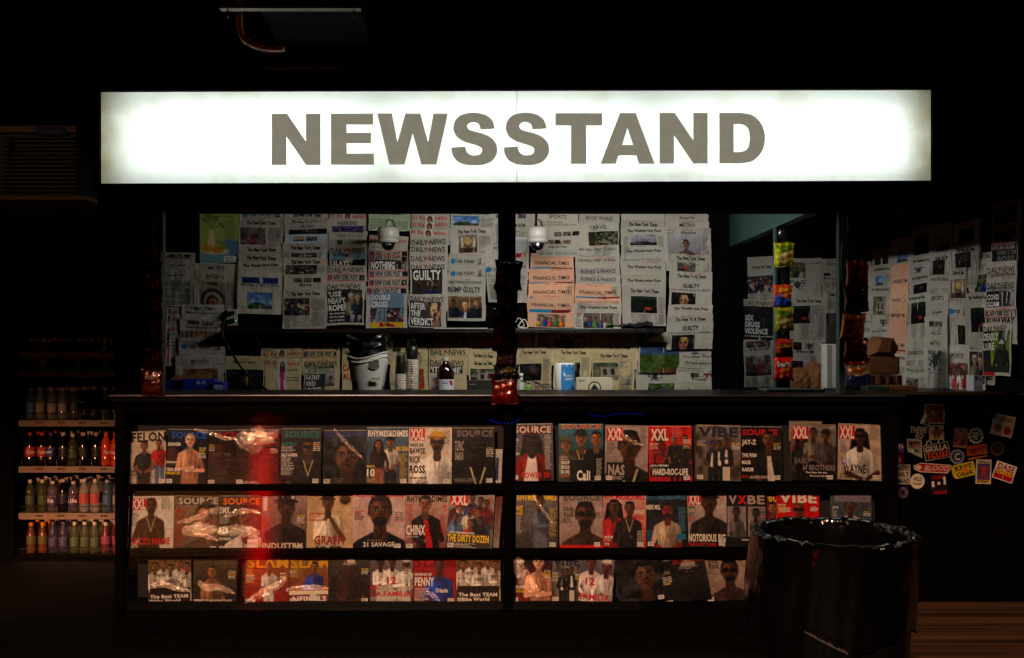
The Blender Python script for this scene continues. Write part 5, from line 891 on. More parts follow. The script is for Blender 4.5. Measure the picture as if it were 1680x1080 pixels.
t.links.new(tc.outputs["Object"], n.inputs["Vector"]); t.links.new(n.outputs["Fac"], cr.inputs[0])
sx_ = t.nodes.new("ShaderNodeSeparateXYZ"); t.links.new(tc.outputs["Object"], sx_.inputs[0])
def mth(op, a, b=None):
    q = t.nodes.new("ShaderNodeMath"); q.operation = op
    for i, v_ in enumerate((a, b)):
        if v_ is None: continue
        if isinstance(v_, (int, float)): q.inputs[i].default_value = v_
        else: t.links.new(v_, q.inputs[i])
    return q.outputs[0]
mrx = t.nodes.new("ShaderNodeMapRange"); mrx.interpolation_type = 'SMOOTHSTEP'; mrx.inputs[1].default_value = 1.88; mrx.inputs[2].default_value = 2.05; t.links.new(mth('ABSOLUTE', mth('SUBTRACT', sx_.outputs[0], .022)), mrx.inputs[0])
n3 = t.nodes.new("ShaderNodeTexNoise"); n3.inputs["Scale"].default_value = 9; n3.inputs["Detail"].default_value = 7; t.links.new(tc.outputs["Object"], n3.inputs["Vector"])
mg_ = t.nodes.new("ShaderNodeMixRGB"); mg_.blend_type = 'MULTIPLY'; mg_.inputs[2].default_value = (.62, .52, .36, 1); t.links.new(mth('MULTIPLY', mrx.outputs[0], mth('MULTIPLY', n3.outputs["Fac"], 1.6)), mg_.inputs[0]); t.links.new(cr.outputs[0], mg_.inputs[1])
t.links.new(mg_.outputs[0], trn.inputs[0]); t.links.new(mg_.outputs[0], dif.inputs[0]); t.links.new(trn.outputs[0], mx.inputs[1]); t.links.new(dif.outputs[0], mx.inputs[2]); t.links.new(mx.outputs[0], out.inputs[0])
seam = FXp(848)
def lerp_z(x, a, b): return a + (b - a) * (x - sx0) / (sx1 - sx0)
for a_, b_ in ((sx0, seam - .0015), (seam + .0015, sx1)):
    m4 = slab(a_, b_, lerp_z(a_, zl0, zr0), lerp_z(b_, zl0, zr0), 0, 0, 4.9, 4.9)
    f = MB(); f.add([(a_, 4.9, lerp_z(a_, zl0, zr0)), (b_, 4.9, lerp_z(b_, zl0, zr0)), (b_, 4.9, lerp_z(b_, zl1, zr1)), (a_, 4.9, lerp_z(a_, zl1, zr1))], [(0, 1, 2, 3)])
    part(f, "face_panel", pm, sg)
inner = mat('sign_box_inside', (.62, .60, .54), .9)
bx = MB(); th = .02
bx.box(sx0 - .02, sx1 + .02, 5.13, 5.15, zl0 - .02, zr1 + .02)
bx.box(sx0 - .02, sx0 - .001, 4.902, 5.13, zl0 - .02, zl1 + .01); bx.box(sx1 + .001, sx1 + .02, 4.902, 5.13, zr0 - .02, zr1 + .02)
bx.add(*[(v, f) for v, f in [(slab(sx0, sx1, zl1 + .001, zl1 + .02, zr1 + .001, zr1 + .02, 4.902, 5.13).v, slab(0, 1, 0, 1, 0, 1, 0, 1).f)]][0])
bx.add(*[(v, f) for v, f in [(slab(sx0, sx1, zl0 - .02, zl0 - .001, zr0 - .02, zr0 - .001, 4.902, 5.13).v, slab(0, 1, 0, 1, 0, 1, 0, 1).f)]][0])
part(bx, "light_box", inner, sg)
fr = MB()
fr.add(slab(sx0 - .022, sx1 + .022, zl1, zl1 + .03, zr1, zr1 + .03, 4.87, 4.9).v, slab(0, 1, 0, 1, 0, 1, 0, 1).f)
fr.add(slab(sx0 - .022, sx1 + .022, zl0 - .03, zl0, zr0 - .03, zr0, 4.87, 4.9).v, slab(0, 1, 0, 1, 0, 1, 0, 1).f)
fr.box(sx0 - .022, sx0, 4.872, 4.9, zl0, zl1).box(sx1, sx1 + .022, 4.872, 4.9, zr0, zr1)
part(fr, "sign_frame", M['black'], sg)
# lettering
def smooth(pts, n=5): return [tuple(p)[:2] for p in curve_pts([(x, y, 0) for x, y in pts], n)]
S_OUT = smooth([(.28, .35), (.31, .25), (.38, .19), (.47, .175), (.57, .20), (.605, .265), (.58, .33), (.45, .385), (.27, .44), (.12, .53), (.05, .66), (.045, .74), (.08, .86), (.20, .97), (.43, 1.015), (.66, .975), (.80, .87), (.86, .70)]) + \
    smooth([(.575, .68), (.545, .78), (.48, .82), (.42, .825), (.345, .80), (.315, .745), (.345, .69), (.42, .655), (.60, .61), (.76, .54), (.87, .43), (.905, .30), (.88, .17), (.78, .05), (.62, -.01), (.46, -.02), (.25, .0), (.10, .08), (.025, .20), (0, .33)])
D_O = [(0, 0), (0, 1)] + smooth([(.44, 1), (.66, .95), (.82, .80), (.895, .60), (.895, .40), (.82, .20), (.66, .05), (.44, 0)])
D_I = [(.285, .225), (.285, .775)] + smooth([(.40, .775), (.50, .75), (.575, .67), (.60, .5), (.575, .33), (.50, .25), (.40, .225)])
LET = {'N': ([(0, 0), (0, 1), (.30, 1), (.665, .46), (.665, 1), (.95, 1), (.95, 0), (.665, 0), (.285, .56), (.285, 0)], None),
       'E': ([(0, 0), (0, 1), (.83, 1), (.83, .785), (.31, .785), (.31, .625), (.79, .625), (.79, .42), (.31, .42), (.31, .22), (.845, .22), (.845, 0)], None),
       'W': ([(0, 1), (.235, 0), (.535, 0), (.695, .61), (.86, 0), (1.16, 0), (1.385, 1), (1.10, 1), (.995, .44), (.845, 1), (.55, 1), (.395, .44), (.29, 1)], None),
       'S': (S_OUT, None), 'T': ([(0, 1), (.93, 1), (.93, .755), (.615, .755), (.615, 0), (.31, 0), (.31, .755), (0, .755)], None),
       'A': ([(0, 0), (.38, 1), (.69, 1), (1.06, 0), (.755, 0), (.70, .165), (.355, .165), (.30, 0)], [(.425, .375), (.53, .70), (.635, .375)]), 'D': (D_O, D_I)}
lm = mat('backlit_grey_vinyl', (.42, .40, .35), .5, var=.15, vscale=10, emis=(.50, .48, .42), estr=1.0)
tn = lm.node_tree; nn = tn.nodes.new("ShaderNodeTexNoise"); nn.inputs["Scale"].default_value = 7; nn.inputs["Detail"].default_value = 7
rr_ = tn.nodes.new("ShaderNodeMapRange"); rr_.inputs[3].default_value = .85; rr_.inputs[4].default_value = 1.15; tn.links.new(nn.outputs["Fac"], rr_.inputs[0]); tn.links.new(rr_.outputs[0], tn.nodes["Principled BSDF"].inputs["Emission Strength"])
for ch, x0, x1 in [('N', 446, 526), ('E', 543, 613.5), ('W', 619, 735), ('S', 740, 816), ('S', 826, 901), ('T', 911, 988), ('A', 985, 1074), ('N', 1082, 1161), ('D', 1180, 1255)]:
    o_, i_ = LET[ch]; W0 = max(p[0] for p in o_); b0 = 271 - (x0 - 446) / 730 * 2.6; sc = (x1 - x0) / W0; hh = 84.0 - (x0 - 446) / 730
    loops = [[Vector((p[0], p[1], 0)) for p in o_]] + ([[Vector((p[0], p[1], 0)) for p in i_]] if i_ else [])
    tri = geometry.tessellate_polygon(loops); pts = [p for l in loops for p in l]
    v = [(FXp(x0 + p.x * sc), 4.8975, FZ(b0 - p.y * hh)) for p in pts]; n_ = len(v)
    mb = MB(); mb.add(v + [(a, 4.8993, c) for a, b, c in v], [tuple(q) for q in tri] + [tuple(i + n_ for i in q) for q in tri])
    k0 = 0
    for l in loops:
        L = len(l); mb.f += [(k0 + k, k0 + (k + 1) % L, n_ + k0 + (k + 1) % L, n_ + k0 + k) for k in range(L)]; k0 += L
    part(mb, "letter", lm, sg)

# ---------------------------------------------------------------- duct, rails and pipe overhead
dm = mat('dusty_duct_paint', (.085, .07, .06), .9, spec=.03, var=.2, vscale=8)
du = empty("ceiling_duct", (-.9, 4.7, 2.94), label="flat rectangular duct slung on two rails above the sign", cat="duct")
part(MB().add([(-1.09, 4.26, 2.945), (-.655, 4.26, 2.945), (-.70, 5.15, 2.945), (-1.15, 5.15, 2.945), (-1.09, 4.26, 3.2), (-.655, 4.26, 3.2), (-.70, 5.15, 3.2), (-1.15, 5.15, 3.2)], [(0, 1, 2, 3), (7, 6, 5, 4), (0, 4, 5, 1), (3, 2, 6, 7), (0, 3, 7, 4), (1, 5, 6, 2)]), "duct_body", dm, du)
rm = mat('galvanised_strut', (.36, .28, .18), .45, metal=.6, var=.3, vscale=20)
for (x0, x1, y, py) in ((362, 592, 4.25, 14), (433, 625, 4.86, 114)):
    zt = EYE + (HY - py) / F * y; a, b = FXp(x0, y), FXp(x1, y)
    part(MB().box(a, b, y - .02, y + .02, zt - .006, zt - .001).box(a, b, y - .02, y - .016, zt - .001, zt + .010).box(a, b, y + .016, y + .02, zt - .001, zt + .010), "support_rail", rm, du)
    for xx in (a + .03, b - .03): part(MB().tube([(xx, y, zt - .04), (xx, y, 3.748)], .004, 6), "hanger_rod", rm, du)
pp = MB(); pts = [P(393, -60, 4.6), P(393, 30, 4.6), P(394, 48, 4.6), P(400, 64, 4.6), P(414, 73, 4.6), P(435, 79, 4.6), P(452, 80, 4.6), P(466, 80, 4.6)]
tag(pp.tube(curve_pts(pts, 6), .0145, 12).build("insulated_pipe", mat('yellowed_pipe_wrap', (.85, .74, .56), .6, var=.3, vscale=25, bump=.5, bscale=40), smooth=True), "cream wrapped pipe bending down beside the ceiling duct", "pipe")
tag(MB().tube(curve_pts([P(412, -20, 4.55), P(419, 25, 4.55), P(420, 55, 4.55), P(405, 71, 4.55), P(416, 80, 4.55), P(440, 87, 4.57), P(462, 87, 4.58)], 6), .0022, 6).build("loose_wire", mat('red_wire', (.45, .16, .08), .5), smooth=True), "thin red wire looping around the cream pipe", "wire")

# ---------------------------------------------------------------- wall shelf, cameras, socket
sh = empty("wall_shelf", (-.2, 6.7, 1.6), label="long black shelf across the newspaper wall", cat="shelf")
part(MB().box(FXp(362, 6.64), FXp(1090, 6.64), 6.64, 6.80, FZ(546, 6.5), FZ(539, 6.5), .003), "shelf_board", M['dark'], sh)
part(MB().box(FXp(712, 6.63), FXp(800, 6.63), 6.628, 6.639, FZ(539.5, 6.495), FZ(537.6, 6.495)), "label_strip", M['white'], sh)
for px in (420, 640, 880, 1060):
    x = FXp(px, 6.7); part(MB().add([(x - .01, 6.86, FZ(546, 6.5) - .001), (x + .01, 6.86, FZ(546, 6.5) - .001), (x - .01, 6.68, FZ(546, 6.5) - .001), (x + .01, 6.68, FZ(546, 6.5) - .001), (x - .01, 6.86, 1.44), (x + .01, 6.86, 1.44)], [(0, 1, 3, 2), (0, 2, 4), (1, 5, 3), (2, 3, 5, 4), (0, 4, 5, 1)]), "bracket", M['dark'], sh)
cl = MB(); g = 14
xs0, xs1 = FXp(1000, 6.45), FXp(1078, 6.45)
v = []; 
for j in range(6):
    for i in range(g): v.append((xs0 + (xs1 - xs0) * i / (g - 1), 6.62 + .025 * j, FZ(538, 6.5) + .012 + .035 * (i / g) * math.sin(j * .9) ** 2 + .008 * math.sin(i * 1.3 + j)))
cl.add(v, [(j * g + i, j * g + i + 1, (j + 1) * g + i + 1, (j + 1) * g + i) for j in range(5) for i in range(g - 1)])
tag(cl.build("folded_cloth", M['cable'], smooth=True), "folded black cloth lying at the right end of the shelf", "cloth")
def dome_camera(px, py, D, lab):
    c = P(px, py, D); t = empty("dome_camera", tuple(c), label=lab, cat="camera", group="dome cameras over the newspapers")
    for nm, prof, m in (("mount", [(.0, .105), (.030, .105), (.062, .098), (.070, .085), (.070, .040), (.066, .028)], M['white']), ("collar", [(.068, .030), (.069, .008), (.058, .0), (.046, -.003), (.044, .02)], M['white']), ("dome", [(.045, .0), (.043, -.018), (.034, -.036), (.018, -.047), (0.0, -.050)], M['blackgloss'])):
        o = MB().lathe(prof, 28).build(nm, m, t, True)
    MB().box(-.012, .012, .05, .33, .06, .085, .004).build("wall_arm", M['white'], t)
    MB().tube(curve_pts([(-.02, .02, .10), (-.01, .03, .15), (.02, .05, .15), (.035, .12, .11), (.03, .3, .10)], 6), .004, 6).build("cord", M['dark'], t, True)
    MB().tube([(.0, -.044, -.012), (.0, -.05, -.012)], .011, 12).build("lens", M['steel'], t)
dome_camera(637, 399, 6.45, "left white dome camera in front of the newspapers")
dome_camera(882, 399, 6.45, "right white dome camera in front of the newspapers")
ws = empty("wall_socket", tuple(P(381, 521, 6.77)), label="white double wall socket with two black plugs", cat="socket")
MB().box(-.036, .036, .0, .012, -.056, .056, .004).build("face_plate", M['white'], ws)
for dz, dx in ((.028, .0), (-.022, .004)):
    MB().box(dx - .016, dx + .018, -.03, -.001, dz - .014, dz + .014, .004).build("plug", M['dark'], ws)
MB().lathe([(0, -.002), (.003, -.001), (.003, .001), (0, .002)], 8, (.024, -.003, -.02)).build("indicator_light", M['green_led'], ws)
def pc(px, py, D): return tuple(P(px, py, D))
tag(MB().tube(curve_pts([pc(383, 515, 6.74), pc(372, 520, 6.70), pc(366, 535, 6.50), pc(366, 552, 6.46), pc(378, 575, 6.5), pc(392, 598, 6.3), pc(412, 622, 6.2), pc(438, 640, 6.1), pc(450, 650, 6.05)], 6), .007, 8).build("power_cable", M['cable'], smooth=True), "thick black cable drooping from the socket to the counter", "cable")
tag(MB().tube(curve_pts([pc(1388, 352, 4.92), pc(1390, 385, 4.91), pc(1383, 400, 4.90), pc(1381, 440, 4.91), pc(1384, 480, 4.93)], 6), .006, 8).build("hanging_cable", M['cable'], smooth=True), "black cable winding down the right teal post", "cable")
tag(MB().tube(curve_pts([pc(845, 530, 6.4), pc(852, 522, 6.42), pc(860, 534, 6.42), pc(850, 536, 6.4), pc(860, 524, 6.43), pc(866, 537, 6.4), pc(852, 538, 6.38)], 6), .0035, 6).build("white_cord", M['white'], smooth=True), "small tangle of white cord at the shelf beside the centre pole", "cord")

# ---------------------------------------------------------------- fruit poster
def board(x0, y0, x1, y1, D, lay=0, thick=.004):
    a, b = P(x0, y0, D), P(x1, y1, D); a.y -= lay; s = Sheet(b.x - a.x, a.z - b.z); s.tl = Vector((a.x, D - lay, a.z)); return s
def board_build(s, name, m, thick=.004, bend=None, parent=None, edge=(.6, .6, .58)):
    return s.build(name, m, frame(s.tl, (1, 0, 0), (0, 0, -1), (0, -1, 0)), bend, thick, parent, edge)
s = board(*Z1(287, 52), *Z1(495, 332), 6.83)
a = Art(40, 54, s.w / s.h, (.66, .72, .34), (.60, .70, .38), 3).noise(5, .05)
a.rect(0, .80, 1, 1.1, (.40, .60, .66)); a.seg(.75, .62, 1.1, .85, .08, .25, (.30, .46, .62)); a.seg(.25, .56, .6, .62, .02, .05, (.45, .60, .35))
a.seg(.30, .36, .30, .62, .05, .085, (.80, .74, .46)); a.seg(.30, .36, .30, .62, .035, .06, (.86, .82, .58))
a.el(.42, .78, .34, .06, (.85, .80, .60)); a.el(.20, .72, .15, .075, (.82, .58, .10)); a.el(.46, .745, .14, .07, (.80, .50, .12)); a.el(.60, .69, .09, .06, (.48, .56, .12)); a.el(.16, .70, .03, .06, (.66, .42, .06))
for (x, y, x2, y2) in ((.30, .36, .12, .16), (.30, .36, .40, .13), (.30, .36, .55, .26), (.3, .36, .22, .10)): a.seg(x, y, x2, y2, .004, .004, (.25, .38, .16)); a.el(x2, y2, .07, .03, (.36, .50, .20)); a.el(x2 + .05, y2 + .05, .05, .02, (.30, .45, .2))
s.art(a, lv=0)
s.text("The Review of Books", .10 * s.w, .08 * s.h, .9 * s.w, .13 * s.h, (.28, .40, .28), 1)
rng = random.Random(4)
for k in range(11): s.rect((.60 + .02 * (k % 3)) * s.w, (.19 + .034 * k) * s.h, (.93 - .03 * (k % 2)) * s.w, (.20 + .034 * k) * s.h, (.30, .38, .22), 1)
s.rect(.62 * s.w, .87 * s.h, .95 * s.w, .985 * s.h, W_, 2); s.text("Oct 2023", .68 * s.w, .89 * s.h, .86 * s.w, .93 * s.h, BK if 'BK' in globals() else INK, 1, 3)
for k in range(10): s.rect((.67 + .025 * k) * s.w, .945 * s.h, (.68 + .025 * k) * s.w, .975 * s.h, INK, 3)
tag(board_build(s, "fruit_poster", M['card']), "yellow-green review cover with drawn vase and fruit at top left", "poster")
# ---------------------------------------------------------------- crisp packets hung on the posts
def chip_bag(x0, y0, x1, y1, D, ops, texts, lab, group, bg, bg2=None, rot=0.0, seed=0, dull=1.0):
    a = P(x0, y0, D); b = P(x1, y1, D); w, h = b.x - a.x, a.z - b.z
    s = Sheet(w, h); nx, ny = 22, max(14, int(22 * h / w))
    ar = Art(nx, ny, w / h, np.array(bg) * dull, None if bg2 is None else np.array(bg2) * dull, seed)
    for o in ops: getattr(ar, o[0])(*[np.array(q) * dull if isinstance(q, tuple) else q for q in o[1:]])
    ar.noise(6, .05); s.grid(0, 0, w, h, nx, ny, None, 0, ar)
    for t, f0, g0, f1, g1, c in texts: s.text(t, f0 * w, g0 * h, f1 * w, g1 * h, tuple(np.array(c) * dull), 2, 3, shear=.12)
    rng = random.Random(seed); T = .34 * w * .5; p1, p2 = rng.uniform(0, 6), rng.uniform(0, 6)
    def bend(u, v, z):
        e = np.clip((np.minimum(v, 1 - v) - .05) / .30, 0, 1); prof = np.sqrt(np.clip(1 - (1 - e) ** 2, 0, 1)) * np.sqrt(np.clip(1 - (2 * u - 1) ** 2, 0, 1)) ** .9
        d = T * prof + .10 * T * np.sin(u * 19 + p1 + 3 * v) * (1 - e * .5) + .07 * T * np.sin(v * 23 + p2 + 5 * u) * e + .05 * T * np.sin(v * 60) * (e < .02)
        return np.where(z < -.001, -d * .9 + .002, d)
    ro = Matrix.Rotation(rot, 3, Vector((0, -1, 0))); rt = ro @ Vector((1, 0, 0)); dn = ro @ Vector((0, 0, -1)); c = (a + b) / 2
    tl = c - rt * w / 2 - dn * h / 2
    s.warp = lambda u, v: (w / 2 + (u - .5) * w * (1 - .16 * np.sin(PI * np.clip(v, 0, 1)) ** .7 + .02 * np.sin(v * 17 + p1)), v * h + .003 * np.sin(u * 9 + p2))
    o = s.build("chip_bag", M['foil'], frame(tl, rt, dn, (0, -1, 0)), bend, .003, edge=tuple(np.array(bg) * dull))
    tag(o, lab, "chip bag", group); return o
def onion(): return [('rect', 0, 0, 1, .07, (.55, .60, .10)), ('el', .5, .62, .38, .30, (.20, .42, .10)), ('el', .5, .62, .33, .26, (.80, .72, .40)), ('el', .40, .58, .14, .09, (.86, .74, .45)), ('el', .60, .66, .14, .09, (.75, .55, .25)), ('el', .5, .52, .1, .06, (.9, .8, .55)), ('el', .45, .70, .09, .06, (.62, .42, .18)), ('el', .5, .38, .16, .05, (.25, .55, .12))]
GA = "snack bags clipped to the inner post"
chip_bag(1269, 398, 1303, 438, 5.62, onion(), [("FUNYUNS", .08, .12, .92, .30, (.15, .45, .10))], "topmost yellow onion ring bag on the inner post", GA, (.80, .80, .12), (.72, .74, .10), seed=1)
chip_bag(1268, 467, 1300, 505, 5.62, [('seg', .0, .95, .35, .45, .3, .1, (.10, .30, .66)), ('el', .7, .8, .4, .3, (.10, .26, .60)), ('el', .55, .5, .2, .1, (.85, .45, .05)), ('el', .75, .55, .15, .08, (.9, .55, .1))], [("Cheetos", .28, .12, .95, .34, (.95, .75, .1))], "orange and blue cheese puff bag on the inner post", GA, (.82, .28, .06), seed=2, rot=-.03)
chip_bag(1270, 504, 1303, 544, 5.60, onion(), [("FUNYUNS", .08, .14, .92, .34, (.15, .45, .10))], "yellow onion ring bag below the orange and blue bag", GA, (.70, .66, .12), (.60, .60, .10), seed=3, rot=.03, dull=.85)
chip_bag(1271, 556, 1302, 586, 5.62, [('el', .5, .5, .35, .2, (.08, .05, .05)), ('el', .6, .65, .35, .2, (.1, .06, .05)), ('rect', 0, .75, 1, 1, (.1, .05, .05))], [("CRUNCHY", .1, .3, .9, .5, (.9, .6, .1))], "red and black hot snack bag on the inner post", GA, (.72, .14, .06), seed=4, dull=.8)
chip_bag(1269, 586, 1302, 625, 5.61, [('el', .5, .62, .25, .2, (.86, .34, .08)), ('seg', .3, .8, .7, .5, .06, .1, (.9, .45, .1))], [("Doritos", .1, .18, .95, .42, (.92, .88, .85))], "lowest bag on the inner post, red with white name", GA, (.72, .07, .05), seed=5, rot=.02)
GB = "snack bags hanging down the centre pole"
for i, (x0, y0, x1, y1, bg, ops, tx, lab, ro) in enumerate([
    (810, 428, 858, 476, (.10, .06, .06), [], [], "topmost blackish bag on the centre pole", -.05), (812, 474, 852, 512, (.16, .07, .05), [], [], "second bag down the centre pole, dark maroon", .04), (808, 506, 850, 526, (.12, .07, .07), [], [], "short crumpled dark bag under the dark maroon bag", -.04),
    (806, 520, 848, 576, (.30, .08, .05), [], [], "long rust-red bag at middle of the centre pole", .03), (812, 570, 850, 602, (.26, .18, .17), [('rect', 0, .4, 1, .8, (.34, .26, .28))], [], "bag with a mauve band on the centre pole", -.02),
    (808, 598, 854, 622, (.08, .10, .16), [('el', .6, .4, .2, .2, (.5, .4, .1))], [], "dark blue bag above the lowest centre pole bag", .05), (804, 612, 852, 663, (.34, .035, .025), [('el', .5, .6, .25, .25, (.46, .09, .03))], [("Doritos", .18, .16, .86, .3, (.6, .5, .48))], "lowest centre pole bag, glossy red in front of the counter", .0)]):
    chip_bag(x0, y0, x1, y1, 4.80 - .012 * (i % 3), ops, tx, lab, GB, bg, seed=20 + i, rot=ro)
GC = "snack bags hanging beside the right teal post"
for i, (x0, y0, x1, y1, bg, ops, tx, lab, ro) in enumerate([
    (1387, 426, 1426, 474, (.50, .18, .07), [], [], "topmost coppery bag beside the right teal post", -.02), (1384, 470, 1426, 512, (.20, .05, .05), [], [], "dark red bag second down beside the right teal post", .03), (1379, 512, 1420, 560, (.80, .48, .08), [], [], "amber bag with yellow left edge", -.1),
    (1384, 556, 1424, 590, (.42, .12, .06), [], [], "rusty red bag beneath the amber bag", -.04), (1384, 590, 1430, 634, (.12, .20, .46), [('rect', 0, .22, 1, .58, (.75, .66, .55)), ('el', .5, .4, .3, .12, (.75, .45, .12)), ('rect', 0, 0, 1, .2, (.45, .12, .06))], [("RUFFLES", .2, .05, .85, .2, (.8, .3, .1))], "lowest bag by the right teal post, blue and white", .08)]):
    chip_bag(x0, y0, x1, y1, 4.84 - .01 * (i % 2), ops, tx, lab, GC, bg, seed=40 + i, rot=ro, dull=.9)
GD_ = "snack bags hanging at the left window edge"
for i, (x0, y0, x1, y1, bg, ops, tx, lab, ro) in enumerate([
    (233, 432, 268, 482, (.10, .06, .05), [], [], "topmost black and gold bag at left window edge", .02), (236, 478, 268, 520, (.12, .06, .06), [], [], "dark bag second down at left window edge", -.02), (238, 516, 268, 562, (.08, .12, .24), [], [], "navy bag at left window edge", .02),
    (234, 560, 268, 606, (.24, .07, .05), [], [], "dull red bag above the lowest left bag", -.02), (231, 604, 269, 648, (.32, .09, .04), [('el', .5, .75, .35, .12, (.4, .16, .06))], [("Fritos", .2, .2, .85, .42, (.85, .7, .6))], "lowest left bag, red-orange with pale name", .0)]):
    chip_bag(x0, y0, x1, y1, 4.83 - .01 * (i % 2), ops, tx, lab, GD_, bg, seed=60 + i, rot=ro, dull=.9)
for (px, D, y0, y1, lab) in ((1286, 5.665, 375, 625, "black clip strip carrying bags on the inner post"), (831, 4.87, 330, 655, "black clip strip down the centre pole"), (1405, 4.89, 345, 640, "black clip strip right of the teal post"), (250, 4.88, 345, 640, "black clip strip at left window edge")):
    a, b = P(px, y0, D), P(px, y1, D); mb = MB().box(a.x - .018, a.x + .018, D - .003, D, b.z, a.z)
    for k in range(6): z = a.z - (a.z - b.z) * (k + .1) / 6; mb.box(a.x - .008, a.x + .008, D - .018, D - .0031, z - .012, z + .012, .003)
    tag(mb.build("clip_strip", M['dark']), lab, "display strip", "clip strips for snack bags")
tag(MB().lathe([(0, .03), (.012, .026), (.014, .0), (.006, -.02), (0, -.024)], 10, tuple(P(1281, 384, 5.62))).build("hook", M['steel'], smooth=True), "small shiny hook above the topmost yellow bag", "hook")

# ---------------------------------------------------------------- things on the back counter
BC = 1.1405
def at(px, D, z=BC): return (FXp(px, D), D, z)
# nested tubs
M['hole'] = mat('shaded_hole', (.30, .29, .28), .6); tm_w = mat('white_tub_plastic', (.82, .81, .78), .38, var=.05); 
def tub(parent_label, px, D, z, m, r0=.072, r1=.126, h=.27, holes=True, sy=.8):
    t = empty("ice_tub", at(px, D, z), label=parent_label, cat="tub", group="nested ice tubs")
    n, mm = 48, 14; v = []; f = []
    for j in range(mm):
        q = j / (mm - 1)
        for k in range(n):
            a = 2 * PI * k / n; hh = h * (1 - .17 * (1 - math.cos(2 * a + .6)) * .5 - .05 * math.sin(a)) if True else h
            r = r0 + (r1 - r0) * q ** .75; v.append((r * math.cos(a), r * math.sin(a) * sy, q * hh))
    for j in range(mm - 1):
        for k in range(n): f.append((j * n + k, j * n + (k + 1) % n, (j + 1) * n + (k + 1) % n, (j + 1) * n + k))
    f.append(tuple(range(n))[::-1])
    o = MB().add(v, f).build("tub_body", m, t, True); so = o.modifiers.new("s", 'SOLIDIFY'); so.thickness = .004
    rim = [v[(mm - 1) * n + k] for k in range(n)]; rim.append(rim[0])
    MB().tube([(x * 1.02, y * 1.02, z_) for x, y, z_ in rim], .0045, 8).build("rim", m, t, True)
    a0 = -1.15
    hp = [((r1 + .0) * math.cos(a0 + .27 * math.cos(w)) * .985, r1 * sy * math.sin(a0 + .27 * math.cos(w)) * .985, h * .80 + .018 * math.sin(w)) for w in [2 * PI * i / 20 for i in range(20)]]
    MB().add([(x, y - .004, z_) for x, y, z_ in hp] + [(x, y + .01, z_) for x, y, z_ in hp], [tuple(range(20)), tuple(range(20, 40))[::-1]] + [(i, (i + 1) % 20, 20 + (i + 1) % 20, 20 + i) for i in range(20)]).build("handle_hole", M['hole'] if m is not M['blackgloss'] else M['cable'], t)
    return t
T1 = tub("lower white ice tub with gold emblem", 604, 6.12, BC, tm_w, h=.272)
T2 = tub("second white ice tub nested in the lower one", 604, 6.12, BC + .022, tm_w, h=.276)
tub("lower black ice tub nested in the white tubs", 604, 6.12, BC + .075, M['blackgloss'], h=.285)
tub("top black ice tub of the nested stack", 604, 6.12, BC + .12, M['blackgloss'], h=.29)
gm_ = mat('gold_print', (.42, .34, .16), .4, var=.2)
lbl = Sheet(.05, .07); lbl.disc(.025, .035, .021, .030, (.36, .30, .14), 0, 8); lbl.disc(.025, .035, .016, .024, (.22, .18, .08), 1, 8); lbl.text("RUM", .013, .028, .037, .042, (.5, .42, .2), 1)
o = lbl.build("emblem", M['card'], frame(T1.location + Vector((-.090, -.058, .125)), Vector((.8, -.6, 0)).normalized(), (0, 0, -1), Vector((-.6, -.8, 0))), None, .001, T1, edge=(.36, .3, .14))
lb2 = Sheet(.055, .03); lb2.text("RELAX", 0, .004, .055, .022, (.50, .42, .22), 2, 1); lb2.grid(0, 0, .055, .03, 3, 3, (.80, .78, .74), 0)
lb2.build("emblem", M['card'], frame(T1.location + Vector((.035, -.104, .155)), Vector((.95, .3, 0)).normalized(), (0, 0, -1), Vector((.3, -.95, 0))), None, .001, T1, edge=(.8, .78, .74))
# paper cups
cupw = mat('paper_cup', (.80, .76, .70), .6)
def cups(px, D, n, r, lid, lab, h0=.0):
    t = empty("cup_stack", at(px, D), label=lab, cat="cups", group="stacks of paper cups")
    for k in range(n):
        z = k * .0105
        MB().lathe([(r * .74, z), (r * .96, z + .078), (r * 1.03, z + .080), (r * 1.05, z + .084), (r * .98, z + .087), (r * .9, z + .084), (r * .7, z + .005)], 20).build("cup", cupw, t, True)
    z = n * .0105 + .078
    if lid: MB().lathe([(r * .98, z), (r * .98, z + .01), (r * .86, z + .05), (r * .78, z + .105), (r * .7, z + .112), (0, z + .112)], 20).build("upturned_dark_cup", M['dark'], t, True)
    return t
cups(657, 6.05, 9, .034, True, "shorter stack of white paper cups topped with dark cups")
tall = cups(676, 6.10, 17, .040, False, "taller stack of white paper cups in a clear sleeve")
MB().lathe([(.034, .26), (.036, .30), (.037, .335), (.03, .34), (0, .342)], 20).build("dark_lid_stack", M['dark'], tall, True)
film = clear_mat('clear_film', gl=.0, fres=1.12, rough=.12, bump=1, bscale=30, bdist=.01)
def blob(name, c, rx, ry, rz, seed, m, lab, cat, par=None, flat=True):
    rng = np.random.RandomState(seed); b = bmesh.new(); bmesh.ops.create_icosphere(b, subdivisions=4, radius=1)
    ks = rng.normal(size=(9, 3)) * 5; ph = rng.rand(9) * 6
    for v in b.verts:
        p = np.array(v.co); d = 1 + .05 * sum(abs(math.sin(float(k @ p) + q)) - .5 for k, q in zip(ks, ph))
        q = Vector((p[0] * rx * d, p[1] * ry * d, max(p[2] * rz * d, -rz * .72) + rz * .72)); v.co = q
    me = bpy.data.meshes.new(name); b.to_mesh(me); b.free(); o = link_mesh(name, me, m, None); o.location = c
    if par is None: tag(o, lab, cat)
    else: o.parent = par
    return o
blob("plastic_sleeve", (0, 0, .0), .050, .050, .22, 5, film, None, None, tall)
blob("plastic_bag", at(642, 5.98), .07, .05, .065, 6, film, "small crumpled clear bag between tubs and paper cups", "plastic bag")
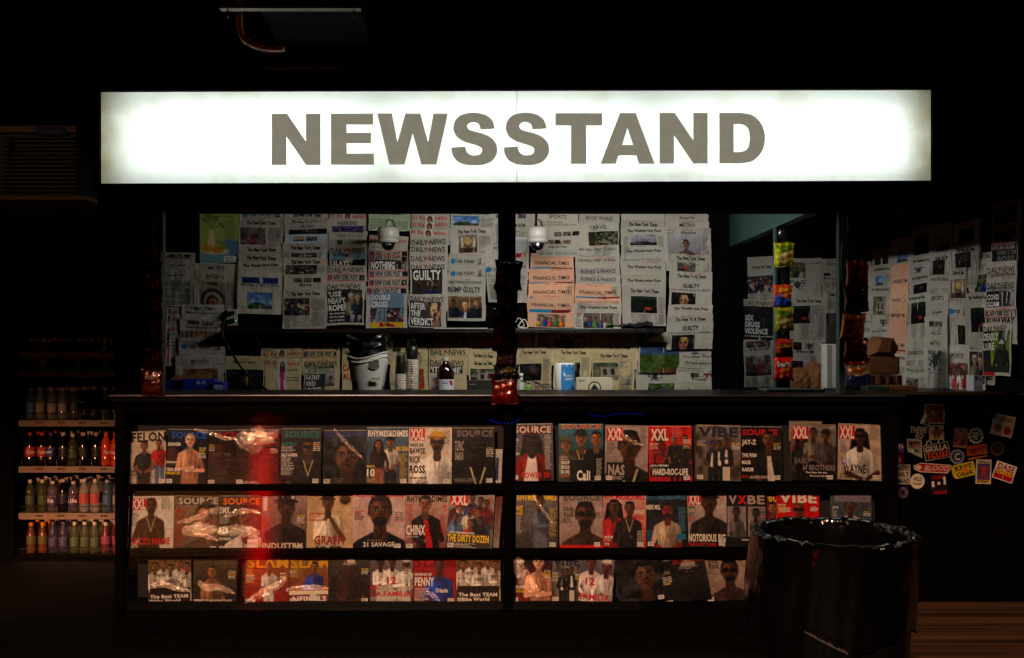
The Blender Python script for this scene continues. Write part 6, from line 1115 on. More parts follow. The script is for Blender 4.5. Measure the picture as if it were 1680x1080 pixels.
blob("plastic_bag", at(862, 6.05), .12, .08, .075, 7, film, "crumpled clear bag right of the dangling bags", "plastic bag")
blob("plastic_bag", at(893, 6.12), .07, .06, .06, 8, film, "small clear bag peaking left of the kitchen roll", "plastic bag")
tag(MB().tube(curve_pts([pc(722, 583, 5.98), pc(745, 581, 5.97), pc(770, 576, 5.96), pc(790, 574, 5.95)], 5), .0028, 6).build("plastic_tie", film, smooth=True), "thin clear strip sticking out from the juice bottle neck", "strip")
# juice bottle
jb = empty("juice_bottle", at(731, 6.08), label="dark juice bottle with white cap and fruit label", cat="bottle")
MB().lathe([(.044, 0), (.050, .004), (.050, .045), (.051, .05), (.051, .135), (.053, .14), (.054, .16), (.050, .185), (.040, .21), (.026, .228), (.018, .238), (.017, .25)], 28).build("bottle_body", mat('dark_juice', (.10, .02, .03), .08, coat=.6), jb, True)
MB().lathe([(.019, .246), (.020, .25), (.020, .270), (.018, .273), (0, .273)], 24).build("cap", M['white'], jb, True)
n = 15; s = Sheet(.150, .10); s.grid(0, 0, .150, .10, 24, 8, (.80, .80, .82), 0); s.text("Ocean Spray", .062, .014, .096, .024, WH if 0 else (.85, .85, .9), 1, 3); s.disc(.078, .018, .017, .010, (.12, .25, .58), 1)
for k in range(8): s.rect(.030, .012 + k * .008, .055, .015 + k * .008, (.30, .34, .55), 1)
s.rect(.062, .036, .096, .041, (.2, .22, .45), 1)
for k in range(6): s.rect(.072 + k * .003, .07, .0735 + k * .003, .088, INK, 1)
for (x, y) in ((.016, .02), (.015, .05), (.016, .085), (.112, .015), (.118, .028)): s.disc(x, y, .011, .011, (.62, .08, .12), 1)
def wrapc(r):
    return r
V = np.concatenate(s.v)
for i in range(len(s.v)):
    q = s.v[i]; a = (q[:, 0] - .075) / .0525; rr = .0525 + q[:, 2]; s.v[i] = np.column_stack([.075 + rr * np.sin(a), q[:, 1], rr * np.cos(a) - .0525])
class _S: pass
VV = np.concatenate(s.v); CC = np.concatenate(s.c); me = bpy.data.meshes.new("label"); W = np.column_stack([VV[:, 0] - .075, -(VV[:, 2] + .0525), .138 - VV[:, 1]]); me.from_pydata(W.tolist(), [], s.f)
ca = me.color_attributes.new("Col", 'FLOAT_COLOR', 'POINT'); ca.data.foreach_set("color", np.column_stack([s2l(CC), np.ones(len(CC))]).astype(np.float32).ravel()); link_mesh("label", me, M['card'], jb)
# kitchen roll in its printed wrapper
kr = empty("kitchen_roll", at(927, 6.1), label="wrapped kitchen roll with blue label standing on the counter", cat="paper towels")
MB().lathe([(.0, .0), (.058, .0), (.060, .004), (.060, .232), (.057, .236), (.022, .236), (.020, .21)], 28).build("roll", mat('tissue', (.82, .82, .80), .8, bump=.3, bscale=50), kr, True)
def curved(parent, r, h, z0, a0, a1, fn, name="wrapper"):
    Wd = r * (a1 - a0); s = Sheet(Wd, h); fn(s)
    VV = np.concatenate(s.v); CC = np.concatenate(s.c); a = a0 + VV[:, 0] / r; rr = r + VV[:, 2]
    Wm = np.column_stack([rr * np.sin(a), -rr * np.cos(a), z0 + h - VV[:, 1]]); me = bpy.data.meshes.new(name); me.from_pydata(Wm.tolist(), [], s.f)
    ca = me.color_attributes.new("Col", 'FLOAT_COLOR', 'POINT'); ca.data.foreach_set("color", np.column_stack([s2l(CC), np.ones(len(CC))]).astype(np.float32).ravel())
    return link_mesh(name, me, M['card'], parent)
def krf(s):
    s.grid(0, 0, s.w, s.h, 16, 10, (.16, .50, .76), 0); s.rect(0, 0, s.w, .016, (.82, .84, .86), 1); s.rect(0, .016, s.w, .032, (.12, .18, .46), 1); s.rect(0, s.h - .02, s.w, s.h, (.82, .84, .86), 1)
    s.poly([(0, .16), (.03, .17), (.05, .20), (.055, .21), (0, .21)], (.84, .84, .84), 2); s.disc(.018, .19, .012, .012, (.75, .1, .12), 3); s.text("ultra", .03, .06, .07, .075, W_, 1, 2); s.text("strong", .025, .08, .075, .10, W_, 2, 2); s.disc(.075, .15, .012, .022, (.10, .2, .5), 2)
    s.poly([(.012, .05), (.022, .048), (.030, .07), (.020, .075)], (.84, .86, .88), 2)
curved(kr, .0612, .222, .006, -.45, 1.25, krf)
def carton(name, x0, y0, x1, y1, D, depth, fn, lab, side=(.7, .68, .6), rz=0.0, cat="box"):
    a, b = P(x0, y0, D), P(x1, y1, D); w, h = b.x - a.x, a.z - b.z
    t = empty(name, ((a.x + b.x) / 2, D, b.z), rz, lab, cat)
    MB().box(-w / 2, w / 2, .003, depth, 0, h, .002).build("carton_body", mat(name + '_board', side, .6), t)
    s = Sheet(w, h); s.grid(0, 0, w, h, 6, 4, side, 0); fn(s)
    VV = np.concatenate(s.v); CC = np.concatenate(s.c); Wm = np.column_stack([VV[:, 0] - w / 2, .002 - VV[:, 2], h - VV[:, 1]]); me = bpy.data.meshes.new("printed_face"); me.from_pydata(Wm.tolist(), [], s.f)
    ca = me.color_attributes.new("Col", 'FLOAT_COLOR', 'POINT'); ca.data.foreach_set("color", np.column_stack([s2l(CC), np.ones(len(CC))]).astype(np.float32).ravel()); link_mesh("printed_face", me, M['card'], t)
    return t
def f1(s): s.disc(s.w * .5, s.h * .5, s.w * .18, s.h * .32, INK, 1); s.disc(s.w * .5, s.h * .5, s.w * .15, s.h * .25, (.75, .72, .62), 2); s.poly([(s.w * .38, s.h * .6), (s.w * .5, s.h * .3), (s.w * .62, s.h * .6)], INK, 3); s.text("UNSALTED", .01, .012, .05, .022, INK, 2, 1)
carton("cracker_carton", 946, 620, 1005, 652, 6.02, .1, f1, "cream carton with black oval emblem right of the kitchen roll", (.74, .70, .60))
def f2(s): s.text("VOLCAN CO.", .01, .018, .05, .026, (.7, .68, .6), 1, 1)
carton("dark_carton", 767, 625, 818, 652, 6.02, .12, f2, "flat dark carton with tiny pale writing near dangling bags", (.10, .10, .09))
def f3(s): s.text("36 CT", s.w * .45, .012, s.w * .75, .032, (.8, .85, .95), 2, 1)
carton("open_blue_carton", 300, 622, 350, 652, 6.0, .13, f3, "torn open blue carton on left of the back counter", (.07, .16, .62), rz=.06)
def f4(s): s.text("PEPSI", .004, .016, s.w - .002, .05, (.75, .82, .95), 2, 1)
carton("blue_carton", 350, 627, 366, 652, 5.98, .1, f4, "narrow blue carton with big white capitals beside the torn one", (.06, .15, .56))
carton("blue_carton_back", 268, 624, 300, 652, 6.02, .1, lambda s: None, "plain blue carton behind the lowest left snack bag", (.06, .13, .5)).name = "blue_carton.001"
ff = MB(); 
for (x, y, q) in ((288, 620, .3), (312, 618, -.4), (330, 617, .5)):
    c = P(x, y + 8, 6.06); ff.add([c + Vector((-.05, 0, -.02)), c + Vector((.05, .01, -.02)), c + Vector((.04 + .03 * q, .06, .045)), c + Vector((-.05 + .03 * q, .05, .03))], [(0, 1, 2, 3)])
o = ff.build("torn_flap", M['kraft']); so = o.modifiers.new("s", 'SOLIDIFY'); so.thickness = .003; tag(o, "torn brown cardboard flaps sticking up over the blue cartons", "cardboard")
# small bottles left of the kitchen roll
for px, capc, bodyc, lab, hh, nm in ((855, (.75, .78, .74), (.72, .75, .72), "pale bottle with white cap beside the dangling bags", .17, "water_bottle"), (866, (.30, .75, .10), (.30, .75, .12), "tiny bright green bottle among the clear bags", .10, "sauce_bottle"), (855, (.85, .4, .1), (.80, .35, .1), "tiny orange bottle in front of the clear bags", .065, "sauce_bottle")):
    t = empty(nm, at(px, 5.99 if hh < .15 else 6.2), label=lab, cat="bottle")
    MB().lathe([(.018, 0), (.022, .004), (.022, hh * .6), (.012, hh * .8), (.010, hh * .88)], 16).build("bottle_body", mat(nm + '_plastic', bodyc, .3), t, True)
    MB().lathe([(.013, hh * .86), (.014, hh), (0, hh)], 16).build("cap", mat(nm + '_cap', capc, .4), t, True)
# right side: towel roll, paper bags, trays, glove boxes
SC = 1.1405
t = empty("paper_towel_roll", (FXp(1364, 6.9), 6.9, SC), label="upright white paper towel roll seen through the side opening", cat="paper towels")
MB().lathe([(.0, 0), (.066, 0), (.068, .004), (.068, .345), (.064, .35), (.02, .35)], 24).build("roll", mat('towel_paper', (.74, .74, .72), .85, bump=.4, bscale=30), t, True)
s_ = MB(); s_.add([(-.02, -.069, .0), (-.055, -.078, .0), (-.055, -.078, .345), (-.02, -.069, .345)], [(0, 1, 2, 3)]); o = s_.build("loose_sheet", M['white'], t)
for i, (x, y, w, h) in enumerate(((1310, 628, .16, .05), (1335, 620, .13, .07))):
    c = P(x, y + 8, 7.2); 
    o = blob("paper_bag", (c.x, c.y, SC), w * .6, .1, h + .05, 30 + i, M['kraft'], ("low crumpled brown paper bag beyond the side opening", "taller crumpled brown paper bag left of the white towel roll")[i], "paper bag")
def tray(x0, y0, x1, y1, D, lab, kind):
    a, b = P(x0, y0, D), P(x1, y1, D); w, h = b.x - a.x, a.z - b.z; t = empty("food_tray_stack", ((a.x + b.x) / 2, D, b.z), label=lab, cat="food trays", group="kraft card food trays")
    if kind == 0:      # nested, tipped trays seen from below
        for k in range(7):
            mb = MB(); q = k * .010; mb.add([(-w / 2 + .01, q, h * .02), (w / 2 - .03, q, 0), (w / 2, q, h * .35), (w / 2 - .02, q + .02, h * .9), (-w / 2 + .06, q + .03, h), (-w / 2, q + .01, h * .62),
                                             (-w / 2 + .045, q - .035, h * .2), (w / 2 - .06, q - .035, h * .2), (w / 2 - .055, q - .03, h * .75), (-w / 2 + .07, q - .03, h * .8)], [(0, 1, 7, 6), (1, 2, 8, 7), (2, 3, 8), (3, 4, 9, 8), (4, 5, 9), (5, 0, 6, 9), (6, 7, 8, 9)])
            o = mb.build("tray", M['kraft'], t); o.location = (0, 0, 0)
    elif kind == 1:
        MB().box(-w / 2, w / 2, 0, .05, 0, h, .02).build("tray", M['kraft'], t)
        for k in range(5): MB().box(-w / 2 + .008, w / 2 - .008, .052 + k * .006, .056 + k * .006, .004, h + .004 * k, .001).build("tray", M['kraft'], t)
    else:
        for k in range(22):
            x = -w / 2 + w * k / 22; MB().box(x, x + w / 22 * .72, .0 + .01 * math.sin(k), .12, 0, h - .004 * math.sin(k * 1.7) ** 2, .001).build("tray", M['kraft'], t)
SZ = 1.2225
tray(1424, 552, 1474, 584, 5.98, "nested kraft food trays tipped on top of the pile", 0)
tray(1423, 585, 1477, 615, 5.97, "middle kraft tray block of the pile", 1)
tray(1429, 616, 1482, 640, 5.96, "bottom row of upright kraft trays", 2)
tag(MB().box(FXp(1455, 5.85), FXp(1500, 5.85), 5.80, 5.98, SZ, SZ + .026, .003).build("wooden_board", mat('thin_plywood', (.56, .36, .20), .6, var=.3, vscale=8, stretch=(1, 6, 6))), "thin wooden board lying below the kraft trays", "board")
tag(MB().box(FXp(1418, 5.75), FXp(1455, 5.75), 5.70, 5.9, SZ + .0005, SZ + .03, .006).build("teal_block", M['teal']), "low teal metal block left of the thin wooden board", "block")
tag(MB().box(FXp(1250, 5.3), FXp(1345, 5.3), 5.2, 5.38, CT + .001, CT + .012, .004).build("teal_plate", M['teal']), "flat teal plate lying on the counter below the inner post", "plate")
def g1(s):
    s.text("SensiCare", .035, .018, .09, .034, (.15, .25, .65), 1, 1); s.rect(.006, .006, .022, .026, (.15, .25, .65), 1); s.poly([(.118, .09), (.108, .045), (.118, .04), (.122, .06), (.128, .035), (.136, .06), (.134, .09)], (.14, .14, .45), 2); s.rect(s.w - .038, .058, s.w - .004, s.h - .004, (.16, .60, .15), 1); s.text("L", s.w - .028, .066, s.w - .014, .094, W_, 2, 2)
    for k in range(3): s.rect(.01, .065 + k * .009, .07, .068 + k * .009, (.3, .36, .6), 1)
def g2(s):
    s.rect(.018, .02, .045, .040, (.65, .42, .12), 1); s.text("SensiCare", .055, .018, .11, .032, (.70, .5, .25), 1, 1); s.rect(.05, .040, .085, .052, (.6, .4, .15), 1); s.rect(s.w - .05, .055, s.w - .008, s.h - .012, (.14, .5, .12), 1); s.text("L", s.w - .036, .062, s.w - .022, .085, W_, 2, 2); s.rect(.02, .078, .08, .084, (.45, .32, .15), 1)
carton("glove_box", 1598, 616, 1638, 642.5, 5.75, .1, g1, "white and blue disposable glove box on the side counter", (.78, .78, .80))
carton("glove_box_dark", 1638, 617, 1676, 642.5, 5.74, .1, g2, "black glove box with brown card edges at far right", (.09, .085, .08)).name = "glove_box.001"
tag(MB().tube(curve_pts([pc(1376, 598, 5.6), pc(1373, 615, 5.55), pc(1374, 624, 5.52), pc(1380, 627, 5.5), pc(1392, 626, 5.5)], 6), .005, 8).build("wire_hook", M['steel'], smooth=True), "bent steel wire hook at the foot of the right post", "hook")
tag(MB().prism([(FXp(1360, 7.4), 7.4), (FXp(1372, 7.4), 7.38), (FXp(1376, 7.4), 7.5), (FXp(1362, 7.4), 7.5)], 1.22, 1.72).build("leaning_case", M['dark']), "tall dark case leaning on the far newspaper wall", "case")

# ---------------------------------------------------------------- stickers on the side panel
def Z10(x, y): return 1440 + x * .2037, 640 + y * .2037
GS = "stickers on the black side panel"
def sticker(x0, y0, x1, y1, lab, fn, rot=0.0, bg=(.8, .78, .74), shape='rect', lay=0):
    X0, Y0 = Z10(x0, y0); X1, Y1 = Z10(x1, y1); D = 5.6885
    a, b = P(X0, Y0, D), P(X1, Y1, D); w, h = b.x - a.x, a.z - b.z; s = Sheet(w, h)
    if shape == 'rect': s.grid(0, 0, w, h, 3, 3, bg, 0)
    elif shape == 'disc': s.disc(w / 2, h / 2, w / 2, h / 2, bg, 0, 28)
    elif shape == 'star': s.poly([(w / 2 + w / 2 * (1 if k % 2 else .82) * math.cos(PI * k / 12), h / 2 - h / 2 * (1 if k % 2 else .82) * math.sin(PI * k / 12)) for k in range(24)][::-1], bg, 0)
    elif isinstance(shape, list): s.poly([(x * w, y * h) for x, y in shape], bg, 0)
    fn(s, w, h)
    VV = np.concatenate(s.v); CC = np.concatenate(s.c); c, q = math.cos(rot), math.sin(rot)
    x, z = VV[:, 0] - w / 2, h / 2 - VV[:, 1]; Wm = np.column_stack([x * c - z * q, -VV[:, 2] - .0004, x * q + z * c]); n = len(Wm)
    me = bpy.data.meshes.new("sticker"); me.from_pydata(Wm.tolist(), [], s.f)
    ca = me.color_attributes.new("Col", 'FLOAT_COLOR', 'POINT'); ca.data.foreach_set("color", np.column_stack([s2l(CC), np.ones(n)]).astype(np.float32).ravel())
    o = link_mesh("sticker", me, M['stick'], None); o.location = ((a.x + b.x) / 2, D - lay * .002, (a.z + b.z) / 2); tag(o, lab, "sticker", GS); return o
KK = (.06, .06, .06); CRM = (.78, .72, .62)
def tx(s, t, w, h, x0, y0, x1, y1, c, b=2, lv=3, sh=0): s.text(t, x0 * w, y0 * h, x1 * w, y1 * h, c, b, lv, sh)
def pic(s, w, h, kd, sd, x0=.06, y0=.06, x1=.94, y1=.94): s.grid(x0 * w, y0 * h, x1 * w, y1 * h, 14, 14, None, LAY, Art(14, 14, 1, (.5, .3, .25), (.3, .2, .18), sd).person(.5, .35, .4, (.6, .4, .28), top=(.5, .15, .1)).noise(5, .2, False))
sticker(378, 112, 538, 272, "square portrait sticker with red letters, partly covered by torn paper", lambda s, w, h: (pic(s, w, h, 0, 3), tx(s, "GONZEE", w, h, .2, .76, .95, .92, (.6, .1, .08))), .0, CRM)
sticker(340, 190, 430, 288, "torn scrap of cream paper over the square portrait sticker", lambda s, w, h: s.poly([(.62 * w, .0), (.98 * w, .1 * h), (.7 * w, h), (.35 * w, h)], (.35, .28, .2), 1), -.15, CRM, [(.3, .1), (.95, .2), (.85, 1), (.02, .85)], 1)
sticker(258, 290, 408, 398, "white handwritten graffiti sticker reading THEME KO", lambda s, w, h: (tx(s, "THEME", w, h, .02, .05, .95, .5, CRM, 1, 3, .3), tx(s, "KO", w, h, .3, .5, .72, .95, CRM, 1, 3, .3)), .0, KK, [(.0, .0), (1, .0), (.9, .6), (.7, 1), (.3, 1)])
sticker(412, 284, 534, 402, "cream sticker with round bearded figure in a hat", lambda s, w, h: (s.disc(.5 * w, .5 * h, .32 * w, .26 * h, (.45, .28, .16), 1), s.disc(.5 * w, .16 * h, .14 * w, .1 * h, (.2, .14, .1), 2), s.line([(.4 * w, .74 * h), (.35 * w, .92 * h)], .004, KK), s.line([(.6 * w, .74 * h), (.62 * w, .92 * h)], .004, KK), s.line([(.82 * w, .45 * h), (.92 * w, .3 * h)], .004, KK)), .04, (.68, .58, .40))
sticker(232, 396, 362, 545, "peeling sticker of a pink and green collage", lambda s, w, h: s.grid(.1 * w, .1 * h, .85 * w, .72 * h, 12, 12, None, LAY, Art(12, 12, 1, (.55, .3, .3), (.3, .4, .25), 9).noise(5, .5, False)), -.05, (.62, .60, .50), [(.0, .0), (.92, .0), (1, 1), (.45, .82), (.05, .6)])
def gk(s, w, h):
    s.poly([(.02 * w, .25 * h), (.98 * w, .22 * h), (.98 * w, .95 * h), (.04 * w, .97 * h)], KK, 1); tx(s, "GKILLA", w, h, .06, .30, .94, .58, CRM); tx(s, "TCU33", w, h, .08, .62, .92, .92, (.82, .28, .06)); s.line([(.12 * w, .24 * h), (.2 * w, .06 * h), (.32 * w, .05 * h), (.36 * w, .22 * h)], .003, CRM); s.line([(.62 * w, .2 * h), (.68 * w, .02 * h), (.8 * w, .02 * h), (.86 * w, .2 * h)], .003, CRM)
sticker(368, 395, 574, 560, "black tag sticker with white and orange capitals GKILLA TCU33", gk, .17, CRM, [(0, .23), (1, .2), (1, .97), (.02, 1)])
sticker(612, 305, 724, 465, "crumpled portrait sticker of several brown faces", lambda s, w, h: pic(s, w, h, 0, 12, .05, .05, .95, .88), -.1, (.5, .42, .36))
def st(s, w, h): s.disc(.5 * w, .5 * h, .36 * w, .36 * h, (.10, .28, .16), 1); tx(s, "NYC", w, h, .3, .28, .7, .45, CRM); tx(s, "OK", w, h, .38, .56, .62, .72, CRM); s.line([(.2 * w, .56 * h), (.8 * w, .42 * h)], .002, CRM)
sticker(724, 300, 856, 438, "green star-edged bottle cap sticker", st, 0, CRM, 'star')
sticker(918, 200, 1098, 372, "cream square sticker with two plain colour spots", lambda s, w, h: (s.disc(.28 * w, .66 * h, .16 * w, .2 * h, (.48, .30, .20), 1), s.disc(.74 * w, .7 * h, .16 * w, .2 * h, (.55, .08, .10), 1), tx(s, "LOVE YOU", w, h, .1, .12, .9, .3, (.3, .25, .2), 1)), -.22, (.66, .60, .50))
sticker(716, 442, 880, 524, "orange scribbled sticker with slanted black script", lambda s, w, h: tx(s, "daggerNYC", w, h, .1, .2, .9, .8, KK, 1, 3, .3), .12, (.60, .24, .10))
sticker(728, 528, 880, 562, "thin orange strip sticker with a slant", lambda s, w, h: None, .17, (.72, .36, .12), [(0, .3), (1, .3), (1, .6), (0, .7)])
sticker(910, 418, 1018, 530, "black round badge sticker on two small feet", lambda s, w, h: (s.disc(.5 * w, .46 * h, .42 * w, .40 * h, KK, 1, 24), s.disc(.5 * w, .46 * h, .34 * w, .32 * h, (.10, .08, .07), 2), tx(s, "A", w, h, .38, .3, .62, .6, (.22, .18, .14), 1)), 0, (.32, .20, .12), 'disc')
def cc(s, w, h): s.disc(.5 * w, .5 * h, .36 * w, .36 * h, (.14, .14, .26), 1, 24); tx(s, "C", w, h, .32, .25, .68, .75, CRM)
sticker(580, 478, 698, 598, "round speckled blue sticker with white letter C", cc, .1, (.46, .48, .54), 'disc')
def ed(s, w, h): s.poly([(.03 * w, .3 * h), (.2 * w, .1 * h), (.95 * w, .25 * h), (.97 * w, .45 * h), (.85 * w, .85 * h), (.2 * w, .8 * h), (.04 * w, .6 * h)], (.66, .10, .09), 1); s.disc(.13 * w, .45 * h, .08 * w, .2 * h, CRM, 2); tx(s, "BLOOD", w, h, .28, .26, .92, .72, CRM, 1, 3, .3)
sticker(288, 585, 598, 675, "long red and white graffiti lettering sticker", ed, -.02, CRM, [(0, .3), (.2, .04), (.97, .18), (1, .45), (.88, .95), (.18, .88), (.02, .65)])
sticker(160, 600, 262, 760, "white block sticker reading ADES NLY MAND", lambda s, w, h: (tx(s, "ADES", w, h, .02, .06, .92, .3, KK), tx(s, "NLY", w, h, .1, .38, .92, .62, KK), tx(s, "MAND", w, h, .02, .7, .94, .95, KK)), 0, (.66, .62, .56))
sticker(262, 674, 378, 796, "round cream sticker with black script", lambda s, w, h: (tx(s, "WILD", w, h, .22, .2, .8, .48, KK, 1, 3, .2), tx(s, "flower", w, h, .2, .55, .8, .75, KK, 1, 3, .2)), 0, CRM, 'disc')
def ac(s, w, h):
    s.rect(.1 * w, .02 * h, .95 * w, .2 * h, (.45, .05, .06), 1); s.rect(.3 * w, .2 * h, .75 * w, .8 * h, KK, 1); s.rect(.05 * w, .3 * h, .22 * w, .6 * h, CRM, 2); s.rect(.8 * w, .1 * h, .95 * w, .5 * h, CRM, 2); s.disc(.5 * w, .42 * h, .1 * w, .08 * h, CRM, 3); s.rect(.2 * w, .82 * h, .98 * w, .97 * h, (.50, .05, .06), 1)
sticker(428, 686, 556, 842, "dark red figure sticker on two red bars", ac, .07, (.10, .07, .07))
def kg(s, w, h): tx(s, "KNIT", w, h, .14, .1, .9, .46, KK); tx(s, "GEEK", w, h, .16, .58, .92, .9, KK); s.disc(.55 * w, .5 * h, .14 * w, .22 * h, (.85, .45, .08), 4); s.disc(.06 * w, .55 * h, .02 * w, .04 * h, KK, 4)
sticker(598, 590, 784, 702, "yellow price tag sticker with black capitals", kg, .23, (.78, .66, .10), [(.1, 0), (1, 0), (1, 1), (.1, 1), (0, .75), (0, .3)])
def wr(s, w, h): s.rect(.08 * w, .17 * h, .92 * w, .84 * h, (.25, .22, .42), 1); s.disc(.5 * w, .32 * h, .1 * w, .07 * h, (.66, .25, .12), 3); s.rect(.38 * w, .38 * h, .62 * w, .62 * h, (.70, .16, .08), 2); s.line([(.4 * w, .42 * h), (.16 * w, .3 * h)], .004, (.7, .2, .1), 3); s.line([(.6 * w, .42 * h), (.84 * w, .3 * h)], .004, (.7, .2, .1), 3); s.line([(.44 * w, .6 * h), (.36 * w, .82 * h)], .005, (.6, .1, .08), 3); s.line([(.56 * w, .6 * h), (.66 * w, .82 * h)], .005, (.6, .1, .08), 3); tx(s, "GKILLA", w, h, .12, .04, .88, .15, KK); s.rect(.08 * w, .84 * h, .92 * w, .96 * h, (.75, .55, .1), 1); tx(s, "BUTTERFLY", w, h, .1, .86, .8, .95, KK)
sticker(790, 560, 914, 756, "tall sticker with red strongman figure on purple", wr, -.03, CRM)
def ds(s, w, h): tx(s, "DASE", w, h, .1, .06, .92, .42, (.6, .04, .06)); s.rect(.04 * w, .45 * h, .96 * w, .95 * h, (.62, .06, .07), 1); tx(s, "420RKED", w, h, .06, .42, .94, .68, (.82, .68, .1)); tx(s, "v", w, h, .46, .78, .54, .86, CRM)
sticker(936, 590, 1106, 732, "red and white sticker with white capitals DASE", ds, -.33, (.84, .80, .74))
sticker(160, 430, 212, 512, "purple sticker cut off at the post", lambda s, w, h: (tx(s, "TA", w, h, .1, .1, .9, .5, CRM), tx(s, "NII", w, h, .1, .58, .9, .9, (.2, .2, .5))), 0, (.38, .12, .25))
sticker(160, 522, 204, 598, "small red sticker with a white letter A", lambda s, w, h: tx(s, "A", w, h, .15, .2, .6, .75, CRM), 0, (.55, .07, .07))
sticker(158, 775, 250, 878, "lilac tangled graffiti sticker below the white block", lambda s, w, h: [s.line([(w * (.5 + .42 * math.cos(k * 2.4)), h * (.5 + .42 * math.sin(k * 2.4))), (w * (.5 + .42 * math.cos(k * 2.4 + 2)), h * (.5 + .42 * math.sin(k * 2.4 + 2)))], .0022, (.52, .42, .56), 2) for k in range(10)], 0, (.07, .06, .07))
sticker(805, 120, 955, 225, "faded dark blue lettered sticker near the counter", lambda s, w, h: [tx(s, q, w, h, .08, .06 + .3 * i, .92, .3 + .3 * i, (.06, .22, .34), 1) for i, q in enumerate(("CAN YOU", "FEEL IT", "ANYWHERE"))], 0, (.06, .08, .10))

# ---------------------------------------------------------------- drinks cooler
CD = 6.9
co = empty("drinks_cooler", (FXp(108, CD), CD, 0), label="tall dark drinks cooler with five lit shelves left of the stand", cat="cooler")
cx0, cx1 = FXp(28, CD), FXp(200, CD)
part(MB().box(cx0 - .12, cx0, CD - .05, CD + .7, 0.0, 2.1, .006).box(cx1, cx1 + .02, CD - .05, CD + .7, 0, 2.1, .004).box(cx0, cx1, CD - .05, CD + .7, 1.98, 2.1).box(cx0, cx1, CD - .05, CD + .7, 0, .028).box(cx0, cx1, CD + .62, CD + .7, .028, 1.98), "cabinet", M['black'], co)
part(MB().box(cx0, cx1, CD - .035, CD - .030, .03, 1.98), "glass_door", clear_mat('cooler_glass', gl=.02, rough=.04), co)
rail_m = mat('price_rail', (.50, .42, .34), .5, var=.1)
tagm = mat('price_tag', (.22, .15, .12), .6)
shelves = [(577, .5), (609, .6), (690, 1), (766, 1), (843, 1), (913, 1)]
for py, _ in shelves:
    z = EYE - (py - HY) / F * CD
    part(MB().box(cx0, cx1, CD + .05, CD + .6, z - .004, z, .001), "shelf", rail_m, co)
    if py < 910:
        r_ = MB().box(cx0, cx1, CD + .02, CD + .049, z - .044, z + .001, .002); rl = part(r_, "price_rail", rail_m, co)
        tg = MB()
        for k in range(5): x = cx0 + .12 + k * .15; tg.box(x, x + .05, CD + .015, CD + .0195, z - .024, z - .012)
        q = tg.build("price_tag", tagm); q.parent = rl; q.location = (0, 0, 0)
    wr_ = MB().tube([(cx0, CD + .03, z + .045), (cx1, CD + .03, z + .045)], .0022, 6)
    for k in range(9): x = cx0 + .02 + k * (cx1 - cx0) / 9; wr_.tube([(x, CD + .03, z), (x, CD + .03, z + .045)], .0018, 5)
    part(wr_, "wire_guard", M['steel'], co)
if False: lamp("cooler_light", (FXp(108, CD), CD + .0, 1.93), (FXp(108, CD), CD + .25, .2), .12, (1.0, .55, .34), .6, .03, 150)
PROFS = {'soda': ([(.028, 0), (.033, .006), (.034, .05), (.030, .075), (.033, .10), (.034, .14), (.030, .165), (.018, .195), (.013, .205), (.013, .212)], .212, (.06, .13)),
         'water': ([(.027, 0), (.031, .005), (.031, .06), (.029, .08), (.031, .10), (.031, .145), (.024, .175), (.013, .195), (.012, .205)], .205, (.055, .115)),
         'square': ([(.030, 0), (.035, .006), (.035, .15), (.030, .17), (.016, .185), (.015, .195)], .195, (.04, .12)),
         'tea': ([(.028, 0), (.031, .005), (.031, .05), (.028, .06), (.031, .07), (.031, .13), (.026, .15), (.015, .19), (.014, .2)], .20, (.07, .125))}
bmats = {}
def bottle_mat(nm, c, clear):
    if nm not in bmats:
        if clear:
            m = mat(nm, c, .1, coat=.3); m.node_tree.nodes["Principled BSDF"].inputs["Transmission Weight"].default_value = .0
            t = m.node_tree; pb = t.nodes["Principled BSDF"]; tr = t.nodes.new("ShaderNodeBsdfTransparent"); tr.inputs[0].default_value = (.9, .9, .9, 1); mx = t.nodes.new("ShaderNodeMixShader"); mx.inputs[0].default_value = .45
            t.links.new(tr.outputs[0], mx.inputs[1]); t.links.new(pb.outputs[0], mx.inputs[2]); t.links.new(mx.outputs[0], t.nodes["Material Output"].inputs[0]); bmats[nm] = m
        else: bmats[nm] = mat(nm, c, .12, coat=.4)
    return bmats[nm]
protos = {}
def bottle(kind, nm, body, cap, lab_c, clear, x, y, z, label, group, glyph_t=None):
    key = (kind, nm)
    if key not in protos:
        t = empty("drink_bottle"); prof, top, (l0, l1) = PROFS[kind]
        MB().lathe(prof, 18).build("bottle_body", bottle_mat(nm, body, clear), t, True)
        MB().lathe([(.0145, top - .006), (.0155, top), (.0155, top + .016), (.014, top + .019), (0, top + .019)], 16).build("cap", mat(nm + '_cap', cap, .4), t, True)
        if lab_c:
            def lf_(s): s.grid(0, 0, s.w, s.h, 16, 4, lab_c, 0); s.rect(0, s.h * .12, s.w, s.h * .18, W_, 1); (s.text(glyph_t, s.w * .36, s.h * .3, s.w * .66, s.h * .7, W_, 2, 2) if glyph_t else None)
            curved(t, max(p[0] for p in prof) + .0012, l1 - l0, l0, -PI, PI, lf_, "label")
        protos[key] = t; c = t
    else: c = copy_tree(protos[key])
    c.location = (x + random.Random(x * 77 + z).uniform(-.006, .006), y + random.Random(x * 31 + z).uniform(-.01, .01), z); c.rotation_euler = (0, 0, random.Random(x * 13 + y).uniform(-.9, .9)); tag(c, label, "bottle", group)
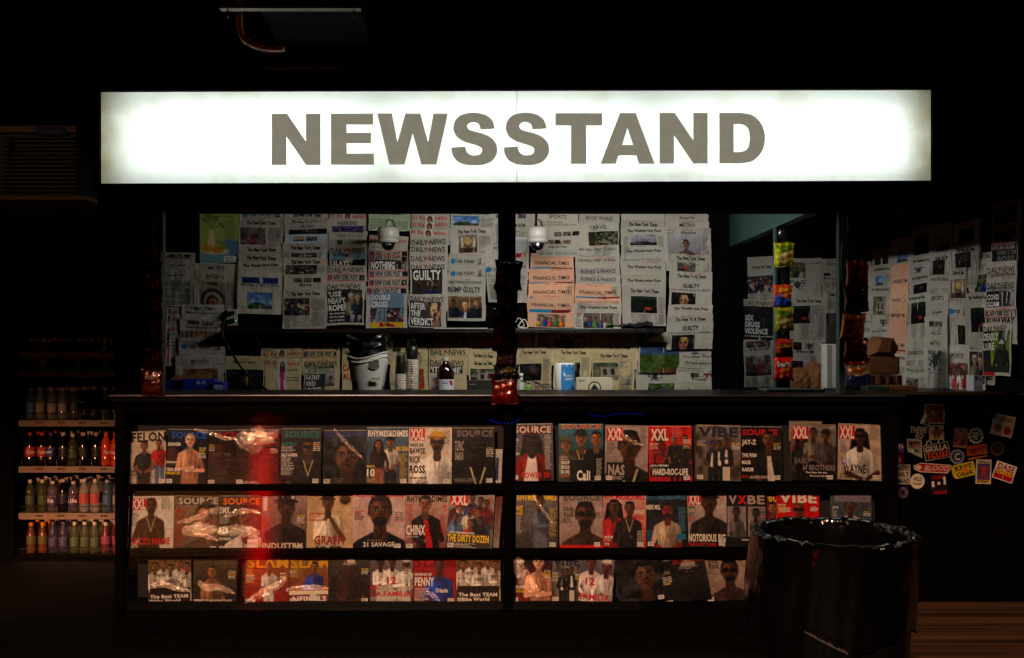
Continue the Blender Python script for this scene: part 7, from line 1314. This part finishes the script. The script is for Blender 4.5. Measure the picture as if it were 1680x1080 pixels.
BT = {'k': ('soda', 'cola', (.08, .03, .02), (.65, .08, .06), (.62, .07, .06), False, 'Coke'), 'n': ('soda', 'dark_soda', (.07, .03, .03), (.12, .2, .5), (.08, .14, .42), False, 'Pepsi'), 'b': ('soda', 'black_soda', (.05, .04, .04), (.7, .66, .6), (.12, .10, .10), False, None),
      'o': ('soda', 'orange_soda', (.85, .30, .05), (.85, .35, .08), (.78, .14, .05), False, 'Fanta'), 'w': ('water', 'clear_water', (.55, .56, .54), (.82, .80, .76), (.62, .62, .60), True, None), 'g': ('water', 'green_tea', (.32, .34, .18), (.75, .72, .6), (.24, .32, .16), True, None),
      's': ('square', 'squared_water', (.44, .42, .46), (.76, .72, .66), (.26, .20, .38), True, 'Life'), 'm': ('soda', 'milky_soda', (.70, .70, .66), (.80, .78, .72), (.70, .3, .3), True, None), 'a': ('tea', 'amber_tea', (.36, .18, .08), (.80, .45, .08), (.30, .28, .12), False, None),
      'p': ('water', 'purple_water', (.26, .24, .34), (.3, .26, .38), (.22, .2, .34), True, None), 'r': ('tea', 'red_juice', (.34, .08, .10), (.76, .72, .66), (.5, .2, .3), False, None), 'u': ('water', 'blue_water', (.36, .48, .58), (.6, .65, .7), (.25, .42, .55), True, None)}
DESC = {'k': "cola bottle with red label", 'n': "dark soda bottle with navy label", 'b': "black soda bottle with pale cap", 'o': "bright orange soda bottle", 'w': "clear water bottle", 'g': "greenish tea bottle", 's': "squared bottle with purple label", 'm': "pale curvy bottle", 'a': "amber tea bottle with orange cap", 'p': "violet tinted bottle", 'r': "dark red juice bottle", 'u': "blue tinted water bottle"}
rowsB = [(609, "gwbnkbrb", "second shelf"), (690, "uwwwgbbgu", "third shelf"), (766, "kknbgbboo", "fourth shelf"), (843, "ggsbsmmuw", "fifth shelf"), (913, "aappgggrr", "lowest shelf")]
for py, codes, sname in rowsB:
    z = EYE - (py - HY) / F * CD; n = len(codes); seen = {}
    for i, c in enumerate(codes):
        kd, nm, bd, cp, lc, clr, tx_ = BT[c]; x = cx0 + .05 + i * (cx1 - cx0 - .12) / (n - 1); seen[c] = seen.get(c, 0) + 1
        cnt = codes.count(c); od = "" if cnt == 1 else (("left ", "right ")[seen[c] - 1] if cnt == 2 else ("first ", "second ", "third ", "fourth ")[seen[c] - 1])
        bottle(kd, nm, bd, cp, lc, clr, x, CD + .09, z + .0005, f"{od}{DESC[c]} in front row of cooler's {sname}", f"bottles in the cooler", tx_)
        for d in (1, 2):
            bottle(kd, nm, bd, cp, lc, clr, x + .012 * d, CD + .09 + .085 * d, z + .0005, f"{od}{DESC[c]} in {('', 'second', 'third')[d]} row of cooler's {sname}", "bottles in the cooler", tx_)

# ---------------------------------------------------------------- air conditioner top left
ac_ = empty("air_conditioner", (FXp(50, 6.0), 6.0, 2.37), label="dark louvred air conditioner on a ledge at top left", cat="air conditioner")
x0, x1, D = FXp(-40, 6.0), FXp(125, 6.0), 6.0; zt, zb = FZ(207, D), FZ(323, D)
part(MB().box(x0, x1, D + .02, D + .6, zb, zt, .01), "case", mat('ac_case', (.18, .16, .13), .5, var=.3), ac_)
mb = MB()
for k in range(14): z = zb + .03 + k * (zt - zb - .08) / 14; mb.box(FXp(4, D), x1 - .004, D - .004, D + .018, z, z + .011, .003)
part(mb, "louvre", mat('ac_louvre', (.22, .20, .16), .5), ac_)
part(MB().box(x0, x1, D - .005, D + .019, FZ(218, D), zt + .002, .003), "top_trim", mat('ac_trim', (.46, .38, .28), .5, var=.3), ac_)
s = board(58, 208, 108, 222, 5.993); s.grid(0, 0, s.w, s.h, 3, 3, (.04, .10, .42), 0); s.text("Panasonic", s.w * .16, s.h * .3, s.w * .84, s.h * .75, (.45, .5, .6), 2, 2)
o = board_build(s, "name_badge", M['card'], .002, None, ac_, edge=(.04, .1, .42))
part(MB().tube(curve_pts([pc(6, 228, 5.98), pc(14, 232, 5.97), pc(8, 240, 5.97), pc(16, 226, 5.97), pc(12, 262, 5.97), pc(14, 272, 5.97), pc(12, 276, 5.97)], 5), .006, 6), "cord_bundle", rm, ac_)
tag(MB().box(x0 - .1, FXp(148, D), D - .05, D + .62, FZ(330, D), zb - .002, .003).build("wall_ledge", mat('ledge_paint', (.48, .40, .30), .6, var=.3)), "pale brown ledge holding up the air conditioner", "ledge")
structure(MB().box(-12, -2.62, 6.66, 6.76, 2.12, 3.74).build("wall_upper", M['soot']))
tag(MB().tube(curve_pts([pc(1553, 150, 5.6), pc(1556, 132, 5.6), pc(1560, 124, 5.6), pc(1568, 131, 5.6)], 4), .004, 6).build("bent_wire", rm, smooth=True), "small bent metal wire beyond the sign's right corner", "wire")
tag(MB().tube(curve_pts([pc(1242, 118, 5.0), pc(1241, 106, 5.0), pc(1250, 103, 5.0), pc(1272, 105, 5.0), pc(1294, 118, 5.0), pc(1302, 132, 5.0)], 5), .002, 6).build("stray_wire", M['cable'], smooth=True), "thin dark wire arching above the sign's right half", "wire")

# ---------------------------------------------------------------- trash can and its liner
bc = Vector((1.077, 3.33, 0)); RR = .252; RZ = .862
bn = empty("trash_can", tuple(bc), label="round dark trash can with black liner in the right foreground", cat="trash can")
MB().lathe([(.218, 0.0), (.221, .02), (.232, .30), (.240, .34), (.234, .38), (.241, .60), (.249, .63), (.243, .67), (.247, RZ - .02), (.251, RZ - .004), (.246, RZ), (.236, RZ - .01), (.230, .5), (.225, .03), (0, .03)], 64).build("drum", mat('black_drum', (.07, .07, .075), .35, metal=.3, var=.4, vscale=12, bump=.3, bscale=30), bn, True)
rng = np.random.RandomState(11)
na, nv = 340, 70
fold = [(rng.uniform(3, 26), rng.uniform(0, 6.28), rng.uniform(.2, 1)) for _ in range(14)]
ka = np.linspace(0, 1, 75) + rng.uniform(-.005, .005, 75); ka[0] = 0; ka[-1] = 1; kr_ = rng.uniform(-1, 1, 75); kz_ = rng.uniform(-.3, 1, 75); kr_[-1] = kr_[0]; kz_[-1] = kz_[0]
def fn_(a, s): return sum(w * math.sin(round(k) * a + p + s * (2 + k * .06)) for k, p, w in fold) / 4
v = []; f = []
for j in range(nv):
    q = j / (nv - 1)
    for i in range(na):
        a = 2 * PI * i / na; w = fn_(a, q * 1.5) * .45
        crk = abs(math.sin(a * 23 + 2 * math.sin(a * 5))) ** .4
        hang = .30 + .10 * max(0, math.cos(a - PI)) + .03 * math.sin(a * 3 + 1) + .02 * w
        if q < .30:    # inner wall, from inside the bin up to the rim
            t_ = q / .30; r = RR - .022 - .03 * (1 - t_) + .010 * w * (1.2 - t_ * .4); z = RZ - .42 * (1 - t_) ** 1.2
        elif q < .42:  # over the rim
            t_ = (q - .30) / .12; an = PI * (1 - t_); r = RR + .0 + .022 * math.cos(an) + .003 * w + .0045 * float(np.interp(a / (2 * PI), ka, kr_)); z = RZ + .002 + (.011 + .009 * float(np.interp(a / (2 * PI) + .004, ka, kz_))) * math.sin(an)
        else:
            t_ = (q - .42) / .58; bul = .05 * max(0, math.cos(a - PI)) ** 3 * math.sin(min(1, t_ * 1.1) * PI * .8)
            r = RR + .017 - .012 * t_ + bul * .6 + .010 * w * min(1, .25 + t_ * 1.6); z = RZ - hang * t_
        v.append((r * math.cos(a), r * math.sin(a), z))
for j in range(nv - 1):
    for i in range(na): f.append((j * na + i, j * na + (i + 1) % na, (j + 1) * na + (i + 1) % na, (j + 1) * na + i))
lin = mat('black_liner_film', (.022, .022, .025), .14, spec=1.0, bump=.6, bscale=18, bdist=.01, coat=.12, stretch=(1, 1, .6))
o = MB().add(v, f).build("bin_liner", lin, None, False); o.location = bc
tag(o, "glossy black plastic liner folded over the trash can rim", "bin liner")
me = o.data; me.polygons.foreach_set("use_smooth", [False] * len(me.polygons))
tear = MB(); 
for k in range(9):
    a0 = -PI / 2 - .62 + k * .05; a1 = a0 + .052; rr = RR + .036
    z0 = .604 - k * .006
    tear.add([(rr * math.cos(a0), rr * math.sin(a0), z0), (rr * math.cos(a1), rr * math.sin(a1), z0 - .006), (rr * math.cos(a1), rr * math.sin(a1), z0 + .004 - .006 + .003 * (k % 2)), (rr * math.cos(a0), rr * math.sin(a0), z0 + .006 + .003 * (k % 3))], [(0, 1, 2, 3)])
q = tear.build("torn_hem", mat('torn_pale_plastic', (.26, .23, .22), .6)); q.parent = o

# ---------------------------------------------------------------- plastic wrap catching the light on some magazines
shine = glint_mat('crinkled_wrap')
def crinkle(pts, wd, seed, lab, amp=.010):
    rng = random.Random(seed); c = [P(x, y, 4.955) for x, y in pts]; L = curve_pts(c, 8); v = []; f = []
    n = len(L); m = 7
    for i, p in enumerate(L):
        t_ = i / (n - 1); d = (L[min(i + 1, n - 1)] - L[max(i - 1, 0)]).normalized(); nrm = Vector((-d.z, 0, d.x)); ww = wd * (math.sin(PI * min(1, .06 + t_ * .94)) ** .5 + .05)
        for j in range(m):
            q = j / (m - 1) - .5; v.append(p + nrm * ww * q * (1 + .5 * rng.random()) + Vector((0, -amp * (math.cos(q * PI) ** 2) - rng.uniform(0, .011), rng.uniform(-.003, .003))))
    for i in range(n - 1):
        for j in range(m - 1): f.append((i * m + j, i * m + j + 1, (i + 1) * m + j + 1, (i + 1) * m + j))
    tag(MB().add(v, f).build("plastic_wrap", shine), lab, "plastic wrap", "shiny creases of clear magazine wrap")
crinkle([(292, 857), (318, 851), (338, 842), (358, 832)], .022, 1, "diagonal shiny crease on the tan magazine")
crinkle([(300, 872), (330, 868), (357, 868)], .05, 2, "broad shiny fold across the tan magazine")
crinkle([(318, 876), (340, 880), (358, 886)], .016, 3, "lower thin crease on the tan magazine")
crinkle([(370, 848), (388, 840), (408, 838), (428, 841)], .022, 4, "arched crease on the orange titled magazine")
crinkle([(358, 872), (390, 870), (415, 873), (427, 876)], .045, 5, "broad bright fold across the orange titled magazine")
crinkle([(392, 712), (402, 722), (414, 728), (424, 712), (414, 704)], .075, 6, "crumpled golden wrap bunched on the brown magazine", .03)
crinkle([(420, 708), (440, 716), (458, 706)], .03, 7, "red edged crease beside the crumpled golden wrap")
crinkle([(318, 704), (344, 710), (372, 720), (386, 718)], .014, 8, "thin arc of wrap above the dark red magazine")
crinkle([(248, 960), (268, 958), (292, 966), (312, 969)], .022, 9, "pale crease over the leftmost bottom magazine")
crinkle([(326, 954), (338, 964), (360, 964), (386, 973)], .03, 10, "bright crease on the bronze magazine")
crinkle([(404, 990), (432, 972), (456, 960), (470, 946)], .03, 11, "long rising crease on the leaping player magazine")
crinkle([(470, 968), (500, 964), (540, 965)], .022, 12, "flat crease on the dribbling player magazine")
crinkle([(846, 915), (856, 940), (868, 960), (884, 968)], .05, 13, "thick glinting fold on the bottom row bare-chested man magazine", .02)
crinkle([(1012, 700), (1028, 718), (1040, 726), (1056, 730)], .016, 14, "golden crease across the large bowed head magazine")
crinkle([(874, 812), (890, 836), (908, 860)], .013, 15, "slanting crease on the denim jacket magazine")
crinkle([(700, 968), (712, 978), (722, 986)], .018, 16, "small crease on the pinstriped player magazine")
crinkle([(548, 704), (572, 730), (596, 752)], .014, 17, "slanting crease on the close-up face magazine")

# ---------------------------------------------------------------- lights across the way, mirrored in the acrylic
neon = empty("neon_sign", (-2.62, -1.2, 0), label="upright red neon panel across the way mirrored in the rack glazing", cat="sign")
part(MB().box(-2.92, -2.64, -1.32, -1.22, .0, 1.9, .01), "post", M['black'], neon)
part(MB().box(-2.86, -2.70, -1.218, -1.205, .03, 1.55, .004), "red_panel", mat('red_neon', (.8, .05, .05), emis=(1, .03, .05), estr=6), neon)
sh2 = empty("shop_window", (-3.4, -3.0, 0), label="warm lit shop window across the way mirrored in the rack glazing", cat="window")
part(MB().box(-5.2, -3.0, -3.12, -3.02, 0, 2.4, .01), "frame", M['black'], sh2)
for k in range(7): part(MB().box(-5.05, -3.15, -3.018, -3.01, .30 + k * .15, .36 + k * .15), "lit_slat", mat('warm_slat', (.8, .5, .2), emis=(1, .62, .30), estr=.9), sh2)
# glowing beads added in place of blue reflections in the rack glazing
bead_mat = mat('blue_bead_glow', (.05, .1, .8), emis=(.10, .18, 1), estr=1.1)
t = empty("blue_reflection_beads", tuple(P(1010, 675, 4.95)), label="short row of glowing blue beads added for a reflection at the rack top", cat="reflection beads")
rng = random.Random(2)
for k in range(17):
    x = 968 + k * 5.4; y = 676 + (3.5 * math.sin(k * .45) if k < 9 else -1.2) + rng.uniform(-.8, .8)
    part(MB().lathe([(0, -.0018), (.0016, 0), (0, .0018)], 6, tuple(P(x, y + 4, 4.962))), "bead", bead_mat, t)
t2 = empty("blue_reflection_beads", tuple(P(828, 690, 4.87)), label="short arc of glowing blue beads added for a reflection on the centre rack post", cat="reflection beads")
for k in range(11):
    an = R(15 + k * 15); part(MB().lathe([(0, -.002), (.0018, 0), (0, .002)], 6, tuple(P(828 - 24 * math.cos(an), 686 + 9 * math.sin(an) + rng.uniform(-.6, .6), 4.87))), "bead", bead_mat, t2)
